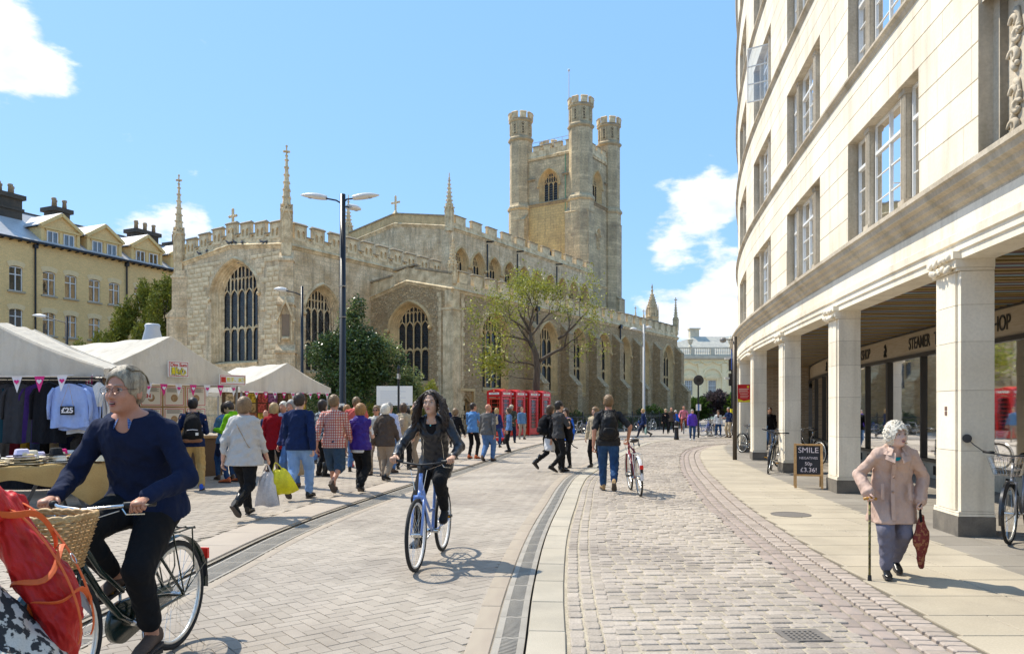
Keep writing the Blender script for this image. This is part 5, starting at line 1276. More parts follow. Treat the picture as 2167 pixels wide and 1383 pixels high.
# ============================================================ SENATE HOUSE AND OTHER FAR BUILDINGS
SH=mat('senate_house_stone',(.96,.82,.50),(.84,.70,.42),ns=.4,fine=8,spec=.2);SH2=mat('senate_house_grey',(.66,.59,.44),(.50,.45,.34),ns=1)
sh=thing('classical_building','pale classical stone building with balustrade at the end of the street','building',(28,128,0))
PSH=lambda a,b,d:(a,d,b)
mb=MB();HS=[];cxs=[1.9,5.9,9.9,13.9,-2.1]
for c in cxs:HS.append([(c-.65,4.1),(c-.65,6.6),(c+.65,6.6),(c+.65,4.1)])
mb.plate([[(-8,-1),(-8,10.3),(20,10.3),(20,-1)]]+HS,PSH,0,.6);mb.box(-8,20,.6,12,-1,10.2);ob('wall',mb,SH,sh)
for c in cxs:
 w=sash(1.3,2.5);f=MB()
 for i in(1,2,3):f.box(-.65+i*.325-.025,-.65+i*.325+.025,.1,.16,0,2.5)
 for k in range(1,5):f.box(-.65,.65,.1,.16,k*.5-.025,k*.5+.025)
 o=place_window(sh,w,(c,0,4.1));g=bpy.data.objects.new('glazing_bars',f.mesh('glazing_bars',WHITE_PAINT));COL.objects.link(g);g.parent=o
 f=MB();f.box(c-.95,c-.68,-.12,0,3.8,6.8);f.box(c+.68,c+.95,-.12,0,3.8,6.8);f.box(c-1.15,c+1.15,-.3,0,6.8,7.05);f.box(c-1.0,c+1.0,-.2,0,3.6,3.8)
 f.hexa([(c-1.3,-.35,7.05),(c+1.3,-.35,7.05),(c+1.3,0,7.05),(c-1.3,0,7.05)],[(c-.03,-.35,7.7),(c+.03,-.35,7.7),(c+.03,0,7.7),(c-.03,0,7.7)])
 n=10;f.strip([(c+1.75*math.cos(t),-.2,7.1+1.7*math.sin(t))for t in[PI*k/n for k in range(n+1)]],[(c+1.5*math.cos(t),-.2,7.1+1.45*math.sin(t))for t in[PI*k/n for k in range(n+1)]]);f.strip([(c+1.75*math.cos(t),-.2,7.1+1.7*math.sin(t))for t in[PI*k/n for k in range(n+1)]],[(c+1.75*math.cos(t),0,7.1+1.7*math.sin(t))for t in[PI*k/n for k in range(n+1)]])
 ob('window_surround',f,SH,sh)
for c in(-.1,3.9,7.9,11.9):mb=MB();mb.box(c-.38,c+.38,-.18,0,2.6,8.9);mb.box(c-.48,c+.48,-.26,0,8.9,9.4);mb.box(c-.45,c+.45,-.24,0,2.3,2.6);ob('pilaster',mb,SH,sh)
for c in np.arange(-7,19,2.0):
 mb=MB();mb.tube([(c+1.0*(t-.5)*1.7,-.14,9.75-.35*math.sin(PI*t))for t in[i/8 for i in range(9)]],[.06,.09,.12,.14,.15,.14,.12,.09,.06],6);mb.ball((c-.92,-.14,9.78),.16,6,5);ob('swag',mb,SH,sh)
mb=MB();mb.box(-8.1,20.1,-.45,.5,10.3,10.75);mb.box(-8.1,20.1,-.2,.3,10.1,10.3);mb.box(-8,20,-.12,0,3.1,3.35);ob('cornice',mb,SH2,sh)
mb=MB();mb.box(-8,20,-.1,.15,10.75,10.95);mb.box(-8,20,-.12,.17,12.0,12.2)
for i in range(9):mb.box(-8+i*3.4,-7.3+i*3.4,-.14,.2,10.94,12.0)
bal=ob('balustrade',mb,SH2,sh)
bm=MB();bm.lathe([(.09,0),(.06,.2),(.12,.45),(.05,.8),(.09,1.05)],6);bme_=bm.mesh('baluster',mat('baluster',(.62,.58,.48)))
for i in range(90):
 x=-7.9+i*.31
 if(x+8)%3.4<.9:continue
 o=bpy.data.objects.new('baluster',bme_);COL.objects.link(o);o.parent=bal;o.location=(x,.03,10.95)
mb=MB();mb.hexa([(-7,2,11),(19,2,11),(19,12,11),(-7,12,11)],[(4.5,6.0,14.6),(12.5,6.0,14.6),(12.5,8.5,14.6),(4.5,8.5,14.6)]);rf=None;ob('roof',mb,mat('lead_roof_weathered',(.60,.55,.44),(.46,.43,.36),ns=2,rough=.6),sh)
mb=MB();mb.box(3.6,5.2,6,7.5,14.0,15.9);mb.box(3.4,5.4,5.8,7.7,15.9,16.1);ob('chimney',mb,SH2,sh)
for x in(2.2,9.0):mb=MB();mb.lathe([(.35,12.2),(.3,12.4),(.15,12.6),(.4,13.0),(.55,13.5),(.3,13.7),(.12,14.0),(.02,14.2)],10,(x,0,0));ob('urn',mb,SH2,sh)
ft=thing('battlement_tower','small distant battlemented stone tower behind the classical building','tower',(29.6,150,0))
mb=MB();mb.lathe([(2.7,0),(2.7,15.3),(3.0,15.6),(3.0,16.3)],10);ob('wall',mb,SH2,ft)
for k in range(10):a=2*PI*k/10;mb=MB();mb.box(-.42,.42,-.2,.2,16.3,17.3);ob('merlon',mb,SH2,ft,rz=a+PI/2,loc=(2.8*math.cos(a),2.8*math.sin(a),0))
kc=thing('chapel_turret','ornate distant stone turret with a crocketed dome above the aisle roof','turret',(27.8,150,0),scale=(.62,.62,1))
mb=MB();mb.lathe([(2.0,0),(2.0,19.8),(2.25,20.0),(1.95,20.2)],8);mb.lathe([(1.55,20.2),(1.55,21.6),(1.7,21.8),(1.45,22.4),(.9,23.6),(.4,24.5),(.25,25.0),(.45,25.3),(.15,25.6),(.3,25.9),(.05,26.6)],8);ob('shaft',mb,STONE_TOWER,kc)
mb=MB()
for k in range(8):
 a=PI/4*k+PI/8;mb.beam((1.95*math.cos(a),1.95*math.sin(a),15),(1.95*math.cos(a),1.95*math.sin(a),21.0),.3);mb.lathe([(.18,21),(.02,22.4)],4,(1.95*math.cos(a),1.95*math.sin(a),0))
 for t in range(5):r=1.45-.22*t;mb.ball((r*math.cos(a),r*math.sin(a),22.4+t*.5),.16,6,4)
 mb.k=1;b_=PI/4*k;mb.beam((1.88*math.cos(b_),1.88*math.sin(b_),16.2),(1.88*math.cos(b_),1.88*math.sin(b_),19.2),.45,.1);mb.k=0
ob('crockets',mb,[STONE_TOWER,mat('turret_opening',(.06,.05,.04))],kc,kind='stuff')
for x,h in((23.6,21.4),(25.2,20.8)):
 o=thing('spire_pinnacle','%s thin distant pinnacle left of the domed chapel turret'%('taller' if h>21 else 'shorter'),'pinnacle',(x+.6,148,0));mb=MB();mb.lathe([(.5,0),(.5,15.5),(.4,17)],4,ph=.3);mb.lathe([(.5,17),(.06,h)],8)
 for t in range(5):mb.ball((0,0,17.3+t*(h-17.3)/5),.42-t*.06,6,4,(1,1,.5))
 mb.beam((-.3,0,h+.1),(.3,0,h+.1),.12);mb.beam((0,0,h-.1),(0,0,h+.5),.12);ob('spire',mb,STONE_TRIM,o)
# houses closing the square behind the viewer (out of the frame, reflected in the shop windows)
for i,(x,w,h,c)in enumerate([(-34,14,11,(.50,.36,.2)),(-19,13,12.5,(.55,.5,.4)),(-5,12,10.5,(.38,.2,.13))]):
 t=thing('town_house',['ochre brick house on the far side of the square, behind the viewer','cream house on the far side of the square, behind the viewer','red brick house on the far side of the square, behind the viewer'][i],'house',(x,-24,0));mb=MB();mb.box(0,w,-8,0,0,h);ob('wall',mb,mat('house_wall_%d'%i,c,fine=8,brick=(.23,.075,(.4,.36,.3),.01,.2)),t)
 mb=MB();mb.hexa([(-.3,.4,h),(w+.3,.4,h),(w+.3,-8.4,h),(-.3,-8.4,h)],[(-.3,-3.8,h+3),(w+.3,-3.8,h+3),(w+.3,-4.2,h+3),(-.3,-4.2,h+3)]);ob('roof',mb,SLATE,t)
 for k in range(4):
  for r in range(3):mb=MB();mb.box(w*(k+.5)/4-.55,w*(k+.5)/4+.55,0,.06,1.2+r*3.2,2.9+r*3.2);ob('window',mb,GLASS_DARK,t)
# ============================================================ TREES AND SHRUBS
def leafm(name,c1,c2,isl=.35,rough=.5,tr=.35):
 m=mat(name,c1,c2,ns=1.6,rough=rough,fine=6,famt=.2,bump=0,isl=isl,spec=.45)
 nt=m.node_tree;N=nt.nodes;L=nt.links;b=N['Principled BSDF'];out=N['Material Output']
 t=N.new('ShaderNodeBsdfTranslucent');L.new(b.inputs['Base Color'].links[0].from_socket,t.inputs[0])
 mx=N.new('ShaderNodeMixShader');mx.inputs[0].default_value=tr;L.new(b.outputs[0],mx.inputs[1]);L.new(t.outputs[0],mx.inputs[2]);L.new(mx.outputs[0],out.inputs[0]);return m
LEAF_HOLLY=leafm('holly_leaf',(.085,.135,.03),(.035,.065,.016),rough=.28,tr=.2)
LEAF_LIGHT=leafm('young_leaf',(.36,.36,.05),(.20,.22,.03))
LEAF_YEW=leafm('yew_needle',(.23,.24,.022),(.10,.13,.018),tr=.2,rough=.8)
LEAF_GOLD=leafm('golden_yew',(.36,.36,.03),(.14,.20,.02))
LEAF_GREEN=leafm('garden_leaf',(.10,.17,.03),(.05,.09,.02))
LEAF_PURPLE=leafm('purple_leaf',(.15,.10,.11),(.06,.06,.05))
BARK=mat('rough_bark',(.075,.055,.038),(.13,.10,.07),ns=6,fine=25,famt=.4,bump=.8,bs=.03,stretch=(3,3,.6))
def leaves(name,parent,pts,size,m,seed=0,up=.2,fold=True,aspect=.55,hang=0.):
 """pts: (n, 3) leaf positions in the plant's frame; each leaf a folded pair of triangles or a quad"""
 r=np.random.default_rng(seed);n=len(pts);P=np.asarray(pts,float)
 d=r.normal(size=(n,3));d[:,2]=d[:,2]*.6+up-hang;d/=np.linalg.norm(d,axis=1)[:,None]
 q=r.normal(size=(n,3));w=np.cross(d,q);w/=np.linalg.norm(w,axis=1)[:,None]+1e-9
 s=size*r.uniform(.6,1.35,n)[:,None];k=np.cross(w,d)
 tip=P+d*s;a=P+d*s*.45+w*s*aspect*.5+k*s*.08;b=P+d*s*.45-w*s*aspect*.5+k*s*.08
 V=np.stack([P,a,tip,b],1).reshape(-1,3);me=bpy.data.meshes.new(name)
 me.vertices.add(4*n);me.vertices.foreach_set('co',V.ravel());me.loops.add(4*n);me.loops.foreach_set('vertex_index',np.arange(4*n));me.polygons.add(n)
 me.polygons.foreach_set('loop_start',np.arange(n)*4);me.polygons.foreach_set('loop_total',np.full(n,4));me.materials.append(m);me.update();me.validate()
 return link(name,me,parent,kind=None)
def limbs(mb,p,d,r,L_,depth,rng_,tips,spread=.7,up=.15,n=5,shrink=.68,minr=.012,kids=(2,3),wob=.18):
 pts=[Vector(p)];rr=[r];dd=Vector(d).normalized()
 for i in range(n):
  dd=(dd+Vector((rng_.uniform(-1,1),rng_.uniform(-1,1),rng_.uniform(-1,1)))*wob+Vector((0,0,up*.3))).normalized();pts.append(pts[-1]+dd*L_/n);rr.append(r*(1-.45*(i+1)/n))
 mb.tube(pts,rr,7 if r>.05 else 4)
 if depth==0 or r<minr:tips.append(pts[-1]);tips.append(pts[n//2]);return
 for k in range(rng_.randint(*kids)):
  a=rng_.uniform(0,2*PI);ax=dd.orthogonal().normalized();ax.rotate(Matrix.Rotation(a,3,dd));nd=(dd*(1-spread*.45)+ax*spread+Vector((0,0,up))).normalized()
  limbs(mb,pts[-1]if k else pts[-1],nd,rr[-1]*rng_.uniform(.6,.85),L_*shrink*rng_.uniform(.8,1.15),depth-1,rng_,tips,spread,up,n,shrink,minr,kids,wob)
 if depth>1:
  nd=(dd+Vector((rng_.uniform(-1,1),rng_.uniform(-1,1),.2))).normalized();limbs(mb,pts[n//2],nd,rr[n//2]*.5,L_*.6,depth-2,rng_,tips,spread,up,n,shrink,minr,kids,wob)
# --- half-bare tree in young leaf before the aisle
tr=thing('young_leaf_tree','gnarled half bare tree with sparse yellow green leaves behind the phone boxes','tree',(1.5,46.5,0),scale=(.98,.95,1.14))
mb=MB();r_=random.Random(12);tips=[]
trunk=[(0,0,0),(-.05,0,.8),(.05,.05,1.7),(-.03,0,2.6),(.05,0,3.5),(-.02,0,4.3),(-.3,0,5.0),(-.45,0,5.6)]
mb.tube(trunk,[.34,.25,.22,.23,.22,.19,.15,.12],10)
for(p,d,r,L_)in(((-.4,0,5.5),(-.5,.1,1),.15,1.5),((-.42,0,5.4),(.4,-.2,1.1),.14,1.5),((-.3,0,5.0),(-1,.1,.35),.12,1.9),((0,0,3.7),(-1.0,0,.02),.10,2.2),((.05,0,3.9),(.95,.1,.75),.19,1.9),((-.1,0,4.5),(-.7,.5,.6),.11,1.7),((0,0,3.0),(-1,-.1,-.02),.07,1.6),((-.4,0,5.3),(.9,.3,.6),.13,1.8),((-.4,0,5.4),(-.9,-.3,.8),.12,1.6),((-.45,0,5.6),(.1,.3,1),.12,1.3)):
 limbs(mb,p,d,r*.62,L_,5,r_,tips,.75,.12,4,.70,.004,(2,2),.26)
limbs(mb,(1.35,.15,5.2),(1,.05,.12),.08,1.8,4,r_,tips,.8,.1,4,.72,.004,(2,3),.25)
ob('trunk',mb,BARK,tr,smooth=True)
rr=np.random.default_rng(5);T=np.array([tuple(t)for t in tips]);T=T[T[:,2]>3.2];k=10
pts=(T[:,None,:]+rr.normal(size=(len(T),k,3))*.24).reshape(-1,3);keep=rr.random(len(pts))<np.clip(.6+.4*(pts[:,0]<-2.3)+.15*np.sin(pts[:,0]*2.1)*np.sin(pts[:,2]*2.7),0.05,1)
leaves('crown',tr,pts[keep],.14,LEAF_LIGHT,1,hang=.3)
lowm=rr.normal(size=(700,3))*(.55,.5,.45)+(-2.75,0,3.9);leaves('low_spray',tr,lowm,.2,LEAF_LIGHT,2,hang=.3)['kind']='stuff'
# --- glossy holly-like tree left of the lamp post
def blob_points(n,lobes,seed,shell=.55):
 r=np.random.default_rng(seed);out=[]
 W=np.array([l[3]*l[4]*l[5]for l in lobes])**(2/3);W/=W.sum()
 for l,w in zip(lobes,W):
  m=int(n*w);d=r.normal(size=(m,3));d/=np.linalg.norm(d,axis=1)[:,None];rad=(shell+(1-shell)*r.random(m))*(1+.12*np.sin(d[:,0]*9+l[0])*np.sin(d[:,2]*8));out.append(np.array(l[:3])+d*rad[:,None]*np.array(l[3:6]))
 return np.concatenate(out)
ht=thing('holly_tree','dense dark glossy evergreen tree with a pale leafy top, behind the tall lamp post','tree',(-8.3,39.5,0),scale=(1.12,1,1.2))
mb=MB();tips=[];limbs(mb,(0,0,0),(0,0,1),.22,2.2,4,random.Random(3),tips,.55,.3,4,.75);ob('trunk',mb,BARK,ht)
rl=random.Random(6);lobes=[(rl.uniform(-1.6,1.6),rl.uniform(-1,1),rl.uniform(1.4,4.4),rl.uniform(.7,1.1),rl.uniform(.6,1.),rl.uniform(.55,.9))for _ in range(26)]
lobes=[l for l in lobes if abs(l[0])<2.0-.28*max(0,l[2]-2)]
lobes+=[(-.1,0,5.0,.55,.5,.7),(.2,0,5.7,.4,.4,.6),(-1.7,0,1.6,.7,.8,.9),(1.9,0,1.5,.8,.8,.9),(2.2,0,2.3,.7,.6,.6)]
leaves('crown',ht,blob_points(42000,lobes,2,.45),.125,LEAF_HOLLY,3)
T=np.concatenate([blob_points(3000,[(-.1,0,4.9,.8,.7,1.2),(1.3,0,3.9,1.1,.8,.8),(-1.3,0,3.8,.6,.6,.6)],5,.3),blob_points(2600,[(2.5,0,2.4,.9,.6,.9),(2.9,0,1.9,.5,.5,.5)],6,.2)])
leaves('light_top_leaves',ht,T,.12,leafm('holly_top_leaf',(.30,.34,.12),(.12,.16,.05),rough=.25),4)
# --- big yew beside the chancel, fluted upright clumps
yw=thing('yew_tree','large dark yew with upright clumps beside the east end of the church','tree',(-25.9,57.0,0),scale=(1.15,1,1.13))
mb=MB();tips=[];limbs(mb,(0,0,0),(0,0,1),.5,3.5,3,random.Random(8),tips,.5,.3,4,.75);ob('trunk',mb,BARK,yw)
ry=random.Random(15);lob=[]
for i in range(95):
 x=ry.uniform(-5.6,5.6);y=ry.uniform(-2.6,2.0);top=10.4-.052*(x-2.2)**2-.9*max(0,-x-1.5)**1.0*.75+.5*math.sin(x*2.3)-max(0,x-4.2)*1.1
 z=ry.uniform(1.5,max(2,top-1.0));lob.append((x,y,z,ry.uniform(.42,.75),ry.uniform(.5,.8),ry.uniform(.9,1.7)))
for i in range(34):
 x=-5.2+i*.32;top=10.5-.052*(x-2.2)**2-.9*max(0,-x-1.5)*.75-max(0,x-4.2)*1.1;lob.append((x,ry.uniform(-1,.8),top-.9+ry.uniform(-.4,.3),.38,.45,ry.uniform(.8,1.3)))
leaves('crown',yw,blob_points(125000,lob,9,.6),.20,LEAF_YEW,5,up=.9,aspect=.35)
# --- golden columnar yews, purple and green shrubs at the far corner
def shrub(name,label,loc,lobes,n,size,m,seed,cat='shrub',group=None,up=.3,trunk=True,asp=.5):
 t=thing(name,label,cat,loc,0,group)
 mb=MB();tips=[];limbs(mb,(0,0,0),(0,0,1),.07,.9,2,random.Random(seed),tips,.5,.3,3,.75);ob('stem',mb,BARK,t)
 leaves('foliage',t,blob_points(n,lobes,seed,.5),size,m,seed,up=up,aspect=asp);return t
for(x,y,s,lb_)in((-5.55,44,1.0,'left of the two golden columnar yews beside the white notice board'),(-4.75,44,1.05,'right of the two golden columnar yews, against the aisle corner')):
 shrub('golden_yew',lb_,(x,y,.1),[(0,0,1.3*s,.42,.4,.9),(.1,0,2.2*s,.36,.34,.9),(-.15,.1,2.0*s,.32,.3,.9)],4200,.11,LEAF_GOLD,int(x*-10),group='golden columnar yews',up=1.2,asp=.3)
shrub('golden_yew','small bright upright shrub under the holly, left of the tall lamp post',(-7.2,38.2,0),[(0,0,1.2,.3,.3,.8)],1200,.09,LEAF_GOLD,44,up=1.2,asp=.3)
shrub('laurel_bush','dark green bush at the far corner of the church',(22.7,92,0),[(0,0,1.7,1.6,1.5,1.3),(-1.2,0,1.3,1.2,1.2,1.1)],6000,.35,LEAF_GREEN,7)
shrub('purple_bush','purple flowering bush before the classical building',(24.9,92,-.4),[(0,0,3.0,1.6,1.5,1.2),(-1.0,0,2.2,1.2,1.2,1.2),(1.0,.3,2.3,1.2,1.2,1.1)],8000,.33,LEAF_PURPLE,8)
shrub('green_bush','bright green bush right of the purple one',(27.2,91,0),[(0,0,2.0,1.7,1.3,1.5),(.9,0,1.4,1.2,1,1.1)],5000,.33,leafm('bright_leaf',(.18,.27,.04),(.08,.13,.02)),9)
for(x,y,z,s,lb_)in((11.3,61.5,1.0,1.0,'dark hedge bush at the foot of the aisle wall behind the bicycles'),(4.2,50.5,.5,.7,'low dark bush between the phone boxes and the aisle wall')):
 shrub('churchyard_bush',lb_,(x,y,0),[(0,0,z,1.2*s,.8,.9),(.9,0,z*.8,.9,.7,.7)],5000,.16,LEAF_HOLLY,int(x))
hedge=blob_points(9000,[(x*1.0,0,.55,.8,.4,.5)for x in range(0,20)],12,.4)
hg=link('ivy_hedge',None);bpy.data.objects.remove(hg)
t=thing('churchyard_hedge','low dark ivy hedge along the churchyard railings behind the parked bicycles','hedge',(6.2,53.5,0),math.atan2(.8368,.5476));leaves('foliage',t,hedge,.16,LEAF_HOLLY,31)
sp=thing('strap_leaf_plant','spiky strap leaved plant beneath the white notice board','plant',(-6.6,38.5,0));mb=MB();r_=random.Random(2)
for i in range(60):
 a=r_.uniform(0,2*PI);l_=r_.uniform(.5,.95);dx,dy=math.cos(a)*l_*.8,math.sin(a)*l_*.8;mb.tube([(0+r_.uniform(-.8,.8),0,.9),(dx*.5,dy*.5,.9+l_*.7),(dx,dy,.9+l_*.6)],[.02,.02,.003],3,flat=.3)
mb.tube([(0,0,0),(0,0,.95)],.06,6);ob('leaf_clump',mb,LEAF_GREEN,sp)
# ============================================================ MARKET STALLS
def canvas_mat(name,c):
 m=mat(name,c,tuple(x*.9 for x in c),ns=1.2,rough=.85,fine=60,famt=.06,bump=.1,spec=.2,folds=.6,streak=((.42,.37,.30),.55));nt=m.node_tree;N=nt.nodes;L=nt.links;b=N['Principled BSDF']
 t=N.new('ShaderNodeBsdfTranslucent');t.inputs[0].default_value=(*[x*.9 for x in c],1);mx=N.new('ShaderNodeMixShader');mx.inputs[0].default_value=.3
 L.new(b.outputs[0],mx.inputs[1]);L.new(t.outputs[0],mx.inputs[2]);L.new(mx.outputs[0],N['Material Output'].inputs[0]);return m
CANVAS=canvas_mat('stall_canvas',(.80,.74,.63));CANVAS_Y=canvas_mat('stall_canvas_yellow',(.78,.66,.36))
POLE=paint('stall_pole_grey',(.32,.31,.29),.5,metal=.3)
WOOD=mat('pale_wood',(.50,.30,.12),(.40,.23,.09),ns=6,stretch=(1,1,8),rough=.6);WOOD_D=mat('dark_wood',(.12,.07,.035),rough=.7)
CARD=mat('cardboard',(.42,.28,.15),rough=.9)
def stall(label,loc,rz,w=3.5,d=4.0,ze=2.2,za=3.03,seed=0):
 t=thing('market_stall',label,'market stall',loc,rz,'canvas roofed market stalls');r=random.Random(seed)
 ph=[r.uniform(0,6)for _ in range(4)]
 def slope(sx):
  mb=MB()
  def P(u,v):
   x=sx*(w/2)*u;y=-.02+d*v;z=za+(ze-za)*u-.05*math.sin(PI*u)*(1+.5*math.sin(v*9+ph[0]))-.03*math.sin(v*PI*3+ph[1])**2
   return(x,y,z)
  mb.grid(P,12,16);mb.strip([P(1,i/12)for i in range(13)],[(P(1,i/12)[0]+sx*.01,P(1,i/12)[1],P(1,i/12)[2]-.15-.012*math.sin(i*1.7))for i in range(13)]);return mb
 for sx in(-1,1):ob('canvas_slope',slope(sx),CANVAS if sx>0 or seed!=2 else CANVAS,t,smooth=True,fix=False)
 for yy,nm in((-.02,'gable'),(d-.02,'gable')):
  g=MB()
  def G(u,v):
   x=-w/2+w*u;zt=ze+(za-ze)*(1-abs(2*u-1))-.05*math.sin(PI*abs(2*u-1));z=ze-.15+(zt-ze+.15)*v
   return(x,yy-.03*math.sin(u*14+ph[2])*(1-v)-.02*math.sin(u*31+ph[3])*(1-v),z)
  g.grid(G,28,5);ob('gable',g,CANVAS,t,smooth=True,fix=False)
 for x in(-w/2+.08,w/2-.08):
  for y in(.06,d-.1):mb=MB();mb.tube([(x,y,0),(x,y,ze-.02)],.028,8);ob('pole',mb,POLE,t)
 mb=MB()
 for x in(-w/2+.08,w/2-.08):mb.tube([(x,0,ze-.12),(x,d,ze-.12)],.022,6)
 for y in(.06,d-.1):mb.tube([(-w/2+.05,y,ze-.12),(w/2-.05,y,ze-.12)],.022,6);mb.tube([(-w/2+.08,y,ze-.1),(0,y,za-.06)],.02,6);mb.tube([(w/2-.08,y,ze-.1),(0,y,za-.06)],.02,6)
 ob('rail',mb,POLE,t);return t
u57=R(56.8)
S1=(-8.40,12.0);S2=(-7.12,15.75);S3=(-6.72,22.6)
stall('nearest stall with white canvas gable, selling hats and hanging shirts',(S1[0],S1[1],0),.16,3.6,1.8,2.2,2.98,1)
stall('middle white canvas stall with Dim Sum boards on its gable',(S2[0],S2[1],0),u57,3.5,4.0,2.2,3.05,2)
stall('far white canvas stall with colourful prints hanging at the back',(S3[0],S3[1],0),R(45),2.95,3.4,2.2,2.92,3)
stall('stall behind the row with only its pale roof showing left of the third stall',(-12.3,27.5,0),R(45),3.5,4,2.2,3.1,4)
PINK=paint('bunting_pink',(.72,.03,.22),.7);WHT=paint('bunting_white',(.80,.76,.76),.7)
def heart(mb,x,z,s,y):
 pts=[(x+s*.0625*16*math.sin(t)**3,z+s*.0625*(13*math.cos(t)-5*math.cos(2*t)-2*math.cos(3*t)-math.cos(4*t)))for t in[2*PI*k/14 for k in range(14)]]
 mb.add([(a,y,b)for a,b in pts],[tuple(range(14))])
def bunting(label,p,q,n,sag=.05,size=(.17,.26),start=0):
 p=Vector(p);q=Vector(q);d=q-p;rz=math.atan2(d.y,d.x);t=thing('bunting',label,'bunting',tuple(p),rz,'pink and white heart bunting');L_=d.xy.length
 pts=[(L_*i/12,0,d.z*i/12-sag*math.sin(PI*i/12))for i in range(13)];mb=MB();mb.tube(pts,.006,4);ob('cord',mb,WHT,t)
 r=random.Random(n)
 for i in range(n):
  f=(i+.5)/n;x=L_*f;z=d.z*f-sag*math.sin(PI*f);w,h=size;k=(i+start)%2;mb=MB();mb.k=k;tw=r.uniform(-.5,.5)
  mb.add([(x-w/2,0,z),(x,.012,z),(x+w/2,0,z),(x+.02*tw,.05*tw,z-h)],[(0,1,3),(1,2,3)]);mb.k=1-k
  for yy in(-.012,):heart(mb,x,z-h*.33,.042,yy)
  ob('flag',mb,[PINK,WHT],t,fix=False)
cu_,su_=math.cos(u57),math.sin(u57)
def S2P(x,y,z):return(S2[0]+x*cu_-y*su_,S2[1]+x*su_+y*cu_,z)
c45_=math.cos(R(45))
def S3P(x,y,z):return(S3[0]+(x-y)*c45_,S3[1]+(x+y)*c45_,z)
bunting('bunting along the nearest stall over the hanging shirts',(-9.4,11.9,2.07),(-6.9,11.9,2.06),7,.03,start=1);bunting('bunting under the Dim Sum boards',S2P(-1.7,-.08,2.07),S2P(1.65,-.08,2.07),10,.02)
bunting('bunting under the far stall gable',S3P(-1.45,-.08,2.06),S3P(1.45,-.08,2.06),10,.02,(.15,.2));bunting('bunting between the first and second stalls',(-6.65,12.0,2.07),S2P(-1.75,-.05,2.07),5,.05)
# sign boards
WB_=paint('sign_board_white',(.80,.78,.72),.4);REDP=paint('sign_red',(.55,.03,.02),.4);YEL=paint('sign_yellow',(.80,.66,.03),.4)
def board(name,label,loc,rz,w,h,border=None,tilt=0.,cat='sign',th=.02,face=None):
 t=thing(name,label,cat,loc,rz);t.rotation_euler=(tilt,0,rz);mb=MB();mb.box(-w/2,w/2,0,th,-h/2,h/2);ob('board',mb,face or WB_,t)
 if border:
  mb=MB();b=.012;o=.018
  for a in((-w/2+o,w/2-o,-h/2+o,-h/2+o+b),(-w/2+o,w/2-o,h/2-o-b,h/2-o),(-w/2+o,-w/2+o+b,-h/2+o+b,h/2-o-b),(w/2-o-b,w/2-o,-h/2+o+b,h/2-o-b)):mb.box(a[0],a[1],-.003,0.001,a[2],a[3])
  ob('border',mb,border,t)
 return t
def lett(s,size,m,par,x,z,y=-.004,bold=0.):return text(s,size,m,(x,y,z),(PI/2,0,0),par,ext=.001,bold=bold)
d1=board('stall_sign','white Dim Sum board with red and yellow lettering on the canvas gable',S2P(.10,-.14,2.36),u57,.47,.33,REDP)
lett('Dim Sum',.10,REDP,d1,0,.085,bold=.003);lett('點心',.17,YEL,d1,0,-.055,y=-.008,bold=.004);lett('點心',.17,mat('ink_black',(.02,.02,.02)),d1,.004,-.059,-.002,bold=.011)
d2=board('stall_sign','long white board with yellow Chinese characters at the stall corner',S2P(1.42,-.14,2.18),u57,.68,.23,REDP)
lett('包子、水餃',.10,YEL,d2,.085,0,bold=.003);mb=MB();mb.box(-.30,-.18,-.004,.0,-.06,.06);ob('red_seal',mb,REDP,d2)
# ---- stall 2 goods: counter, menus, cartons
ct=thing('food_counter','wooden counter of the Dim Sum stall','counter',S2P(0,.35,0),u57);mb=MB();mb.box(-1.6,1.6,0,.6,.88,.93);ob('worktop',mb,WOOD,ct);mb=MB();mb.box(-1.55,1.55,.05,.07,0,.88);ob('front_panel',mb,WOOD_D,ct)
bk=thing('stall_backdrop','brown plastic sheeting behind the Dim Sum counter','backdrop',S2P(0,1.6,0),u57);mb=MB();mb.grid(lambda u,v:(-1.65+3.3*u,.06*math.sin(u*17)*math.sin(v*5+u*8),.4+1.68*v),30,10);ob('sheet',mb,mat('brown_sheet',(.50,.33,.15),(.36,.21,.08),ns=2.5,rough=.3,spec=.6),bk,smooth=True,fix=False)
r=random.Random(5)
for i,x in enumerate((-.30,.25,.80,1.35)):
 for k,z in enumerate((1.82,1.34)):
  b=board('menu_board','%s white menu card with red edges, %s from the left in the Dim Sum stall'%(['upper','lower'][k],['first','second','third','fourth'][i]),S2P(x,1.1,z),u57,.50,.44,REDP,cat='menu card')
  mb=MB();mb.lathe([(.001,0),(.085,0),(.085,-.004),(.001,-.004)],14,M=Matrix.Rotation(PI/2,3,'X'),c=(0,-.002,-.04));ob('dish_picture',mb,mat('dish_brown',(.35,.2,.09),(.5,.4,.25),ns=20),b)
  mb=MB()
  for q in range(4):mb.box(-.18,.18-.05*(q%2),-.003,.0,.10+q*.022,.108+q*.022)
  ob('menu_lines',mb,mat('ink_black',(.02,.02,.02)),b,kind='stuff')
op=board('open_sign','white OPEN sign hanging in the Dim Sum stall',S2P(-.42,.25,1.80),u57,.36,.12);lett('OPEN',.11,REDP,op,0,0,bold=.004)
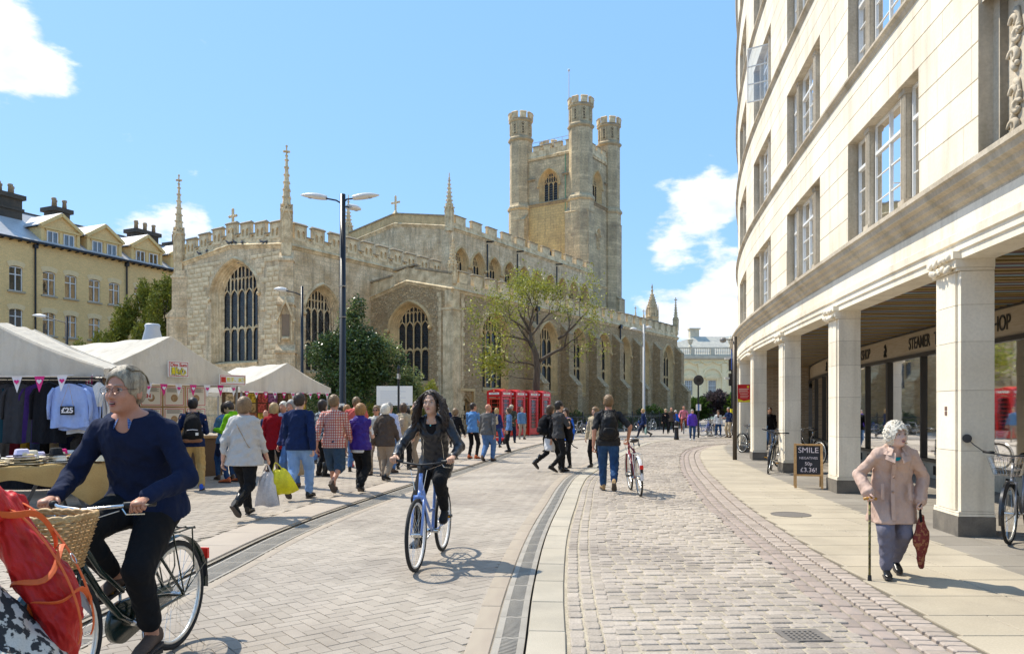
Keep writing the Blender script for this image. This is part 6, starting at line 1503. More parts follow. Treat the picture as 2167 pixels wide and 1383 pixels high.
for i,(x,z,s_)in enumerate(((-1.1,.93,.42),(-.62,.93,.36),(-1.05,1.35,.34),(-1.2,1.69,.3))):
 t=thing('cardboard_box',['large carton on the left of the Dim Sum counter','smaller carton beside the large one on the counter','carton stacked on the large one','topmost small carton of the stack'][i],'box',S2P(x,.6,z),u57+.1*i,'cartons on the Dim Sum counter');mb=MB();mb.box(-s_/2,s_/2,-s_/2,s_/2,0,s_*.95);ob('carton',mb,CARD,t);mb=MB();mb.box(-s_/2,s_/2,-.03,.03,s_*.951,s_*.957);ob('tape',mb,mat('tape',(.5,.4,.25),rough=.3),t)
for i in range(3):
 t=thing('sauce_bottle',['left orange','middle orange','right yellow'][i]+' sauce bottle at the counter edge','bottle',S2P(-.30+i*.12,.42,.93),0,'sauce bottles on the Dim Sum counter');mb=MB();mb.lathe([(.036,0),(.038,.01),(.038,.16),(.015,.2),(.014,.23)],12);ob('bottle',mb,paint('sauce_%d'%(i//2),[(.75,.25,.02),(.75,.55,.03)][i//2],.3),t,smooth=True);mb=MB();mb.lathe([(.017,.23),(.017,.26)],10);ob('cap',mb,REDP,t)
# ---- stall 3 goods
cols3=[(.50,.36,.16),(.55,.10,.08),(.30,.12,.30),(.62,.45,.05),(.60,.48,.30),(.15,.09,.05),(.5,.2,.1),(.65,.15,.2)]
r=random.Random(17)
bk=thing('print_display','wall of hanging coloured cloth squares at the back of the far stall','textiles',S3P(0,1.3,0),R(45));mb=MB();mb.box(-1.4,1.4,.02,.05,1.0,2.05);ob('panel',mb,WOOD_D,bk)
for i in range(8):
 for k in range(3):
  x=-1.3+i*.34;z=1.15+k*.3;mb=MB();mb.box(x,x+.30+r.uniform(-.05,.03),-.01,.01,z,z+.27);c=r.choice(cols3);ob('cloth_square',mb,mat('print_%d'%cols3.index(c),c,tuple(v*.45 for v in c),ns=14,rough=.8,thresh=(.45,.55)),bk)
tb=thing('display_table','table of small goods under the far stall','table',S3P(0,.1,0),R(45));mb=MB();mb.box(-1.35,1.35,0,.8,.82,.87);ob('table_top',mb,WOOD,tb);mb=MB();mb.grid(lambda u,v:(-1.36+2.72*u,-.01+.02*math.sin(u*30),.05+.8*v),30,2);ob('table_cloth',mb,cloth('maroon_drape',(.16,.03,.04)),tb,fix=False)
# ---- stall 1: hat table with hessian cloth, shirts and dark clothes on rails
HESS=mat('hessian',(.50,.35,.15),(.38,.25,.10),ns=2,rough=.95,fine=220,famt=.3,bump=.5,bs=.006,spec=.1)
tx,ty,trz=-6.62,10.55,R(52)
tb=thing('trestle_table','trestle table under a rough brown hessian cloth, piled with hats','table',(tx,ty,0),trz)
mb=MB();mb.box(-1.6,1.0,0,.95,.70,.73);ob('table_top',mb,WOOD_D,tb)
mb=MB()
for x in(-1.2,.4):
 for s_ in(-.3,.3):mb.beam((x+s_,.1,0),(x,.2,.7),.05);mb.beam((x+s_,.85,0),(x,.75,.7),.05)
ob('trestle',mb,paint('trestle_grey',(.2,.2,.2)),tb)
def clothgrid(u,v):
 # v: 0 at the back edge, 1 at the hem of the hanging front
 L_=.95;hang=.22+.62*max(0,(u-.58)/.42)**1.3+.035*math.sin(u*23);s=v*(L_+hang);x=-1.62+2.64*u
 if s<L_:return(x,L_-s,.737+.006*math.sin(u*40+s*20)+.004*math.sin(s*33))
 q=s-L_;return(x+.04*math.sin(u*30)*q,-.015-.05*math.sin(u*37+2)*q-.03*q,.737-q)
mb=MB();mb.grid(clothgrid,70,34)
def sidecl(u,v):
 q=v*(.70-.06*math.sin(u*7));bulge=.10*math.sin(PI*v)*(.5+.5*math.sin(u*9))+.25*v*(1-u)*.3
 return(1.02+bulge+.02*math.sin(u*30)*v,.95*(1-u)*(1)-.02,.735-q)
mb.grid(sidecl,30,14);ob('hessian_cloth',mb,HESS,tb,smooth=True,fix=False)
def TP(x,y,z):return(tx+x*math.cos(trz)-y*math.sin(trz),ty+x*math.sin(trz)+y*math.cos(trz),z)
HATC={'white':(.78,.74,.66),'straw':(.62,.47,.24),'black':(.02,.02,.02),'lilac':(.62,.58,.75),'pink':(.62,.02,.16),'tan':(.45,.28,.10),'natural':(.70,.62,.46)}
def hat(c,band=True,wide=.165,hgt=.11):
 t=[]
 mb=MB();mb.lathe([(.0005,hgt-.015),(.03,hgt-.012),(.06,hgt),(.075,hgt-.012),(.088,.02),(.092,.006),(.12,.004),(wide,.014),(wide+.004,.012),(wide,.008),(.12,-.002),(.09,0)],28,sx=1.12,cap=False);hm=mb.mesh('crown',cloth('hat_'+c,HATC[c],rough=.85,fine=500),True)
 b=MB();b.lathe([(.094,.006),(.0925,.03),(.0905,.03),(.092,.006)],28,sx=1.12,cap=False);bm_=b.mesh('hat_band',cloth('hat_band',(.015,.015,.018)),True)
 return hm,bm_
hats={k:hat(k,wide=w)for k,w in(('white',.165),('straw',.165),('black',.17),('lilac',.165),('pink',.13),('tan',.16),('natural',.19))}
layout=[(.78,.22,1,'white','white trilby with a black band, front row nearest the table corner'),(.36,.20,1,'white','white trilby with a black band under the black hat'),(.36,.32,4,'black','black brimmed hat raised on the stack'),(-.05,.22,2,'straw','dark banded straw hat in the middle of the front row'),(-.10,.28,4,'lilac','lilac white hat on top of the straw one'),(-.5,.25,2,'straw','dark banded straw hat at the far left of the front row'),(.10,.5,3,'natural','wide natural straw hat behind the black one'),(.62,.38,1,'tan','tan hat lying right of the black one'),(.85,.5,2,'natural','cream hat on the right end of the table'),(.84,.52,4,'white','white hat topping the right end stack'),(.56,.68,3,'pink','bright pink hat at the back of the table'),(.28,.75,2,'lilac','lilac hat behind the black one'),(.74,.8,2,'white','white hat at the back right corner'),(-.35,.62,3,'white','white hat in the back row at the left'),(.90,.12,1,'natural','flat cream hat lying at the very corner of the cloth'),(-.85,.3,2,'lilac','pale lilac hat at the left end')]
for(x,y,st,c,lb_)in layout:
 z0=.745
 for k in range(st):
  top=k==st-1;cc=c if top else 'natural'
  h=thing('hat',lb_ if top else 'cream hat, layer %s under the %s'%(['one','two','three'][k],' '.join(lb_.replace(',','').split()[:9])),'hat',TP(x,y,z0+k*.035),random.Random(k+int(x*9)).uniform(0,3),'hats on the hessian table')
  link('crown',hats[cc][0],h)
  if cc not in('pink','natural'):link('hat_band',hats[cc][1],h)
def garment(name,label,loc,rz,c,w=.5,h=.75,sleeves=True,cat='shirt',group='clothes hanging in the nearest stall',tri=False,seed=0):
 t=thing(name,label,cat,loc,rz,group);r=random.Random(seed);ph=r.uniform(0,6)
 def F(side):
  def P(u,v):
   wd=(w/2)*(1+.12*v)if not tri else(w/2)*(1-.75*v);x=-wd+2*wd*u;sh=.10*abs(2*u-1)**1.5*(1-v)
   fold=.018*math.sin(u*16+ph+v*2)*(.3+v);return(x,side*(.035*(1-abs(2*u-1)**4)+.004)+fold,-.03-sh*1.0-(h-sh)*v-.012*math.sin(u*11+ph)*v)
  return P
 mb=MB();mb.grid(F(-1),18,12);mb.grid(F(1),18,12)
 if sleeves:
  for s_ in(-1,1):mb.tube([(s_*w*.44,0,-.11),(s_*w*.56,0,-.22),(s_*w*.60,.01,-.42),(s_*w*.585,0,-.60)],[.05,.062,.055,.045],8,flat=.5)
 ob('fabric',mb,c,t,smooth=True,fix=False)
 hb=MB();hb.tube([(-w*.36,0,-.07),(0,0,0),(w*.36,0,-.07)],.009,5);hb.tube([(0,0,0),(0,0,.05),(.02,0,.075),(.035,0,.05)],.004,5);ob('hanger',hb,IRON,t)
 return t
rail=thing('clothes_rail','dark clothes rail under the front edge of the nearest stall','rail',(-8.3,12.15,0));mb=MB();mb.tube([(-1.7,0,2.02),(1.72,0,2.02)],.016,6);ob('bar',mb,IRON,rail);mb=MB();mb.tube([(-1.7,.0,0),(-1.7,0,2.02)],.016,6);mb.tube([(1.7,.0,0),(1.7,0,2.02)],.016,6);ob('upright',mb,IRON,rail)
BLUE_S=cloth('pale_blue_linen',(.36,.47,.78));DK=[cloth('black_cotton',(.012,.012,.015)),cloth('charcoal_jersey',(.045,.045,.05)),cloth('navy_cotton',(.012,.02,.05)),cloth('purple_cotton',(.05,.02,.12)),cloth('bottle_green_cotton',(.02,.055,.02)),cloth('teal_cotton',(.01,.05,.07))]
sh_=garment('hanging_shirt','pale blue linen shirt with a black £25 card, front of the stall',(-7.02,12.0,1.96),.15,BLUE_S,.52,.70,seed=1,group=None)
garment('hanging_shirt','pale blue shirt just behind the one with the price card',(-6.93,12.1,1.96),.22,BLUE_S,.54,.74,seed=2);garment('hanging_shirt','white shirt edge showing right of the blue shirts',(-6.86,12.2,1.96),.3,cloth('white_cotton',(.7,.7,.7)),.52,.80,seed=3)
for i,(x,c,lb_)in enumerate(((-7.42,0,'black long top hanging left of the blue shirts'),(-7.62,3,'dark purple top between the black tops'),(-7.86,1,'charcoal grey long sleeved top on the rail'),(-8.12,1,'dark grey tunic hanging left of the charcoal top'),(-8.38,5,'dark teal top hanging at the left of the rail'),(-8.55,4,'bottle green trousers hanging at the far left'))):
 garment('tunic',lb_,(x,12.12+.05*(i%2),1.96),.1*(i%3)+.1,DK[c],.46,.95,seed=10+i,cat='clothes',sleeves=i<5)
pc=board('price_card','small black price card reading £25 on the blue shirt',(-7.0,11.90,1.50),.15,.21,.14,None,face=mat('slate_card',(.015,.015,.016)),cat='price card',th=.006);lett('£25',.115,WHT,pc,0,0,bold=.004);mb=MB();mb.tube([(-.09,.0,.07),(.01,.03,.42),(.09,0,.07)],.003,4);ob('cord',mb,WOOD,pc)
for i,x in enumerate((-6.55,-6.38)):
 garment('tunic',['white narrow top on a black hanger behind the cyclist head','second white narrow top, closest to the stall corner'][i],(x,12.0,1.98),.1,cloth('white_cotton',(.7,.7,.7)),.2,.38,sleeves=False,cat='clothes',tri=True,seed=30+i)
# dark back of the stall: a second rail of folded and hung clothes
r=random.Random(23);rail2=thing('clothes_rail','low crowded rail of mixed trousers deeper inside the nearest stall','rail',(-7.6,13.2,0));mb=MB();mb.tube([(-1.6,0,1.12),(1.2,0,1.12)],.016,6);ob('bar',mb,IRON,rail2);mb=MB();mb.tube([(-1.6,0,0),(-1.6,0,1.12)],.016,6);mb.tube([(1.2,0,0),(1.2,0,1.12)],.016,6);ob('upright',mb,IRON,rail2)
names=['navy','khaki','black','denim','mustard','maroon','grey'];mcs=[cloth('m_'+n,c)for n,c in zip(names,((.015,.02,.05),(.25,.2,.13),(.01,.01,.012),(.05,.08,.16),(.35,.22,.03),(.12,.01,.02),(.12,.12,.12)))]
for i in range(14):garment('hung_trousers','%s trousers, place %s from the right on the low inner rail'%(names[i%7],['one','two','three','four','five','six','seven','eight','nine','ten','eleven','twelve','thirteen','fourteen'][i]),(-6.5-i*.17,13.2,1.08),1.1+r.uniform(-.2,.2),mcs[i%7],.4,.6,False,'trousers','trousers on the inner rail',seed=40+i)
bd=thing('stall_back_cloth','dark back sheet closing the nearest stall','backdrop',(-8.7,13.9,0),.16);mb=MB();mb.grid(lambda u,v:(-1.75+3.5*u,.04*math.sin(u*25),.05+2.05*v),30,3);ob('sheet',mb,cloth('back_sheet',(.02,.02,.025)),bd,fix=False)
bd=thing('stall_side_cloth','brown wooden side screen at the right of the nearest stall','screen',(-6.78,12.5,0),.16);mb=MB()
for i in range(6):mb.box(0,.02,i*.24,i*.24+.23,.5,2.05)
ob('boards',mb,WOOD_D,bd,kind='stuff')
vt=thing('stall_vent','silver metal roof cowl rising behind the stalls','vent',(-11.65,24.5,2.4));mb=MB();mb.lathe([(.48,0),(.46,.8),(.22,1.75),(.24,1.85),(.20,1.9)],20);ob('cowl',mb,paint('zinc_cowl',(.50,.52,.54),.5,metal=.1),vt,smooth=True);mb=MB();mb.lathe([(.5,-2.4),(.5,0)],16);ob('duct',mb,paint('zinc_cowl',(.50,.53,.58),.35,metal=.6),vt)
# ============================================================ LAMPS, POSTS AND SIGNS
HEADW=paint('lamp_head_white',(.62,.60,.56),.35);LENS=paint('lamp_lens',(.35,.33,.3),.2)
def lamp_head(t,p,ang,L_=.95,tilt=.14):
 M=Matrix.Rotation(ang,3,'Z')@Matrix.Rotation(-tilt,3,'Y');q=lambda x,y,z:tuple(Vector(p)+M@Vector((x,y,z)))
 mb=MB();N_=12;S_=[]
 for i in range(9):
  f=i/8;w=.22*math.sin(PI*(.18+.80*f))**.7;h=.15*math.sin(PI*(.22+.76*f))**.7;S_.append([q(L_*f,w*math.cos(a),h*math.sin(a)*(1 if math.sin(a)>0 else .45))for a in[2*PI*k/N_ for k in range(N_)]])
 for a,b in zip(S_,S_[1:]):mb.strip(a,b,True)
 mb.add(S_[0],[tuple(range(N_))]);mb.add(S_[-1],[tuple(range(N_))]);h_=ob('lamp_head',mb,HEADW,t,smooth=True)
 lm_=MB();lm_.ball(q(L_*.62,0,-.03),.10,10,6,(1,1,.5));ob('lens',lm_,LENS,h_,smooth=True);c=MB();c.ball(q(L_*.35,0,.11),.035,8,5);ob('photocell',c,paint('cell_grey',(.3,.3,.3)),h_)
def lamp_post(label,loc,h,r,heads,pole_m=IRON,arm=.55,L_=.95,collar=True):
 t=thing('street_lamp',label,'street lamp',loc);mb=MB();mb.tube([(0,0,0),(0,0,1.2),(0,0,1.25),(0,0,h)],[r*1.35,r*1.35,r,r*.82],16);ob('pole',mb,pole_m,t,smooth=True)
 if collar:mb=MB();[mb.lathe([(r*1.06,z),(r*1.06,z+.03)],16)for z in(h*.52,h*.64)];ob('collar_band',mb,STEEL,t)
 for(a,dz,al)in heads:
  e=(math.cos(a)*al,math.sin(a)*al,h-.25+dz+al*.2);m=MB();m.tube([(0,0,h-.35+dz),(math.cos(a)*al*.4,math.sin(a)*al*.4,h-.2+dz),e],.03,8);ob('arm',m,pole_m,t);lamp_head(t,e,a,L_)
 return t
lamp_post('tall black triple headed street lamp before the dark evergreen tree',(-6.27,28,0),9.5,.125,[(PI*.98,-.02,.62),(.05,.02,.38),(PI*.42,-.2,.5)],L_=.98)
lamp_post('shorter black single arm lamp in front of the church corner buttress',(-9.72,35,0),7.25,.075,[(PI*.96,-.1,.75)],L_=.62,collar=False)
lamp_post('black single arm lamp before the yellow brick building',(-26.5,45,0),7.1,.09,[(PI*.97,-.05,1.3)],L_=.9,collar=False)
lamp_post('slim pale grey lamp post before the aisle buttresses',(8.72,50,0),7.2,.085,[(PI*.9,-.2,.5),(.1,-.05,.1)],paint('post_grey',(.42,.43,.43),.5),L_=.45,collar=False)
nb=board('lamp_notice','small white notice strapped to the tall lamp post',(-6.27,27.84,1.55),0,.20,.42,None,cat='notice');mb=MB();[mb.box(-.07,.07,-.003,0,.12-i*.05,.135-i*.05)for i in range(5)];ob('print_lines',mb,mat('ink_black',(.02,.02,.02)),nb,kind='stuff')
sg=thing('notice_board','large white notice board on posts before the dark evergreen tree','notice board',(-5.75,37,0));mb=MB();mb.box(-.88,.88,0,.04,1.75,2.70);ob('board',mb,WB_,sg);mb=MB();[mb.box(-.7,.55-.25*(i%3),-.004,0,2.42-i*.1,2.44-i*.1)for i in range(7)];mb.box(.42,.66,-.004,0,1.78,1.86);ob('print_lines',mb,mat('faint_print',(.45,.48,.55)),sg,kind='stuff')
for x in(-.7,.7):mb=MB();mb.box(x-.04,x+.04,.04,.1,0,2.6);ob('leg',mb,POLE,sg)
fp_=thing('finger_post','thin dark signpost standing in front of the white notice board','signpost',(-4.50,30,0));mb=MB();mb.tube([(0,0,0),(0,0,3.1)],.045,10);ob('pole',mb,IRON,fp_);mb=MB();mb.lathe([(.05,3.1),(.07,3.16),(.02,3.3)],10);ob('finial',mb,IRON,fp_);mb=MB();mb.box(-.02,.02,-.3,.3,2.75,2.95);ob('sign_plate',mb,HEADW,fp_)
# red telephone boxes
RED=paint('telephone_box_red',(.56,.012,.010),.3,coat=.3);RED2=paint('telephone_door_orange_red',(.62,.055,.022),.35)
def phone_box():
 t=thing('telephone_box','','telephone box',(0,0,0));W=.45;H=2.06
 mb=MB()
 for sx in(-1,1):
  for sy in(-1,1):mb.box(sx*W-(.09 if sx>0 else 0),sx*W+(.09 if sx<0 else 0),sy*W-(.09 if sy>0 else 0),sy*W+(.09 if sy<0 else 0),.06,H)
 mb.box(-W-.01,W+.01,-W-.01,W+.01,H,H+.09);mb.box(-W+.03,W-.03,-W+.03,W-.03,H+.09,H+.27)
 ob('frame',mb,RED,t);mb=MB();mb.box(-W-.02,W+.02,-W-.02,W+.02,0,.06);ob('plinth',mb,paint('box_plinth_black',(.02,.02,.02)),t)
 # segmental pediments and domed roof
 mb=MB();n=10
 def dome(u,v):
  x=-W+2*W*u;y=-W+2*W*v;e=1-max(abs(2*u-1),abs(2*v-1))**3
  return(x,y,H+.27+.10*(1-max(0,min(abs(2*u-1),abs(2*v-1)))**2)+.04*e)
 mb.grid(dome,12,12)
 for k in range(4):
  M=Matrix.Rotation(PI/2*k,3,'Z');top=[(-W+2*W*i/n,H+.27+.10*(1-(2*i/n-1)**2))for i in range(n+1)]
  for yy in(-W-.012,):mb.strip([tuple(M@Vector((x,yy,H+.10)))for x,z in top],[tuple(M@Vector((x,yy,z)))for x,z in top]);mb.strip([tuple(M@Vector((x,yy,z)))for x,z in top],[tuple(M@Vector((x,-W+.05,z)))for x,z in top])
 ob('roof',mb,RED,t,smooth=False,fix=False)
 for k in range(4):
  M=Matrix.Rotation(PI/2*k,3,'Z');rz_=PI/2*k;dm_=RED2 if k%2==1 else RED
  mb=MB();q=lambda a,b,c_:tuple(M@Vector((a,b,c_)))
  def bx(m_,x0,x1,y0,y1,z0,z1):m_.hexa([q(x0,y0,z0),q(x1,y0,z0),q(x1,y1,z0),q(x0,y1,z0)],[q(x0,y0,z1),q(x1,y0,z1),q(x1,y1,z1),q(x0,y1,z1)])
  bx(mb,-.36,.36,-W+.02,-W+.06,.08,.42);bx(mb,-.36,-.29,-W+.02,-W+.06,.42,2.0);bx(mb,.29,.36,-W+.02,-W+.06,.42,2.0);bx(mb,-.29,.29,-W+.02,-W+.06,1.93,2.0)
  for i in range(1,8):bx(mb,-.29,.29,-W+.03,-W+.05,.42+i*1.51/8-.009,.42+i*1.51/8+.009)
  for x in(-.19,.19):bx(mb,x-.009,x+.009,-W+.03,-W+.05,.42,1.93)
  d=ob('door' if k==1 else 'side_panel',mb,dm_,t)
  g=MB();g.add([q(-.29,-W+.045,.42),q(.29,-W+.045,.42),q(.29,-W+.045,1.93),q(-.29,-W+.045,1.93)],[(0,1,2,3)]);ob('pane',g,glass_mat('box_glass',(.55,.58,.55),ior=1.7,bump=.05),d,fix=False)
  s=MB();bx(s,-.31,.31,-W-.022,-W-.008,H+.115,H+.215);sg_=ob('telephone_sign',s,paint('opal_sign',(.80,.78,.70),.3),t)
  tx_=text('TELEPHONE',.082,mat('ink_black',(.02,.02,.02)),q(0,-W-.024,H+.165),(PI/2,0,rz_),sg_,ext=.0008)
  c=MB();c.ball(q(0,-W-.014,H+.30),.033,8,5);ob('crown_emblem',c,paint('crown_gilt',(.65,.5,.2),.4),t)
 mb=MB();mb.box(-.25,.25,.2,.3,.9,1.7);ob('phone_panel',mb,mat('grey_panel',(.1,.1,.1)),t);mb=MB();mb.box(-.12,.0,.12,.2,1.1,1.4);ob('handset',mb,mat('black_plastic',(.01,.01,.01)),t)
 return t
pbx=phone_box();pbx['group']='row of red telephone boxes';pbx.scale=(1.1,)*3;pbx.rotation_euler=(0,0,CH_A)
PBL=['nearest red telephone box at the left end of the row of four','second red telephone box in the row of four','third red telephone box in the row of four','farthest red telephone box, rightmost of the row of four']
pbx.location=(-.72,42.6,0);pbx['label']=PBL[0]
for i in(1,2,3):dup(pbx,(-.72+.80*i,42.6+1.24*i,0),CH_A,PBL[i])
# churchyard railings
def railing(label,p,q,h=1.25,sp=.14,m=IRON,base=.0):
 p=Vector(p);q=Vector(q);d=q-p;L_=d.length;t=thing('railing',label,'railing',tuple(p),math.atan2(d.y,d.x));mb=MB();mb.box(0,L_,-.02,.02,h-.18,h-.14);mb.box(0,L_,-.02,.02,.15+base,.19+base);ob('rail',mb,m,t)
 b=MB();b.tube([(0,0,base),(0,0,h-.04)],.013,5);b.lathe([(.022,h-.04),(.003,h+.06)],4);me=b.mesh('baluster',m)
 for i in range(min(290,int(L_/sp))):
  o=bpy.data.objects.new('baluster',me);COL.objects.link(o);o.parent=t;o.location=((i+.5)*sp,0,0)
 for i in range(int(L_/2.6)+1):mb=MB();mb.box(i*2.6-.035,i*2.6+.035,-.035,.035,0,h+.1);mb.ball((i*2.6,0,h+.14),.05,8,5);ob('post',mb,m,t)
 return t
railing('black churchyard railing running back along the aisle wall',(3.2,47.2,0),(15.5,66.0,0));railing('short length of black railing left of the telephone boxes',(-6.8,41.6,0),(-1.4,44.0,0))
# bus stop pole with small lamp, blue flag and red notice
bp=thing('sign_pole','thick bronze sign pole with a small lamp arm at the footway edge','sign pole',(6.78,23.0,0));BZ=paint('pole_bronze',(.075,.06,.045),.45,metal=.3)
mb=MB();mb.tube([(0,0,0),(0,0,3.75)],.065,14);ob('pole',mb,BZ,bp,smooth=True);mb=MB();mb.tube([(0,0,3.66),(-.30,0,3.66)],.016,6);ob('arm',mb,BZ,bp);mb=MB();mb.lathe([(.02,0),(.09,.03),(.11,.10),(.06,.16)],12,c=(0,0,0),M=Matrix.Translation((-.36,0,3.58)).to_3x3()if False else None);
lh=ob('lamp_head',mb,paint('lamp_grey',(.25,.24,.22)),bp,smooth=True);lh.location=(-.36,0,3.56)
fl_=board('blue_banner','narrow blue and white banner plate on the bronze pole',(6.66,22.9,3.05),1.3,.16,.62,None,face=paint('banner_blue',(.05,.12,.5)),cat='sign')
mb=MB();mb.box(-.05,.05,-.004,0,-.1,.22);ob('white_stripe',mb,WB_,fl_)
rs_=board('red_notice','red and yellow travel notice fixed to the bronze pole',(7.04,22.95,2.02),-.08,.37,.54,None,face=paint('notice_red',(.60,.02,.02)),cat='notice')
mb=MB();mb.add([(-.18,-.003,-.265),(.18,-.003,-.265),(.18,-.003,-.19),(0,-.003,-.23),(-.18,-.003,-.16)],[(0,1,2,3,4)]);mb.lathe([(.001,0),(.035,0)],12,c=(.12,-.004,.2),M=Matrix.Rotation(PI/2,3,'X'),cap=False);ob('yellow_print',mb,YEL,rs_,fix=False)
mb=MB();[mb.box(-.15+.04*(i>2),.14-.03*(i%2),-.004,0,.12-i*.05,.135-i*.05+.01*(i<2))for i in range(6)];ob('print_lines',mb,mat('notice_print_pink',(.8,.5,.4)),rs_,kind='stuff')
ts=thing('traffic_signal','black traffic signal post with cameras beyond the bronze pole','traffic signal',(13.4,46,0));mb=MB();mb.tube([(0,0,0),(0,0,4.6)],.07,10);ob('pole',mb,IRON,ts)
for i,z in enumerate((3.0,3.9)):mb=MB();mb.box(-.18,.18,-.15,.15,z,z+.75);ob('signal_head',mb,IRON,ts)
for z in(4.6,3.4):mb=MB();mb.box(-.45,-.1,-.08,.08,z,z+.12);ob('camera',mb,HEADW,ts)
mb=MB();mb.box(-.1,.1,-.1,.1,1.3,1.6);ob('push_button',mb,YEL,ts)
t=thing('red_post','slim bright red post beside the bronze sign pole','post',(11.9,40.5,0));mb=MB();mb.tube([(0,0,0),(0,0,1.45)],.045,8);ob('post',mb,REDP,t)
rn=thing('round_sign','dark back of a round road sign on a post beyond the bollard','road sign',(10.35,42,0));mb=MB();mb.tube([(0,0,0),(0,0,3.1)],.045,10);ob('pole',mb,IRON,rn);mb=MB();mb.lathe([(.001,.02),(.27,.02),(.29,0),(.27,-.02),(.001,-.02)],24,c=(0,-.06,3.18),M=Matrix.Rotation(PI/2,3,'X'));ob('disc',mb,paint('sign_back_grey',(.035,.035,.035),.5),rn)
mb=MB();mb.box(-.14,-.05,-.07,-.05,1.5,1.85);mb.box(.05,.14,-.07,-.05,1.5,1.85);ob('white_plate',mb,WB_,rn);mb=MB();mb.box(-.05,.05,-.07,-.05,1.5,1.85);ob('blue_plate',mb,paint('plate_blue',(.1,.2,.5)),rn);mb=MB();mb.box(-.1,.1,-.1,.1,3.1,3.28);ob('clamp',mb,IRON,rn)
bo=thing('bollard','black iron bollard at the bend of the street','bollard',(8.42,38.7,0));mb=MB();mb.lathe([(.13,0),(.13,.12),(.11,.16),(.10,.8),(.12,.82),(.12,.86),(.09,.94),(.03,.99)],16);ob('shaft',mb,IRON,bo,smooth=True);mb=MB();mb.lathe([(.103,.66),(.103,.70)],16);ob('white_band',mb,WB_,bo)
# A-board by the second pillar
ab=thing('chalk_board','wooden framed A board with chalk writing SMILE by the second pillar','sandwich board',(5.70,14.55,0),-.32)
for s_,nm in((-1,'front'),(1,'back')):
 M=Matrix.Rotation(s_*.22,3,'X');q=lambda x,y,z:tuple(M@Vector((x,y,z-.86))+Vector((0,0,.86)))
 mb=MB();
 for x in(-.235,.235):mb.beam(q(x*1.0,s_*.01,0 if True else 0),q(x,s_*.01,.86),.045,.03)
 mb.beam(q(-.235,s_*.01,.25),q(.235,s_*.01,.25),.045,.03);mb.beam(q(-.235,s_*.01,.84),q(.235,s_*.01,.84),.045,.03);fr=ob('wooden_frame',mb,WOOD,ab)
 mb=MB();mb.hexa([q(-.215,-.004,.27),q(.215,-.004,.27),q(.215,.004,.27),q(-.215,.004,.27)],[q(-.215,-.004,.82),q(.215,-.004,.82),q(.215,.004,.82),q(-.215,.004,.82)]);pn=ob('chalk_panel',mb,mat('blackboard',(.02,.022,.028)),fr)
 if s_<0:
  CH=mat('chalk',(.62,.55,.58));
  for(tx_,sz,z)in(('SMILE',.15,.73),('NEGATIVES',.065,.58),('50p',.09,.47),('£3.36!',.12,.35)):text(tx_,sz,CH,q(0,-.012,z),(PI/2-.22,0,0),pn,ext=.001)
# ============================================================ BICYCLES (local frame: x forward, origin on the ground midway)
TYRE=mat('rubber_tyre',(.02,.02,.02),rough=.8);CHROME=mat('chrome',(.62,.62,.60),rough=.18,metal=1.,bump=0);BLACKP=paint('black_plastic_part',(.015,.015,.016),.5);RIMA=mat('alloy_rim',(.70,.68,.62),rough=.3,metal=.6,bump=0)
WICKER=mat('wicker',(.42,.24,.09),(.55,.36,.16),ns=9,rough=.55,fine=90,famt=.3,bump=.3,bs=.003);REFL=paint('red_reflector',(.7,.02,.01),.2);SADL=paint('saddle_leather',(.03,.025,.022),.45)
def ring(mb,c,R_,r,n=40,m=6,ax='y',fl=1.):
 mb.tube([(c[0]+R_*math.cos(2*PI*i/n),c[1],c[2]+R_*math.sin(2*PI*i/n))for i in range(n)],r,m,closed=True,flat=fl);return mb
def make_wheel(parent,x,R_=.34,rim=RIMA,detail=2):
 w=thing('tmp',None,None);bpy.data.objects.remove(w)
 mb=ring(MB(),(0,0,0),R_-.018,.018,40 if detail>1 else 20,8 if detail>1 else 5);t=ob('wheel',mb,TYRE,parent,smooth=True,loc=(x,0,R_))
 mb=ring(MB(),(0,0,0),R_-.045,.014,40 if detail>1 else 20,5);ob('rim',mb,rim,t,smooth=True)
 mb=MB();n=28 if detail>1 else 14
 for i in range(n):
  a=2*PI*i/n;b=a+(.5 if i%2 else-.5);s_=.025 if i%4<2 else-.025
  mb.tube([(.022*math.cos(b),s_,.022*math.sin(b)),((R_-.05)*math.cos(a),0,(R_-.05)*math.sin(a))],.0013 if detail>1 else .0025,3,cap=False)
 mb.tube([(0,-.045,0),(0,.045,0)],.02,8);ob('spokes',mb,CHROME,t);return t
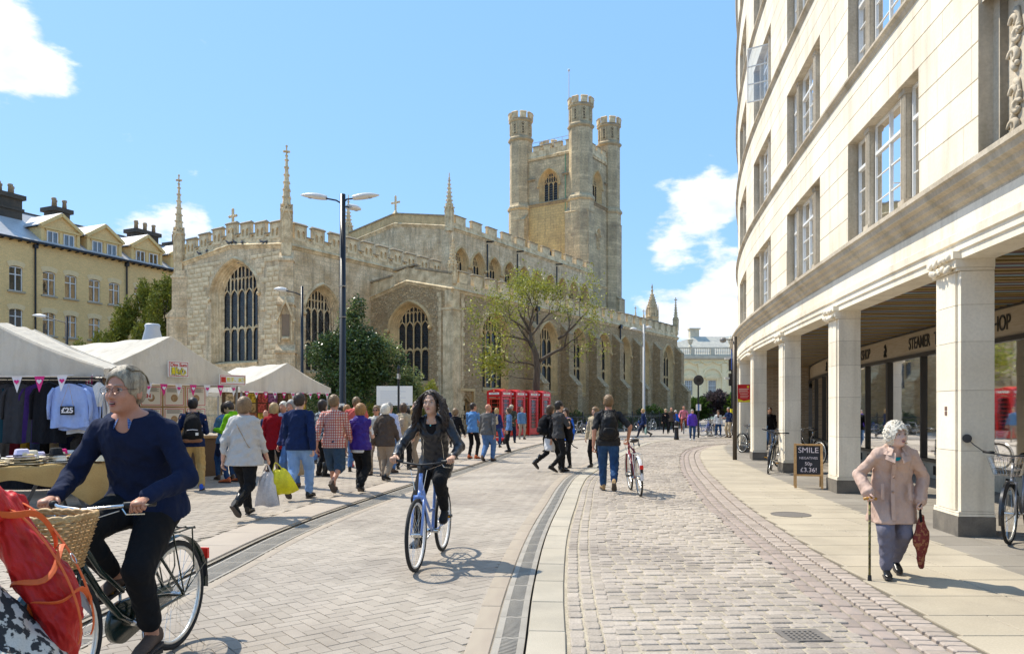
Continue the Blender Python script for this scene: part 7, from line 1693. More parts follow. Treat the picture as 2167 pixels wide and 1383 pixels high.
def bike(label,loc,rz,colour,step=True,basket=None,guards=None,rack=None,rim=None,bars='swept',saddle=True,crank=-60,light=True,detail=2,name='bicycle',group=None,cat='bicycle',chaincase=False,drop=False,steer=0.):
 t=thing(name,label,cat,loc,rz,group);F=colour
 R_=.34;BB=(-.08,0,.29);ST=(-.21,0,.80);HT=(.355,0,.90);HB=(.40,0,.74);RA=(-.53,0,.34);FA=(.53,0,.34)
 mb=MB();mb.tube([BB,ST],.016,8);mb.tube([HB,HT],.019,8)
 if step:mb.tube([(.39,0,.76),(.20,0,.52),(.04,0,.36),BB],.018,8);mb.tube([(.37,0,.84),(.20,0,.64),(.02,0,.50),(-.135,0,.50)],.014,8)
 else:mb.tube([(.39,0,.77),BB],.019,8);mb.tube([(.365,0,.86),(-.20,0,.78)],.016,8)
 for s_ in(-1,1):mb.tube([(-.08,s_*.03,.29),(RA[0],s_*.06,.34)],.010,6);mb.tube([(-.20,s_*.02,.76),(RA[0],s_*.06,.34)],.009,6)
 ob('frame',mb,F,t,smooth=True)
 mb=MB();mb.tube([HB,(.425,0,.67)],.02,8)
 for s_ in(-1,1):mb.tube([(.425,s_*.045,.68),(.47,s_*.05,.52),(.53,s_*.05,.34)],.012,8)
 mb.beam((.42,-.055,.685),(.42,.055,.685),.03);ob('fork',mb,F,t,smooth=True)
 make_wheel(t,-.53,R_,rim or RIMA,detail);make_wheel(t,.53,R_,rim or RIMA,detail)
 mb=MB();mb.tube([HT,(.335,0,.99)],.013,8)
 if bars=='swept':mb.tube([(.16,-.27,1.0),(.25,-.25,1.01),(.33,-.14,1.0),(.345,0,.985),(.33,.14,1.0),(.25,.25,1.01),(.16,.27,1.0)],.0095,8)
 elif bars=='flat':mb.tube([(.30,-.30,1.02),(.35,-.10,.99),(.36,0,.98),(.35,.10,.99),(.30,.30,1.02)],.011,8)
 else:
  for s_ in(-1,1):mb.tube([(.36,0,.97),(.36,s_*.2,.97),(.45,s_*.2,.95),(.47,s_*.2,.87),(.40,s_*.2,.83)],.012,8)
 ob('handlebar',mb,CHROME if bars!='flat' else BLACKP,t,smooth=True)
 for s_ in(-1,1):
  g=MB();a,b=((.14,s_*.274,1.0),(.30,s_*.20,1.008))if bars=='swept' else((.295,s_*.31,1.02),(.325,s_*.19,1.01))if bars=='flat' else((.47,s_*.2,.87),(.40,s_*.2,.83))
  g.tube([a,b],.017,8);ob('grip',g,BLACKP,t,smooth=True)
  if detail>1:l=MB();l.tube([(.30 if bars!='drop' else .45,s_*.19,.99),(.30,s_*.21,.96),(.20,s_*.25,.95)],.005,5);l.tube([(.31,s_*.18,.98),(.44,s_*.08,.94),(.43,s_*.04,.75)],.003,4);ob('brake_lever',l,CHROME,t)
 if saddle:
  mb=MB();mb.tube([ST,(-.235,0,.93)],.012,8);ob('seat_post',mb,CHROME,t,smooth=True)
  mb=MB();P=[(-.38,.02),(-.37,.075),(-.30,.085),(-.22,.05),(-.12,.025),(-.08,.018),(-.07,.005)];rows=[]
  for(x,w)in P:rows.append([(x,w*math.cos(a),.955+(.02 if x<-.3 else .0)+.025*math.sin(a))for a in[2*PI*k/10 for k in range(10)]])
  for a,b in zip(rows,rows[1:]):mb.strip(a,b,True)
  mb.add(rows[0],[tuple(range(10))]);mb.add(rows[-1],[tuple(range(10))]);ob('saddle',mb,SADL,t,smooth=True)
 mb=MB();mb.tube([(-.08,-.06,.29),(-.08,.06,.29)],.022,10);ring(mb,(-.08,-.055,.29),.085,.006,24,4)
 ca=R(crank);pd=[]
 for s_,a in((-1,ca),(1,ca+PI)):e=(-.08+.165*math.cos(a),s_*.085,.29+.165*math.sin(a));mb.tube([(-.08,s_*.07,.29),e],.009,6);pd.append((e,s_))
 mb.tube([(-.08,-.055,.375),(-.53,-.055,.375)],.004,4);mb.tube([(-.08,-.055,.205),(-.53,-.055,.305)],.004,4);ring(mb,(-.53,-.055,.34),.038,.005,12,4);ob('crankset',mb,CHROME,t,smooth=True)
 for e,s_ in pd:p=MB();p.box(e[0]-.045,e[0]+.045,min(e[1],e[1]+s_*.09),max(e[1],e[1]+s_*.09),e[2]-.012,e[2]+.012);p_=ob('pedal',p,BLACKP,t);q=MB();q.box(e[0]-.03,e[0]+.03,e[1]+s_*.02,e[1]+s_*.07,e[2]-.014,e[2]-.011);q.box(e[0]+.045,e[0]+.048,min(e[1]+s_*.01,e[1]+s_*.08),max(e[1]+s_*.01,e[1]+s_*.08),e[2]-.01,e[2]+.01);ob('reflector',q,paint('amber_reflector',(.8,.35,.02),.3),p_)
 if chaincase:c=MB();O_=[(-.08+.12*math.cos(a),.29+.12*math.sin(a))for a in np.linspace(-1.65,1.5,14)]+[(-.53+.06*math.cos(a),.335+.06*math.sin(a))for a in np.linspace(1.6,4.6,9)];c.plate([O_],lambda a,b,d:(a,d,b),-.085,-.045);ob('chain_case',c,guards or F,t,smooth=True)
 if guards:
  for cx_,a0,a1 in((-.53,20,185),(.53,-15,150)):
   mb=MB();A_=[R(a0+(a1-a0)*i/16)for i in range(17)];mb.strip([(cx_+.365*math.cos(a),-.028,.34+.365*math.sin(a))for a in A_],[(cx_+.375*math.cos(a),0,.34+.375*math.sin(a))for a in A_]);mb.strip([(cx_+.375*math.cos(a),0,.34+.375*math.sin(a))for a in A_],[(cx_+.365*math.cos(a),.028,.34+.365*math.sin(a))for a in A_])
   for s_ in(-1,1):mb.tube([(cx_,s_*.055,.34),(cx_+(-.33 if cx_<0 else .33),s_*.03,.34+(.15 if cx_<0 else-.05))],.0035,4)
   ob('mudguard',mb,guards,t,smooth=True,fix=False)
 if rack:
  mb=MB()
  for y in(-.06,0,.06):mb.tube([(-.26,y,.74),(-.66,y,.75)],.0055,5)
  for x in(-.3,-.48,-.66):mb.tube([(x,-.065,.742),(x,.065,.742)],.0055,5)
  for s_ in(-1,1):mb.tube([(-.40,s_*.065,.74),(-.52,s_*.065,.36)],.005,5);mb.tube([(-.62,s_*.065,.745),(-.64,s_*.065,.50),(-.54,s_*.065,.36)],.005,5)
  ob('rack',mb,rack,t)
 if light:l=MB();l.box(-.935+.03,-.90+.02,-.03,.03,.50,.57);ob('rear_reflector',l,REFL,t);l=MB();l.box(-.89,-.875,-.025,.025,.38,.50);ob('reflector_plate',l,BLACKP,t)
 if basket=='wicker':
  bk=MB();z0,z1=.74,.98;Wt,Wb,Lt,Lb=.20,.13,.15,.11;cx_=.60
  def ringpt(f,v):   # f around 0..1
   W_=Wb+(Wt-Wb)*v;L2=Lb+(Lt-Lb)*v;a=2*PI*f;c,s_=math.cos(a),math.sin(a);k=(abs(c)**4+abs(s_)**4)**-.25
   return(cx_+L2*c*k,W_*s_*k,z0+(z1-z0)*v)
  n=44
  for i in range(15):
   v=i/14
   pts=[];
   for j in range(n*2):
    p=Vector(ringpt(j/(n*2),v));o_=(p-Vector((cx_,0,p.z))).normalized()*(.007*math.sin(PI*j/2+i*PI));pts.append(p+o_)
   bk.tube(pts,.0088,5,closed=True,flat=.75)
  ob('basket',bk,WICKER,t,smooth=True);st_=MB()
  for j in range(n//2):st_.tube([ringpt(j/(n//2),0),ringpt(j/(n//2),1)],.006,5)
  for o_ in(0,1):st_.tube([tuple(Vector(ringpt(j/60,1.0))+Vector((0,0,.012+.008*math.sin(j*1.2+o_*PI))))for j in range(60)],.011,6,closed=True)
  for k in range(8):st_.tube([(cx_-Lb+.02,-Wb+Wb*2*k/7*.98,z0),(cx_+Lb-.02,-Wb+Wb*2*k/7*.98,z0)],.008,5)
  ob('basket_rim',st_,WICKER,t,smooth=True)
 elif basket=='wire':
  bk=MB();cx_=.58
  for v in(0,.33,.66,1):w=.12+.06*v;l_=.10+.03*v;z=.78+.2*v;bk.tube([(cx_-l_,-w,z),(cx_+l_,-w,z),(cx_+l_,w,z),(cx_-l_,w,z)],.003,4,closed=True)
  for k in range(10):
   f=k/9;
   for e in(-1,1):bk.tube([(cx_+e*.10,-.12+.24*f,.78),(cx_+e*.13,-.18+.36*f,.98)],.002,3);bk.tube([(cx_-.10+.2*f,e*.12,.78),(cx_-.13+.26*f,e*.18,.98)],.002,3)
  ob('basket',bk,CHROME,t)
 return t
def hd(dx,dy):return math.atan2(dy,dx)
LILAC=paint('pale_blue_bike_paint',(.20,.32,.66),.3,coat=.3);DGREEN=paint('dark_green_bike_paint',(.008,.022,.016),.25,coat=.4);BLK_F=paint('gloss_black_bike',(.012,.012,.013),.25,coat=.3);MAROON=paint('maroon_bike',(.20,.02,.03),.3);SILV=paint('silver_bike',(.35,.35,.36),.3,metal=.6)
WRIM=mat('white_rim',(.78,.76,.72),rough=.35,bump=0)
wb=bike('pale blue step through bicycle ridden by the long haired woman',(-.815,7.56,0),hd(-.145,-.989),LILAC,True,None,None,None,WRIM,'flat',crank=-55,light=False)
mbk=bike('dark green roadster with a wicker basket ridden by the man in the navy jumper',(-2.185,4.25,0),hd(-.104,-.995),DGREEN,True,'wicker',DGREEN,DGREEN,RIMA,'swept',crank=97,chaincase=True)
pb=bike('maroon sports bicycle with a silver mudguard wheeled by the man with the black rucksack',(2.24,13.75,0),hd(.0,1),MAROON,False,None,paint('silver_mudguard',(.7,.7,.7),.25),RIMA,RIMA,'drop',crank=-20);pb.rotation_euler=(R(-4),0,hd(0,1))
b1=bike('black city bicycle propped against the third pillar',(6.28,18.45,0),hd(-.38,-.92),BLK_F,False,None,BLK_F,None,RIMA,'flat',crank=20,light=False,group='bicycles parked under the arcade')
b1.rotation_euler=(R(-9),0,hd(-.38,-.92))
b2=bike('grey bicycle with a wire basket leaning behind the nearest pillar',(5.95,8.85,0),hd(-.70,-.70),SILV,False,'wire',BLK_F,None,RIMA,'flat',crank=0,light=False,group='bicycles parked under the arcade')
mr=MB();mr.tube([(.31,-.30,1.02),(.33,-.40,1.10),(.32,-.44,1.14)],.006,5);mr.lathe([(.001,-.01),(.05,-.01),(.052,0),(.05,.008),(.001,.01)],16,c=(.32,-.47,1.17),M=Matrix.Rotation(PI/2,3,'Y'));ob('mirror',mr,BLACKP,b2)
low=bike('black bicycle with its front wheel turned, between the third and second pillars',(7.45,20.3,0),hd(-.75,-.66),BLK_F,True,'wire',BLK_F,None,RIMA,'swept',crank=40,light=False,detail=1,group='bicycles parked under the arcade')
dup(low,(8.3,21.2,0),hd(-.2,.98),'second black bicycle beside the shop window, beyond the chalk board');dup(low,(8.35,26.4,0),hd(.3,-.95),'black bicycle half hidden by the farthest pillars')
far1=bike('silver bicycle leaning on the churchyard railings right of the telephone boxes',(4.2,47.4,0),hd(.55,.84),SILV,False,None,None,None,RIMA,'flat',crank=30,light=False,detail=1,group='bicycles along the churchyard railings')
r=random.Random(14);fb=bike('blue bicycle in the heap at the end of the street, leftmost',(11.0,43.5,0),.3,paint('blue_bike',(.04,.08,.35),.3),True,'wire',None,BLK_F,RIMA,'swept',crank=10,light=False,detail=1,group='bicycles heaped at the end of the street')
for i,(x,y,a,lb_)in enumerate(((4.9,48.4,.9,'bicycle second from the telephone boxes on the railings'),(5.6,49.6,1.1,'bicycle on the railings with a basket angled out'),(6.5,51.0,.9,'bicycle on the railings behind the beige jacket woman'),(8.0,53.2,1.2,'bicycle on the railings just left of the pale lamp post'),(9.4,55.4,.8,'bicycle on the railings just right of the pale lamp post'),(10.6,57.2,1.0,'bicycle on the railings behind the two people in black'))):
 dup(far1 if i%2 else fb,(x,y,0),a,lb_,'bicycles along the churchyard railings')
ws=['second','third','fourth','fifth','sixth','seventh','eighth','ninth','tenth','eleventh','twelfth']
for i in range(11):
 dup([fb,far1,low][i%3],(11.3+i*.33+r.uniform(-.1,.1),43.2+(i%4)*.85,0),r.uniform(0,6.28),'bicycle in the crowded rack at the end of the street, %s from its left'%ws[i],'bicycles heaped at the end of the street')
# ============================================================ PEOPLE : bodies and clothes as smooth implicit surfaces
V3=lambda*a:np.array(a,float)
def smin(a,b,k):
 h=np.clip(.5+.5*(b-a)/k,0,1);return b*(1-h)+a*h-k*h*(1-h)
class Field:
 def __init__(s,infl=0.,k=.03):s.p=[];s.cuts=[];s.infl=infl;s.k=k;s.wr=None
 def cap(s,a,b,ra,rb,flat=1.,right=None,k=None):
  a,b=np.array(a,float),np.array(b,float);s.p.append(('c',a,b,ra+s.infl,rb+s.infl,flat,None if right is None else np.array(right,float),k or s.k,1));return s
 def ell(s,c,r,M=None,k=None,sub=False):s.p.append(('e',np.array(c,float),np.array(r,float)+(0 if sub else s.infl),M,0,0,0,k or s.k,-1 if sub else 1));return s
 def cut(s,pt,n,lim=None):s.cuts.append((np.array(pt,float),np.array(n,float)/np.linalg.norm(n),lim));return s
 def bounds(s,pad=.03):
  lo=np.full(3,9e9);hi=-lo
  for q in s.p:
   if q[8]<0:continue
   if q[0]=='c':m=max(q[3],q[4]);lo=np.minimum(lo,np.minimum(q[1],q[2])-m);hi=np.maximum(hi,np.maximum(q[1],q[2])+m)
   else:m=max(q[2]);lo=np.minimum(lo,q[1]-m);hi=np.maximum(hi,q[1]+m)
  return lo-pad,hi+pad
 def __call__(s,P):
  d=np.full(len(P),1.0)
  for t,a,b,c,e,fl,rt,k,sg in s.p:
   if t=='c':
    m=max(c,e)+k+.12;lo=np.minimum(a,b)-m;hi=np.maximum(a,b)+m
   else:m=max(b)+k+.12;lo=a-m;hi=a+m
   sel=np.nonzero(np.all((P>lo)&(P<hi),axis=1))[0]
   if not len(sel):continue
   Q=P[sel]
   if t=='c':
    A,B=a,b;ab=B-A;L2=ab@ab+1e-12
    if fl!=1.:
     u=ab/math.sqrt(L2);r_=rt-u*(rt@u);r_/=np.linalg.norm(r_);f_=np.cross(u,r_);Q=Q+np.outer((Q-A)@f_,f_)*(1/fl-1)
    h=np.clip((Q-A)@ab/L2,0,1);dd=np.linalg.norm(Q-A-h[:,None]*ab,axis=1)-(c+(e-c)*h)
    if fl!=1.:dd*=np.where(dd>0,fl*.6+.4,fl*.6+.4)
   else:
    q=(Q-a)if c is None else(Q-a)@c
    k0=np.linalg.norm(q/b,axis=1);k1=np.linalg.norm(q/(b*b),axis=1);dd=k0*(k0-1)/(k1+1e-9)
   d[sel]=smin(d[sel],dd,k)if sg>0 else-smin(-d[sel],dd,k)
  if s.wr is not None:
   amp,fr,ph=s.wr;w=.25-1.25*(1-np.abs(np.sin(P@V3(.25,.4,1.)*fr*.6+ph+1.6*np.sin(P@V3(1.,-.6,.2)*fr*.4))))**3+.5*np.sin(P@V3(-.7,.5,.8)*fr*1.6+ph*2+1.5*np.sin(P[:,0]*fr*.5))+.5*np.sin(P@V3(1.1,.8,.1)*fr*1.1+ph*3)
   d=d+amp*w
  for pt,n,lim in s.cuts:
   c_=(P-pt)@n
   if lim is not None:c_=np.where(np.abs(P[:,0]-pt[0])<lim,c_,-9.)
   d=np.maximum(d,c_)
  return d
def axis(lo,hi,res,fine=None):
 if fine is None:return np.arange(lo,hi+res,res)
 a,b,fr=fine;out=list(np.arange(lo,max(lo,a),res))+list(np.arange(max(lo,a),min(hi,b),fr))+list(np.arange(min(hi,b),hi+res,res));return np.array(sorted(set(np.round(out,5))))
def polygonise(F,res,fine=None,bnd=None):
 lo,hi=bnd or F.bounds();A=[axis(lo[i],hi[i],res,None if fine is None else(fine[0][i],fine[1][i],fine[2]))for i in range(3)]
 nx,ny,nz=map(len,A);C=4
 ci=[np.unique(np.append(np.arange(0,n,C),n-1))for n in(nx,ny,nz)];X,Y,Z=np.meshgrid(A[0][ci[0]],A[1][ci[1]],A[2][ci[2]],indexing='ij')
 Dc=F(np.stack([X.ravel(),Y.ravel(),Z.ravel()],1)).reshape(X.shape)
 near=np.abs(Dc)<res*C*1.35
 for ax in range(3):
  n_=near.copy();sl=[slice(None)]*3;sr=[slice(None)]*3;sl[ax]=slice(1,None);sr[ax]=slice(None,-1);n_[tuple(sl)]|=near[tuple(sr)];n_[tuple(sr)]|=near[tuple(sl)];near=n_
 idx=[np.minimum(np.searchsorted(c,np.arange(n),'right')-1,len(c)-1)for c,n in zip(ci,(nx,ny,nz))]
 D=Dc[np.ix_(*idx)].astype(np.float32);M=near[np.ix_(*idx)];w=np.nonzero(M)
 D[w]=F(np.stack([A[0][w[0]],A[1][w[1]],A[2][w[2]]],1))
 D[0]=D[-1]=1;D[:,0]=D[:,-1]=1;D[:,:,0]=D[:,:,-1]=1
 S=D<0;cnt=np.zeros((nx-1,ny-1,nz-1),np.int8)
 for i in(0,1):
  for j in(0,1):
   for k in(0,1):cnt+=S[i:nx-1+i,j:ny-1+j,k:nz-1+k]
 act=np.nonzero((cnt>0)&(cnt<8));n=len(act[0]);ids=np.full(cnt.shape,-1,np.int32);ids[act]=np.arange(n)
 acc=np.zeros((n,3));c=np.zeros(n);cor=[(i,j,k)for i in(0,1)for j in(0,1)for k in(0,1)]
 for a in cor:
  for ax in range(3):
   if a[ax]:continue
   b=list(a);b[ax]=1;ia=tuple(act[t]+a[t]for t in range(3));ib=tuple(act[t]+b[t]for t in range(3));da,db=D[ia],D[ib];m=(da<0)!=(db<0);t_=np.where(m,da/(da-db+1e-12),0)
   for q in range(3):
    pa=A[q][ia[q]];pb=A[q][ib[q]];acc[:,q]+=np.where(m,pa+(pb-pa)*t_,0)
   c+=m
 V=acc/np.maximum(c,1)[:,None];faces=[]
 for ax in range(3):
  o1,o2=[t for t in range(3)if t!=ax];sa=[slice(1,-1)]*3;sb=[slice(1,-1)]*3;sa[ax]=slice(0,-1);sb[ax]=slice(1,None);a=S[tuple(sa)];b=S[tuple(sb)];w=np.nonzero(a!=b);I=[w[0].copy(),w[1].copy(),w[2].copy()]
  for q in range(3):
   if q!=ax:I[q]=I[q]+1
  def cell(d1,d2):J=[I[0].copy(),I[1].copy(),I[2].copy()];J[o1]=J[o1]-d1;J[o2]=J[o2]-d2;return ids[tuple(J)]
  q=np.stack([cell(0,0),cell(1,0),cell(1,1),cell(0,1)],1);fl=a[w]!=(ax==1);q[fl]=q[fl][:,::-1];faces.append(q)
 Fc=np.concatenate(faces);Fc=Fc[(Fc>=0).all(1)];return V,Fc
def np_mesh(name,V,Fc,m,extra=None,smooth=True):
 me=bpy.data.meshes.new(name);V=np.asarray(V,float);nv=len(V);nf=len(Fc);ev=np.array(extra.v,float)if extra and extra.v else np.zeros((0,3));ef=[tuple(i+nv for i in f)for f in extra.f]if extra else[]
 VV=np.concatenate([V,ev]);lens=np.concatenate([np.full(nf,4),np.array([len(f)for f in ef],int)]).astype(int);loops=np.concatenate([Fc.ravel()]+[np.array(f)for f in ef]).astype(int)
 me.vertices.add(len(VV));me.vertices.foreach_set('co',VV.ravel());me.loops.add(len(loops));me.loops.foreach_set('vertex_index',loops);me.polygons.add(len(lens));st=np.concatenate([[0],np.cumsum(lens)[:-1]]);me.polygons.foreach_set('loop_start',st);me.polygons.foreach_set('loop_total',lens)
 me.polygons.foreach_set('use_smooth',[smooth]*len(lens))
 for x in(m if isinstance(m,(list,tuple))else[m]):me.materials.append(x)
 me.update(calc_edges=True);return me
def relax(V,Fc,it=1):
 for _ in range(it):
  acc=np.zeros_like(V);c=np.zeros(len(V))
  for k in range(4):np.add.at(acc,Fc[:,k],V[Fc[:,(k+1)%4]]+V[Fc[:,(k+3)%4]]);np.add.at(c,Fc[:,k],2)
  V=V*.5+.5*acc/np.maximum(c,1)[:,None]
 return V
def sdf_part(name,F,res,m,parent,fine=None,extra=None,rel=1,**kw):
 V,Fc=polygonise(F,res,fine);V=relax(V,Fc,rel);return link(name,np_mesh(name,V,Fc,m,extra),parent,**kw)
def skin(name,c):return mat('skin_'+name,c,tuple(x*.86 for x in c),rough=.5,ns=9,fine=150,famt=.07,bump=.08,bs=.002,spec=.35)
SK={'fair':skin('fair',(.62,.36,.25)),'ruddy':skin('ruddy',(.54,.26,.165)),'olive':skin('olive',(.60,.36,.245)),'pale':skin('pale',(.68,.44,.34)),'tan':skin('tan',(.42,.22,.13))}
def hairm(name,c,c2):return mat('hair_'+name,c,c2,rough=.45,ns=30,fine=300,famt=.4,bump=.7,bs=.004,stretch=(1,1,.12),spec=.4)
HR={'white':hairm('white',(.80,.74,.62),(.60,.54,.44)),'grey':hairm('grey',(.36,.34,.31),(.22,.21,.19)),'black':hairm('black',(.012,.010,.009),(.03,.022,.018)),'brown':hairm('brown',(.07,.04,.022),(.13,.075,.04)),'dark':hairm('dark',(.028,.018,.013),(.055,.034,.022)),'blond':hairm('blond',(.50,.34,.15),(.34,.21,.09)),'steel':hairm('steel',(.46,.38,.26),(.13,.10,.065)),'sandy':hairm('sandy',(.25,.155,.075),(.16,.10,.05)),'ginger':hairm('ginger',(.38,.19,.06),(.25,.12,.04)),'platinum':hairm('platinum',(.66,.50,.28),(.26,.17,.08))}
EYEW=mat('eye_white',(.42,.38,.35),rough=.2,bump=0,famt=0);IRIS=mat('eye_iris',(.05,.03,.02),rough=.1,bump=0,famt=0);LIP=mat('lips',(.42,.13,.11),rough=.4);BROW=mat('eyebrow',(.06,.045,.03),rough=.8);BROWG=mat('eyebrow_grey',(.25,.21,.17),rough=.8);MOUTH=mat('mouth_dark',(.05,.012,.01),rough=.5)
LEA=mat('black_leather',(.014,.014,.017),(.022,.022,.024),rough=.36,ns=8,fine=70,famt=.2,bump=.3,bs=.004,spec=.45);SOLE=mat('shoe_sole',(.06,.05,.045),rough=.8)
def rotx(a):c,s=math.cos(a),math.sin(a);return np.array([[1,0,0],[0,c,-s],[0,s,c]])
def rotz(a):c,s=math.cos(a),math.sin(a);return np.array([[c,-s,0],[s,c,0],[0,0,1]])
def ik(a,t,l1,l2,hint):
 a,t=np.array(a,float),np.array(t,float);d=t-a;L_=np.linalg.norm(d);mx=(l1+l2)*.995
 if L_>mx:t=a+d/L_*mx;d=t-a;L_=mx
 u=d/L_;x=(l1*l1-l2*l2+L_*L_)/(2*L_);y=math.sqrt(max(0,l1*l1-x*x));h=np.array(hint,float);h=h-u*(h@u);h/=np.linalg.norm(h)+1e-9;return a+u*x+h*y,t
def shoe_mesh(par,ank,yaw,pitch,L_,m,kind='shoe',sole=SOLE):
 """a shoe lofted heel to toe; ank is the ankle, the sole sits .075 below it at full size"""
 s=L_/.28;M=rotz(yaw)@rotx(pitch);q=lambda x,y,z:tuple(np.array(ank)+M@(V3(x,y,z)*s))
 secs=[(-.075,.028,.03,-.02),(-.06,.036,.06,.01),(-.02,.038,.075,.02),(.03,.038,.055,-.005),(.08,.043,.04,-.02),(.13,.047,.03,-.03),(.17,.040,.024,-.038),(.195,.022,.016,-.048)]
 if kind=='boot':secs[0]=(-.07,.034,.06,.02);secs[1]=(-.06,.04,.07,.03);secs[2]=(-.02,.042,.09,.05)
 up=MB();rows=[]
 for y,w,hh,zc in secs:
  top=zc+hh*.55;bot=-.062;rows.append([q(w*math.cos(a),y,bot+(top-bot)*(.5+.5*math.sin(a)))for a in[2*PI*k/10 for k in range(10)]])
 for a,b in zip(rows,rows[1:]):up.strip(a,b,True)
 up.add(rows[0],[tuple(range(10))]);up.add(rows[-1],[tuple(range(10))])
 if kind=='boot':up.tube([q(0,-.015,-.01),q(0,-.01,.12),q(0,-.005,.26)],[.045*s,.047*s,.056*s],12)
 o=ob(kind,up,m,par,smooth=True)
 so=MB();rr=[(-.08,.026),(-.06,.036),(0,.036),(.06,.04),(.12,.049),(.165,.043),(.2,.02)]
 L1=[q(-w,y,-.062)for y,w in rr]+[q(w,y,-.062)for y,w in rr[::-1]];L0=[q(-w,y,-.078)for y,w in rr]+[q(w,y,-.078)for y,w in rr[::-1]]
 so.strip(L0,L1,True);so.add(L0,[tuple(range(len(L0)))]);so.add(L1,[tuple(range(len(L1)))]);ob('sole',so,sole,o)
def hand_geo(mb,F,w,d,side,S,curl=.5,grip=None,palm_n=None):
 """palm into the field F, fingers and thumb as tapered tubes. w wrist, d pointing along the hand"""
 d=np.array(d,float);d/=np.linalg.norm(d);n=np.array(palm_n if palm_n is not None else(-side,0,0),float);n=n-d*(n@d);n/=np.linalg.norm(n);a=np.cross(d,n)*1.0  # across the palm
 pc=w+d*.05*S;F.cap(w,w+d*.085*S,.026*S,.034*S,.48,a,.012)
 th=-1 if np.dot(a,V3(0,1,0))<0 else 1
 if abs(a[1])<.2:th=-side*(1 if a[0]>0 else-1)
 for i,ln in enumerate((.072,.082,.076,.058)):
  off=(-1.5+i)*.0185*S*-th;b=w+d*.088*S+a*off;seg=ln*S/3;P=[b-d*.02*S,b];ang=0;dd=d.copy()
  for k in range(3):
   ang+=curl*(1.0 if k else .75)*(1+.06*i);dd=d*math.cos(ang)+n*math.sin(ang);P.append(P[-1]+dd*seg*(1.15-.15*k))
  mb.tube([tuple(p)for p in P],[.0098*S,.0098*S,.0092*S,.0085*S,.0068*S],7)
  mb.ball(tuple(P[-1]),.0068*S,6,4)
 t0=w+d*.025*S+a*th*.022*S;t1=t0+(d*.6+a*th*.6+n*.35)*.04*S;t2=t1+(d*.75+a*th*.1+n*(.3+.4*min(curl,1)))*.032*S;t3=t2+(d*.7-a*th*.15+n*.5)*.024*S
 mb.tube([tuple(t0),tuple(t1),tuple(t2),tuple(t3)],[.013*S,.0125*S,.0105*S,.008*S],7);mb.ball(tuple(t3),.008*S,6,4)
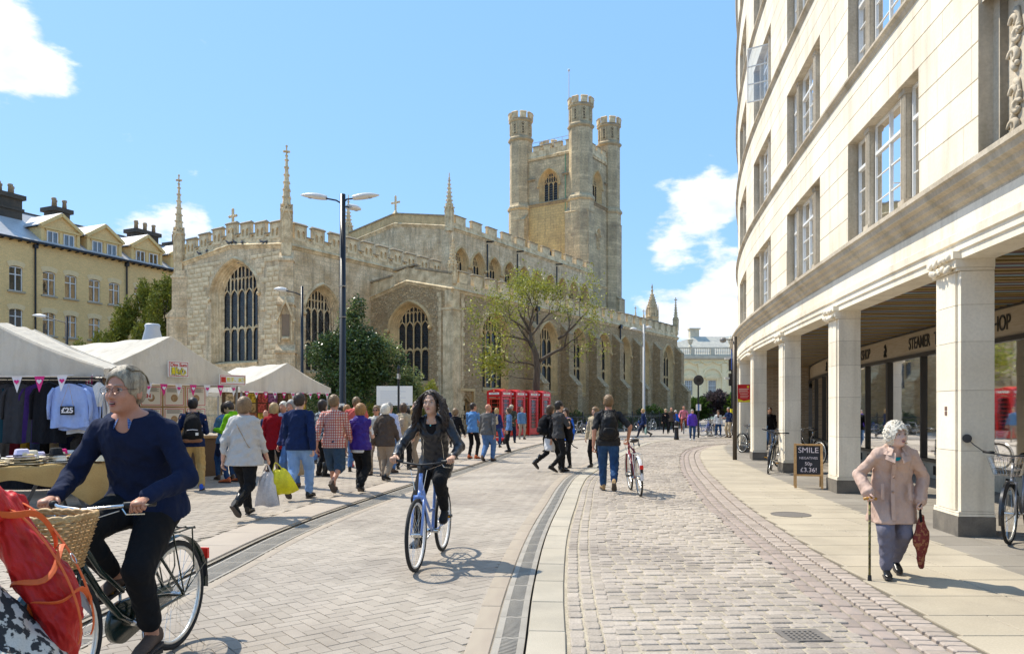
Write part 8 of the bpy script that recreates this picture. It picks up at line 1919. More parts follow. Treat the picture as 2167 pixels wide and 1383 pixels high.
def human(label,loc,rz,h=1.72,sex='m',sk='fair',hair=('short','brown'),top=None,legs=None,shoes=None,pose='stand',step=1.,phase=1,arms=('hang','hang'),hands=None,feet=None,pelvis=None,lean=0.,hunch=0.,head=(0,0),fat=1.,res=.018,face=False,curl=(.45,.45),knee_out=(0,0),group=None,handdir=(None,None),turn=0.,skirt=None,name='person',palm=(None,None),bust=0.):
 """x right, y forward. hair (style, colour); top dict m, sleeve, hem, flare, loose, v; legs dict m, hem, loose; shoes (kind, m)"""
 t=thing(name,label,'person',loc,rz,group);S=h/1.75;f=sex=='f'
 PZ=.525*h if pelvis is None else pelvis[2];P0=V3(0,0,PZ)if pelvis is None else V3(*pelvis);Rl=rotx(-lean);up=Rl@V3(0,0,1);up2=rotx(-lean-hunch)@V3(0,0,1)
 waist=P0+up*.085*h;chest=waist+(up+up2)/2*.11*h;neck=chest+up2*.095*h;Rt=rotz(turn)
 rt=Rt@V3(1,0,0);sw=(.090 if f else .103)*h*(1+.25*(fat-1))
 shp=[chest+up2*.055*h+rt*s_*sw for s_ in(-1,1)];hp=[P0+V3(s_*.052*h,0,-.012*h)for s_ in(-1,1)]
 # feet
 lt,ls=.245*h,.245*h;AZ_=.045*h;fw=[0,0];pit=[0.,0.]
 if feet is None:
  if pose=='walk':
   st=.17*h*step;a,b=(0,1)if phase>0 else(1,0);ft=[None,None];ft[a]=V3((-1 if a==0 else 1)*.045*h,st*1.0,AZ_+.008);ft[b]=V3((-1 if b==0 else 1)*.045*h,-st*1.25,AZ_+.085*h*min(1.2,step));pit[a]=.12*step;pit[b]=-.75*step;P0[2]-=.012*h*step*0
  else:ft=[V3(-.085*h,.03,AZ_),V3(.085*h,-.03,AZ_)]
 else:ft=[V3(*x[:3])for x in feet];pit=[x[3]for x in feet]
 # arms
 la,lf=.172*h,.150*h;wr=[];el=[]
 for i,s_ in((0,-1),(1,1)):
  if hands is not None and hands[i]is not None:tg=V3(*hands[i]);hint=V3(s_*.6,-.5,-.5)
  else:
   a=arms[i];sp=shp[i];swing=(-1 if(pose=='walk' and((i==0)==(phase>0)))else 1)*(.09 if pose=='walk' else .02)*h
   if a=='hang':tg=sp+V3(s_*.05*h,swing+.03*h,-.305*h);hint=V3(s_*.4,-1,0)
   elif a=='bent':tg=sp+V3(-s_*.03*h,.19*h,-.15*h);hint=V3(s_*.5,-.6,-.8)
   elif a=='chest':tg=sp+V3(-s_*.07*h,.15*h,-.07*h);hint=V3(s_*.8,-.2,-1)
   elif a=='pocket':tg=sp+V3(s_*.02*h,.05*h,-.255*h);hint=V3(s_*1,-.7,0)
   elif a=='behind':tg=sp+V3(-s_*.10*h,-.10*h,-.235*h);hint=V3(s_*1,-.4,0)
   else:tg=sp+V3(s_*.06*h,.02*h,-.30*h);hint=V3(s_,-1,0)
  e,w_=ik(shp[i],tg,la,lf,hint);el.append(e);wr.append(w_)
 kn=[ik(hp[i],ft[i],lt,ls,V3((-1 if i==0 else 1)*.1+knee_out[i],1,.15))for i in(0,1)];ank=[k[1]for k in kn];kn=[k[0]for k in kn]
 Rh=rotz(head[0])@rotx(-head[1]);Hd=neck+up2*.020*h+V3(0,.012*h,0)+Rh@V3(0,.008*h,(.060 if f else .065)*h);hs=S*(1.03 if f else 1.07)
 H_=lambda x,y,z:Hd+Rh@(V3(x,y,z)*hs)
 # ---- body
 B=Field(k=.025*S);fa=fat
 B.cap(P0,waist,.088*h*fa,.070*h*fa,.66,rt,.04).cap(waist,chest+up2*.02*h,.068*h*fa,.085*h*fa,.64,rt,.04).cap(neck-up2*.03*h,shp[0],.036*h,.028*h).cap(neck-up2*.03*h,shp[1],.036*h,.028*h).cap(neck-up2*.02*h,H_(0,-.012,-.055),.036*h*(.86 if f else 1),.031*h*(.86 if f else 1),k=.02)
 for i in(0,1):
  tk=.84 if legs and legs.get('hem',.05)<.1 else 1.;B.cap(hp[i],kn[i],.047*h*fa*tk,.033*h*tk).cap(kn[i],ank[i],.031*h*tk,.020*h*tk).cap(shp[i],el[i],.028*h,.023*h).cap(el[i],wr[i],.023*h,.0155*h,k=.012)
 B.ell(H_(0,-.012,.03),V3(.074,.094,.094)*hs,Rh,.02).ell(H_(0,.028,-.035),V3(.058,.062,.078)*hs,Rh,.03)
 if face:
  j=.92 if f else 1.06;B.ell(H_(0,.068,-.088),V3(.026*j,.022,.020)*hs,Rh,.02)
  for s_ in(-1,1):
   B.ell(H_(s_*.034,.066,-.026),V3(.022,.018,.020)*hs,Rh,.02);B.ell(H_(s_*.032,.101,.009),V3(.018,.0165,.0085)*hs,Rh,.008,True)
   B.cap(H_(s_*.012,.086,.028),H_(s_*.045,.074,.026),.007*hs,.005*hs,k=.012);B.ell(H_(s_*.012,.093,-.030),V3(.0085,.010,.008)*hs,Rh,.006)
   B.ell(H_(s_*.0765,-.012,-.008),V3(.010,.020,.032)*hs,Rh,.006);B.ell(H_(s_*.086,-.006,-.004),V3(.006,.011,.018)*hs,Rh,.006,True)
  B.cap(H_(0,.086,.014),H_(0,.107,-.026),.0075*hs,.0105*hs,k=.010);B.ell(H_(0,.0845,-.0565),V3(.024,.010,.012)*hs,Rh,.012)
  if face=='open':B.ell(H_(0,.096,-.060),V3(.020,.010,.007)*hs,Rh,.004,True)
 else:
  B.cap(H_(0,.086,.014),H_(0,.104,-.024),.009*hs,.012*hs,k=.01)
  for s_ in(-1,1):B.ell(H_(s_*.076,-.012,-.008),V3(.012,.02,.03)*hs,Rh,.008);B.ell(H_(s_*.033,.100,.010),V3(.02,.014,.012)*hs,Rh,.012,True)
 ex=MB()
 for i,s_ in((0,-1),(1,1)):
  d=wr[i]-el[i];d=d/np.linalg.norm(d)
  if handdir[i]is not None:d=V3(*handdir[i])
  hand_geo(ex,B,wr[i],d,s_,S*(.94 if f else 1),curl[i],palm_n=palm[i])
 c0=Hd-.13*hs;c1=Hd+.14*hs;fine=(c0,c1,res*.62)if face else None
 body=sdf_part('body',B,res,SK[sk],t,fine,ex,1)
 # ---- face details
 if face:
  e=MB();gray=hair[1]in('white','grey','platinum','steel')
  for s_ in(-1,1):e.ball(tuple(H_(s_*.032,.0735,.009)),.0125*hs,12,8)
  ob('eye',e,EYEW,t,smooth=True)
  e=MB()
  for s_ in(-1,1):e.ball(tuple(H_(s_*.032+(.0012),.0800,.0085)),.0072*hs,10,6)
  ob('iris',e,IRIS,t,smooth=True)
  e=MB()
  for s_ in(-1,1):e.tube([tuple(H_(s_*.012,.0925,.026 if f else .028)),tuple(H_(s_*.030,.0915,.034)),tuple(H_(s_*.050,.080,.029))],[.0028*hs,.0036*hs,.0014*hs],6,flat=.6);e.tube([tuple(H_(s_*.018,.089,.0145)),tuple(H_(s_*.032,.0925,.0185)),tuple(H_(s_*.047,.084,.013))],.0016*hs,5)
  ob('eyebrow',e,BROWG if gray else BROW,t,smooth=True)
  e=MB();e.tube([tuple(H_(-.022,.0895,-.055)),tuple(H_(-.006,.096,-.0515)),tuple(H_(0,.0965,-.053)),tuple(H_(.006,.096,-.0515)),tuple(H_(.022,.0895,-.055))],[.001,.0042*hs,.0036*hs,.0042*hs,.001],7)
  zo=-.008 if face=='open' else 0
  e.tube([tuple(H_(-.020,.089,-.057+zo)),tuple(H_(0,.0955,-.0615+zo)),tuple(H_(.020,.089,-.057+zo))],[.001,.0052*hs,.001],7);ob('lips',e,LIP,t,smooth=True)
  if face=='open':e=MB();e.ball(tuple(H_(0,.086,-.060)),.014*hs,10,6,(1.3,.8,.6));ob('mouth',e,MOUTH,t,smooth=True);e=MB();e.tube([tuple(H_(-.012,.0945,-.0565)),tuple(H_(0,.098,-.0575)),tuple(H_(.012,.0945,-.0565))],.0025,5);ob('teeth',e,EYEW,t)
 # ---- hair
 sty,hc=hair;rng=random.Random(label)
 if sty!='bald':
  G=Field(k=.02*S);th={'short':.010,'crop':.006,'bob':.022,'long':.018,'curly':.030,'wave':.014,'cap':.010,'swept':.014}.get(sty,.014)
  G.ell(H_(0,-.018,.036),V3(.074+th,.094+th,.090+th*1.15)*hs,Rh,.02)
  if sty in('bob','curly','long','wave'):G.ell(H_(0,-.045,-.02),V3(.080+th*.5,.062+th*.4,.085)*hs,Rh,.03)
  else:G.ell(H_(0,-.045,-.015),V3(.068+th*.5,.052+th*.4,.060)*hs,Rh,.03)
  if sty=='bob':
   for s_ in(-1,1):G.cap(H_(s_*.072,-.01,.03),H_(s_*.075,.0,-.06),.022*hs,.018*hs)
  if sty=='long':
   G.cap(H_(0,-.06,.0),H_(0,-.075,-.20),.068*hs,.060*hs,.55,Rh@V3(1,0,0))
   for s_ in(-1,1):G.cap(H_(s_*.075,-.02,.02),H_(s_*.075,.0,-.14),.022*hs,.02*hs)
  # keep the face clear
  G.ell(H_(0,.085,-.018 if sty=='wave' else-.030),V3(.068,.076 if sty=='wave' else .072,.108 if sty in('wave','swept')else .098)*hs,Rh,.008,True)
  if sty in('short','crop','swept','cap'):G.ell(H_(0,.03,-.085),V3(.12,.055,.075)*hs,Rh,.01,True)
  amp={'curly':.0065,'bob':.004,'long':.004,'short':.006,'crop':.003,'wave':.005,'swept':.002}.get(sty,.003);fq={'curly':130,'short':150,'bob':110,'long':110,'swept':120}.get(sty,110)
  G.wr=(amp*S,fq,rng.uniform(0,6));exh=MB()
  if face and sty=='wave':
   for i in range(150):
    a=rng.uniform(-1.0,1.0);side=-1 if a<0 else 1;u=abs(a);ph=rng.uniform(0,6);L_=rng.uniform(.30,.44);r0=rng.uniform(.006,.012);off=rng.uniform(.0,1);pts=[]
    for k in range(15):
     v=k/14;x=side*(.018+(.062+.016*u)*min(1,v*3.2)+.088*v*(1-.3*u)+off*.018*v)+.013*math.sin(v*17+ph)*min(1,v*3);y=.045-.10*u*min(1,v*3+.3)-.02*v+.012*math.cos(v*15+ph)+.045*v*(1-u)*(v>.4);z=.115-.05*v*(v<.3)-L_*max(0,v-.12)-.02*u*(v<.2)
     pts.append(tuple(H_(x,y,z)))
    exh.tube(pts,[r0*.7]+[r0]*11+[r0*.8,r0*.5,.001],5)
  if face and sty=='curly':
   for i in range(260):
    a=rng.uniform(0,2*PI);b=rng.uniform(-.35,1.5);dx,dy,dz=math.cos(a)*math.cos(b),math.sin(a)*math.cos(b),math.sin(b)
    if dy>.45 and dz<.62:continue
    p=V3(dx*.100,dy*.112-.018,dz*.118+.034);exh.tube([tuple(H_(*(p+V3(.012*math.cos(k*1.4+a*3),.010*math.sin(k*1.1+i),.012*math.sin(k*1.5+b*4)))))for k in range(5)],[.004,.0075,.008,.0065,.002],5)
  if face and sty=='swept':
   for i in range(190):
    a=rng.uniform(-.95,.95);u=math.sin(a);pts=[]
    for k in range(9):
     v=k/8;b=1.22+v*(1.6+.25*rng.random())-.2*rng.random();pts.append(tuple(H_(u*(.083+.002*v),-.016+.104*math.cos(b)*math.cos(a*.55),.034+.105*math.sin(b)*math.cos(a*.72)-.02*abs(u)*v)))
    exh.tube(pts,[.0012,.0026]+[.0034]*5+[.0026,.0008],4)
  sdf_part('hair',G,res*(.8 if not face else .7),HR[hc],t,None,exh,0 if sty in('curly','short')else 1)
  if sty=='cap':c=MB();c.tube([tuple(H_(0,.07,.062)),tuple(H_(0,.135,.048)),tuple(H_(0,.16,.040))],[.062*hs,.052*hs,.02*hs],14,flat=.12);K=Field(k=.01);K.ell(H_(0,-.012,.052),V3(.090,.108,.082)*hs,Rh);K.cut(H_(0,0,.045),-(Rh@V3(0,0,1)));sdf_part('cap',K,.01,cloth('cream_cap',(.60,.52,.36)),t,None,c)
 # ---- trousers / skirt
 if legs:
  m=legs['m'];lo=legs.get('loose',.010)*S;hem=legs.get('hem',.05)*h;T=Field(k=.03*S);fl=legs.get('flare',0)*h
  T.cap(P0,waist*.5+P0*.5,.084*h*fa+lo*.7,.076*h*fa+lo*.5,.68,rt,.05)
  for i in(0,1):
   T.cap(hp[i],kn[i],.050*h*fa+lo*.8,.037*h+lo,k=.035);a_end=ank[i]
   fr=.90 if hem<.06*h else max(.02,min(1,1-(hem-.045*h)/(.245*h)))
   e_=kn[i]+(a_end-kn[i])*fr
   if fr>.03:T.cap(kn[i],e_,.036*h+lo,(.023+(.012*(1-fr)))*h+lo+fl,k=.02);u=(a_end-kn[i]);u=u/np.linalg.norm(u)
  T.wr=(legs.get('wr',.0065)*S,42/S,rng.uniform(0,6));T.cut(P0+up*.06*h,up)
  exl=MB();sdf_part('trousers' if hem<.3*h else 'shorts',T,res,m,t)
 if skirt:
  K=Field(k=.03);hz=skirt['hem']*h;top_=P0+V3(0,0,.06*h);K.cap(top_,V3(P0[0],P0[1]+.01,hz+.05*h),.088*h*fa,(skirt.get('w',.12))*h,.75,rt,.04);K.cut(V3(0,0,hz),V3(0,0,-1));K.cut(P0+up*.09*h,up);K.wr=(.005,38,1.);sdf_part('skirt',K,res,skirt['m'],t)
 # ---- top
 if top:
  m=top['m'];lo=top.get('loose',.012)*S;hem=top.get('hem',.47)*h;fl=top.get('flare',0.)*h;sl=top.get('sleeve',1.);U=Field(k=.03*S);up_=up if pelvis is not None else V3(0,0,1)
  L_h=max(.01,(PZ-hem));hb=P0-up_*L_h+V3(0,.012*h*(hunch>.1),0)
  U.cap(chest+up2*.02*h,waist,.087*h*fa+lo,.074*h*fa+lo+fl*.3,.68,rt,.04).cap(waist,P0-up_*max(0,L_h-.02)+V3(0,fl*.2,0),.076*h*fa+lo+fl*.3,.091*h*fa+lo+fl,.70,rt,.04)
  for i in(0,1):U.cap(neck-up2*.035*h,shp[i]-up2*.002*h,.036*h+lo*.6,.028*h+lo*.7,k=.025)
  if legs:
   fq_=.12 if pelvis is not None and pose!='walk' and abs(P0[1])>.1 else min(.8,max(.12,(PZ-hem)/(.245*h)+.12));ll=legs.get('loose',.010)*S
   for i in(0,1):U.cap(hp[i],hp[i]+(kn[i]-hp[i])*fq_,.050*h*fa+ll*.8+.013,.050*h*fa*(1-.3*fq_)+ll+.013,k=.04)
  U.cap(neck-up2*.045*h,neck-up2*(.0 if not top.get('collar')else-.022)*h,.055*h+lo,.037*h+lo*.9,k=.03)
  if bust:
   for s_ in(-1,1):U.ell(chest+rt*s_*.040*h+V3(0,.052*h,0)-up2*.02*h,V3(.04,.034,.04)*h*bust,None,.04)
  for i in(0,1):
   if sl<=0:U.cap(shp[i],shp[i]+(el[i]-shp[i])*.05,.034*h,.032*h);continue
   e1=shp[i]+(el[i]-shp[i])*min(1,sl*2);U.cap(shp[i]+V3(0,0,0),e1,.0265*h+lo*.75,.0235*h+lo*.9,k=.02)
   if sl>.5:f_=min(1,(sl-.5)*2)*(.98 if sl>=1 else 1);U.cap(el[i],el[i]+(wr[i]-el[i])*f_,.0235*h+lo*.9,.0185*h*top.get('cuff',1.)+lo*.6,k=.014)
  U.wr=(top.get('wr',.0085)*S,top.get('fq',34)/S,rng.uniform(0,6));U.cut(hb,-up_)
  if top.get('v'):
   vd=top['v']*h;base=neck+up2*.015*h+V3(0,.05*h,0)
   for s_ in(-1,1):pass
   U.p.append(('e',base+V3(0,.03*h,-.02*h),V3(.042*h,.075*h,vd),rotx(-lean-hunch),0,0,0,.006,-1))
  U.cut(neck+up2*((.012 if not top.get('collar')else .034)*h),up2);o=sdf_part(top.get('name','jacket'),U,res*(.8 if res>.012 else 1),m,t)
  if top.get('inner'):
   I=Field(k=.03*S);I.cap(chest+up2*.03*h,waist,.086*h*fa,.072*h*fa,.68,rt,.04).cap(neck-up2*.05*h,neck-up2*.02*h,.05*h,.04*h);I.cut(neck-up2*.02*h+V3(0,.03*h,-.02*h),up2+V3(0,.5,0));sdf_part('inner_top',I,res,top['inner'],t)
 if shoes:
  for i in(0,1):
   if pit[i]<-2:continue
   yaw=(.10 if i==0 else-.10);shoe_mesh(t,ank[i]+V3(0,0,.0),yaw,-pit[i]if False else pit[i],.155*h*(1.0 if not f else .96),shoes[1],shoes[0])
 t_data=dict(head=Hd,Rh=Rh,neck=neck,chest=chest,waist=waist,pelvis=P0,wr=wr,el=el,sh=shp,up2=up2,H_=H_,S=S,rz=rz,loc=loc,hs=hs);PEOPLE[t.name]=t_data;t_data['t']=t
 return t_data
PEOPLE={}
def wpos(d,p):return Vector(d['loc'])+Matrix.Rotation(d['rz'],3,'Z')@Vector(tuple(p))
C_=cloth
NAVY=C_('navy_wool',(.012,.019,.050),(.009,.014,.038),rough=.95,bump=.3);BLKC=C_('black_knit',(.010,.010,.012));BLKT=C_('black_trouser',(.011,.011,.012));DENIM=C_('mid_denim',(.10,.20,.40),(.07,.14,.30),ns=9);LDENIM=C_('faded_denim',(.24,.38,.62),(.17,.29,.5),ns=6);DDENIM=C_('dark_denim',(.018,.05,.13),(.03,.08,.18),ns=7)
KHAKI=C_('khaki_chino',(.48,.33,.13));GREYTOP=C_('pale_grey_jersey',(.50,.48,.45));REDC=C_('crimson_coat',(.28,.006,.012));CHECK=mat('cloth_check_shirt',(.62,.52,.44),rough=.9,fine=260,famt=.1,bump=.1,weave=(26,22,(.42,.05,.03),.75));PURP=C_('purple_quilt',(.045,.02,.19),rough=.45);BROWNC=C_('brown_coat',(.085,.062,.048));TAUPE=C_('taupe_trouser',(.30,.24,.18));STONEC=C_('stone_coat',(.56,.395,.315),(.48,.335,.265),rough=.7,bump=.25,folds=.8);LAV=C_('mauve_grey_trouser',(.16,.155,.20));PINKT=C_('coral_tee',(.62,.12,.10));TANJ=C_('beige_jacket',(.48,.39,.26));GREYJ=C_('grey_blouson',(.13,.125,.12));OLIVE=C_('olive_waxed',(.045,.048,.032),rough=.6);CHARC=C_('charcoal_tee',(.05,.05,.052));WHITEC=C_('white_cotton',(.7,.7,.7));GREENC=C_('lime_hoodie',(.20,.52,.01));BLUEV=C_('royal_blue_anorak',(.02,.12,.55));VIOLET=C_('violet_anorak',(.10,.05,.42));DENJ=C_('denim_jacket',(.10,.20,.36));NAVYJ=C_('navy_blouson',(.010,.022,.075));TEAL=C_('turquoise_top',(.01,.32,.38));PINKS=C_('pink_shirt',(.62,.20,.26));STRIPE=mat('cloth_blue_stripe_shirt',(.60,.62,.72),rough=.9,fine=200,bump=.1,weave=(60,0,(.2,.25,.55),.7))
SH_BLK=paint('black_shoe',(.012,.012,.012),.3);SH_BRN=mat('brown_suede_shoe',(.085,.055,.04),(.12,.08,.06),rough=.8);SH_BLUE=paint('blue_trainer',(.02,.10,.55),.5);SH_TAN=mat('tan_trainer',(.40,.26,.12),rough=.8);SH_ORG=paint('orange_trainer',(.6,.14,.04),.6);SH_WHT=paint('white_trainer',(.6,.6,.58),.5)
def bag(name,label,loc,rz,parts,cat,group=None):
 t=thing(name,label,cat,tuple(loc),rz,group)
 for nm,mb,m in parts:ob(nm,mb,m,t,smooth=True)
 return t
def rucksack(d,label,m,scale=1.,off=0.,accent=None,trim=None):
 """rucksack resting on the wearer's back"""
 S=d['S']*scale;p=d['chest']*.55+d['waist']*.45+V3(0,-.135*d['S']-.03-off,0);t=thing('backpack',label,'backpack',tuple(wpos(d,p)),d['rz']);M=np.array([[1,0,0],[0,1,0],[0,0,1]])
 F=Field(k=.04);F.ell((0,-.045*S,-.01*S),V3(.155,.115,.235)*S);F.cap((-.09*S,.0,-.16*S),(.09*S,.0,-.16*S),.10*S,.10*S);F.cap((0,.01*S,-.1*S),(0,.01*S,.15*S),.14*S,.12*S,.5,(1,0,0));F.wr=(.004,30,1.);sdf_part('bag_body',F,.014,m,t)
 G=Field(k=.02);G.cap((-.06*S,-.145*S,-.12*S),(.06*S,-.145*S,-.12*S),.065*S,.065*S,.6,(0,0,1));G.ell((0,-.13*S,-.1*S),V3(.115,.055,.09)*S);sdf_part('front_pocket',G,.012,m,t)
 z=MB();z.tube([(-.09*S,-.185*S,-.055*S),(0,-.192*S,-.045*S),(.09*S,-.185*S,-.055*S)],.006*S,5);ob('zip',z,accent or BLACKP,t)
 if trim:b=Field(k=.03);b.cap((-.10*S,-.03*S,-.245*S),(.10*S,-.03*S,-.245*S),.07*S,.07*S,.6,(0,1,0));sdf_part('leather_base',b,.014,trim,t);l=MB();l.box(.05*S,.10*S,-.197*S,-.19*S,-.15*S,-.10*S);ob('label_patch',l,WB_,t)
 s=MB()
 for e in(-1,1):
  q=[]
  for a in np.linspace(0,1,9):ang=-.6+a*3.3;q.append((e*(.085+.02*math.sin(a*3))*d['S'],.115*d['S']+.155*d['S']*-math.cos(ang)*.9-.0,.06*d['S']+.24*d['S']*math.sin(ang)*(1 if a<.6 else .9)))
  s.tube(q,.018*S,6,flat=.35)
 ob('strap',s,m,t);l=MB();l.tube([(-.03*S,-.02*S,.235*S),(0,-.02*S,.27*S),(.03*S,-.02*S,.235*S)],.007,5);ob('grab_loop',l,trim or BLACKP,t);return t
def carrier(name,label,d,hand,m,w=.30,h=.42,depth=.10,lift=0.,group=None,cat='bag'):
 p=wpos(d,d['wr'][hand]+V3(0,0,-.09));t=thing(name,label,cat,(p.x,p.y,p.z),d['rz'],group);mb=MB();r=random.Random(label);ph=r.uniform(0,6)
 def side(sy):
  return lambda u,v:((u-.5)*w*(.45+.75*v**.6),sy*depth*math.sin(PI*min(1,v*.95+.03))**.6*(1-(2*u-1)**4*.8)+.008*math.sin(u*22+v*9+ph),-.10-v*h-.012*math.sin(u*9+ph))
 mb.grid(side(-1),14,12);mb.grid(side(1),14,12);ob('bag_body',mb,m,t,smooth=True,fix=False)
 hn=MB()
 for s_ in(-1,1):hn.tube([(-w*.2,s_*.02,-.12),(-w*.06,s_*.008,-.02),(0,0,.0),(w*.06,s_*.008,-.02),(w*.2,s_*.02,-.12)],.006,5)
 ob('handle',hn,m,t);return t
AW=PI/2-PI/2   # facing away from the viewer: local +y already points down the street
TOWARD=PI
# ---------------- near figures
old=human('elderly woman with curly white hair in a beige coat walking with a stick',(3.44,6.86,0),R(167),1.47,'f','pale',('curly','white'),dict(m=STONEC,hem=.335,flare=.030,loose=.020,collar=False,v=.085,inner=TEAL,wr=.0050,fq=40,cuff=1.75),dict(m=LAV,loose=.020,wr=.005),('shoe',SH_BLK),pose='walk',step=.45,phase=-1,lean=.20,hunch=.36,head=(.40,-.12),fat=1.14,res=.0085,face='open',hands=((-.21,.10,.70),(.235,.20,.77)),curl=(1.1,1.15),handdir=((0,.55,-.85),(.1,.6,-.8)),bust=.6)
d=old;st=thing('walking_stick','patterned walking stick in the elderly woman\'s hand','walking stick',(0,0,0));gp=wpos(d,d['wr'][1]+V3(0,.05,-.06));st.location=(gp.x,gp.y,0)
gpL=gp;mb=MB();mb.tube([(0,0,.02),(0,0,gp.z)],.0105,8);ob('shaft',mb,mat('stick_pattern',(.05,.04,.02),(.20,.18,.06),ns=60,thresh=(.45,.55)),st,smooth=True);mb=MB();mb.tube([(-.05,.0,gp.z+.012),(0,0,gp.z+.02),(.06,.0,gp.z+.012)],.014,8);ob('handle',mb,mat('stick_handle_amber',(.45,.22,.04),rough=.3),st,smooth=True);mb=MB();mb.lathe([(.018,0),(.015,.05)],10);ob('ferrule',mb,BLACKP,st)
hb=wpos(d,d['wr'][0]+V3(0,.04,-.02));b=thing('handbag','dark red tapestry bag hanging from the elderly woman\'s other hand','bag',tuple(hb),d['rz']+.4);F=Field(k=.03);F.cap((0,0,-.30),(0,0,-.55),.075,.03,.4,(1,0,0));F.cap((0,0,-.12),(0,0,-.32),.03,.075,.45,(1,0,0));F.wr=(.004,30,0.);sdf_part('bag_body',F,.01,mat('tapestry',(.16,.02,.015),(.30,.12,.05),ns=38,thresh=(.5,.58)),b);mb=MB();mb.tube([(0,0,0),(.01,0,-.08),(0,0,-.16)],[.012,.02,.03],8,flat=.5);ob('handle',mb,BLKT,b)
mb=MB()
for s_ in(-1,1):mb.hexa([tuple(d['neck']+V3(s_*.02,.075,-.035)),tuple(d['neck']+V3(s_*.085,.05,-.02)),tuple(d['neck']+V3(s_*.105,.075,-.09)),tuple(d['neck']+V3(s_*.035,.115,-.12))],[tuple(d['neck']+V3(s_*.02,.087,-.033)),tuple(d['neck']+V3(s_*.085,.062,-.013)),tuple(d['neck']+V3(s_*.107,.087,-.087)),tuple(d['neck']+V3(s_*.035,.127,-.12))])
ob('lapel',mb,STONEC,d['t']);mb=MB();n_=d['neck']
mb.strip([tuple(n_+V3(.058*math.sin(a),.012-.060*math.cos(a),.045-.012*abs(a)))for a in np.linspace(-2.6,2.6,17)],[tuple(n_+V3(.115*math.sin(a),.015-.100*math.cos(a),-.022-.012*abs(a)))for a in np.linspace(-2.6,2.6,17)]);ob('collar',mb,STONEC,d['t'],smooth=True,fix=False)
mb=MB();P_=[d['chest']+V3(.012,.155,.0),d['waist']+V3(.012,.152,.02),d['pelvis']+V3(.012,.175,.02),d['pelvis']+V3(.012,.205,-.24)]
mb.strip([tuple(p)for p in P_],[tuple(p+V3(.034,.004,0))for p in P_]);mb.strip([tuple(p)for p in P_],[tuple(p+V3(-.002,-.02,0))for p in P_]);ob('placket',mb,STONEC,d['t'],fix=False)
mb=MB()
for i in(0,1):
 u=d['wr'][i]-d['el'][i];u=u/np.linalg.norm(u);c_=d['wr'][i]-u*.02;mb.tube([tuple(c_-u*.045),tuple(c_+u*.005)],[.052,.050],14,cap=False)
ob('cuff',mb,STONEC,d['t'],smooth=True,fix=False);mb=MB()
for s_ in(-1,1):p=d['pelvis']+V3(s_*.11,.165,.01);mb.hexa([tuple(p+V3(-.012,0,-.07)),tuple(p+V3(.012,0,-.07)),tuple(p+V3(.012,.012,-.07)),tuple(p+V3(-.012,.012,-.07))],[tuple(p+V3(-.012,-.012,.07)),tuple(p+V3(.012,-.012,.07)),tuple(p+V3(.012,.004,.07)),tuple(p+V3(-.012,.004,.07))])
ob('pocket_welt',mb,STONEC,d['t']);mb=MB()
for k in range(4):
 p=d['chest']*(1-k/3)+d['pelvis']*(k/3)+V3(.03,.0,-.04*k);mb.ball((p[0],p[1]+.165-.004*k,p[2]),.011,8,5)
ob('button',mb,mat('coat_button',(.35,.22,.15),rough=.3),d['t'])
# woman on the blue bicycle
bx=wb;RZW=hd(-.145,-.989)-PI/2
wc=human('young woman with long wavy dark hair in a black leather jacket, cycling',(-.815,7.56,0),RZW,1.70,'f','olive',('wave','dark'),dict(m=LEA,hem=.475,loose=.012,v=.125,inner=BLKC,wr=.0045,fq=60,sleeve=.96),dict(m=BLKT,loose=.006,wr=.003),('boot',mat('black_suede_boot',(.014,.014,.015),rough=.9)),pelvis=(0,-.22,.97),lean=.26,hunch=.12,head=(-.06,-.02),res=.0085,face=True,hands=((-.285,.245,1.055),(.285,.245,1.055)),feet=((-.12,-.10,.50,-.35),(.12,.02,.205,.1)),curl=(.95,.95),handdir=((0,1,-.15),(0,1,-.15)),palm=((0,0,-1),(0,0,-1)),fat=.93,bust=.5)
mb=MB();c=wc;mb.tube([tuple(c['neck']+V3(x,.055-x*x*6,-.02-.06*(1-abs(x)/.05)))for x in(-.05,-.035,-.02,0,.02,.035,.05)],.0015,4);ob('necklace',mb,CHROME,c['t']);mb=MB();mb.ball(tuple(c['neck']+V3(0,.066,-.085)),.008,8,6);ob('pendant',mb,paint('turquoise_stone',(.15,.6,.6),.2),c['t'])
mb=MB();[mb.ball(tuple(c['H_'](s_*.083,.0,-.045)),.006,8,6)for s_ in(-1,1)];ob('earring',mb,paint('pearl',(.8,.76,.7),.2),c['t'])
mb=MB();mb.tube([tuple(c['chest']+V3(-.075,.10,.05)),tuple(c['waist']+V3(-.10,.085,.02)),tuple(c['pelvis']+V3(-.11,.09,-.02))],.003,4);mb.tube([tuple(c['chest']+V3(.075,.10,.05)),tuple(c['waist']+V3(.10,.085,.02)),tuple(c['pelvis']+V3(.11,.09,-.02))],.003,4);ob('jacket_zip',mb,CHROME,c['t'])
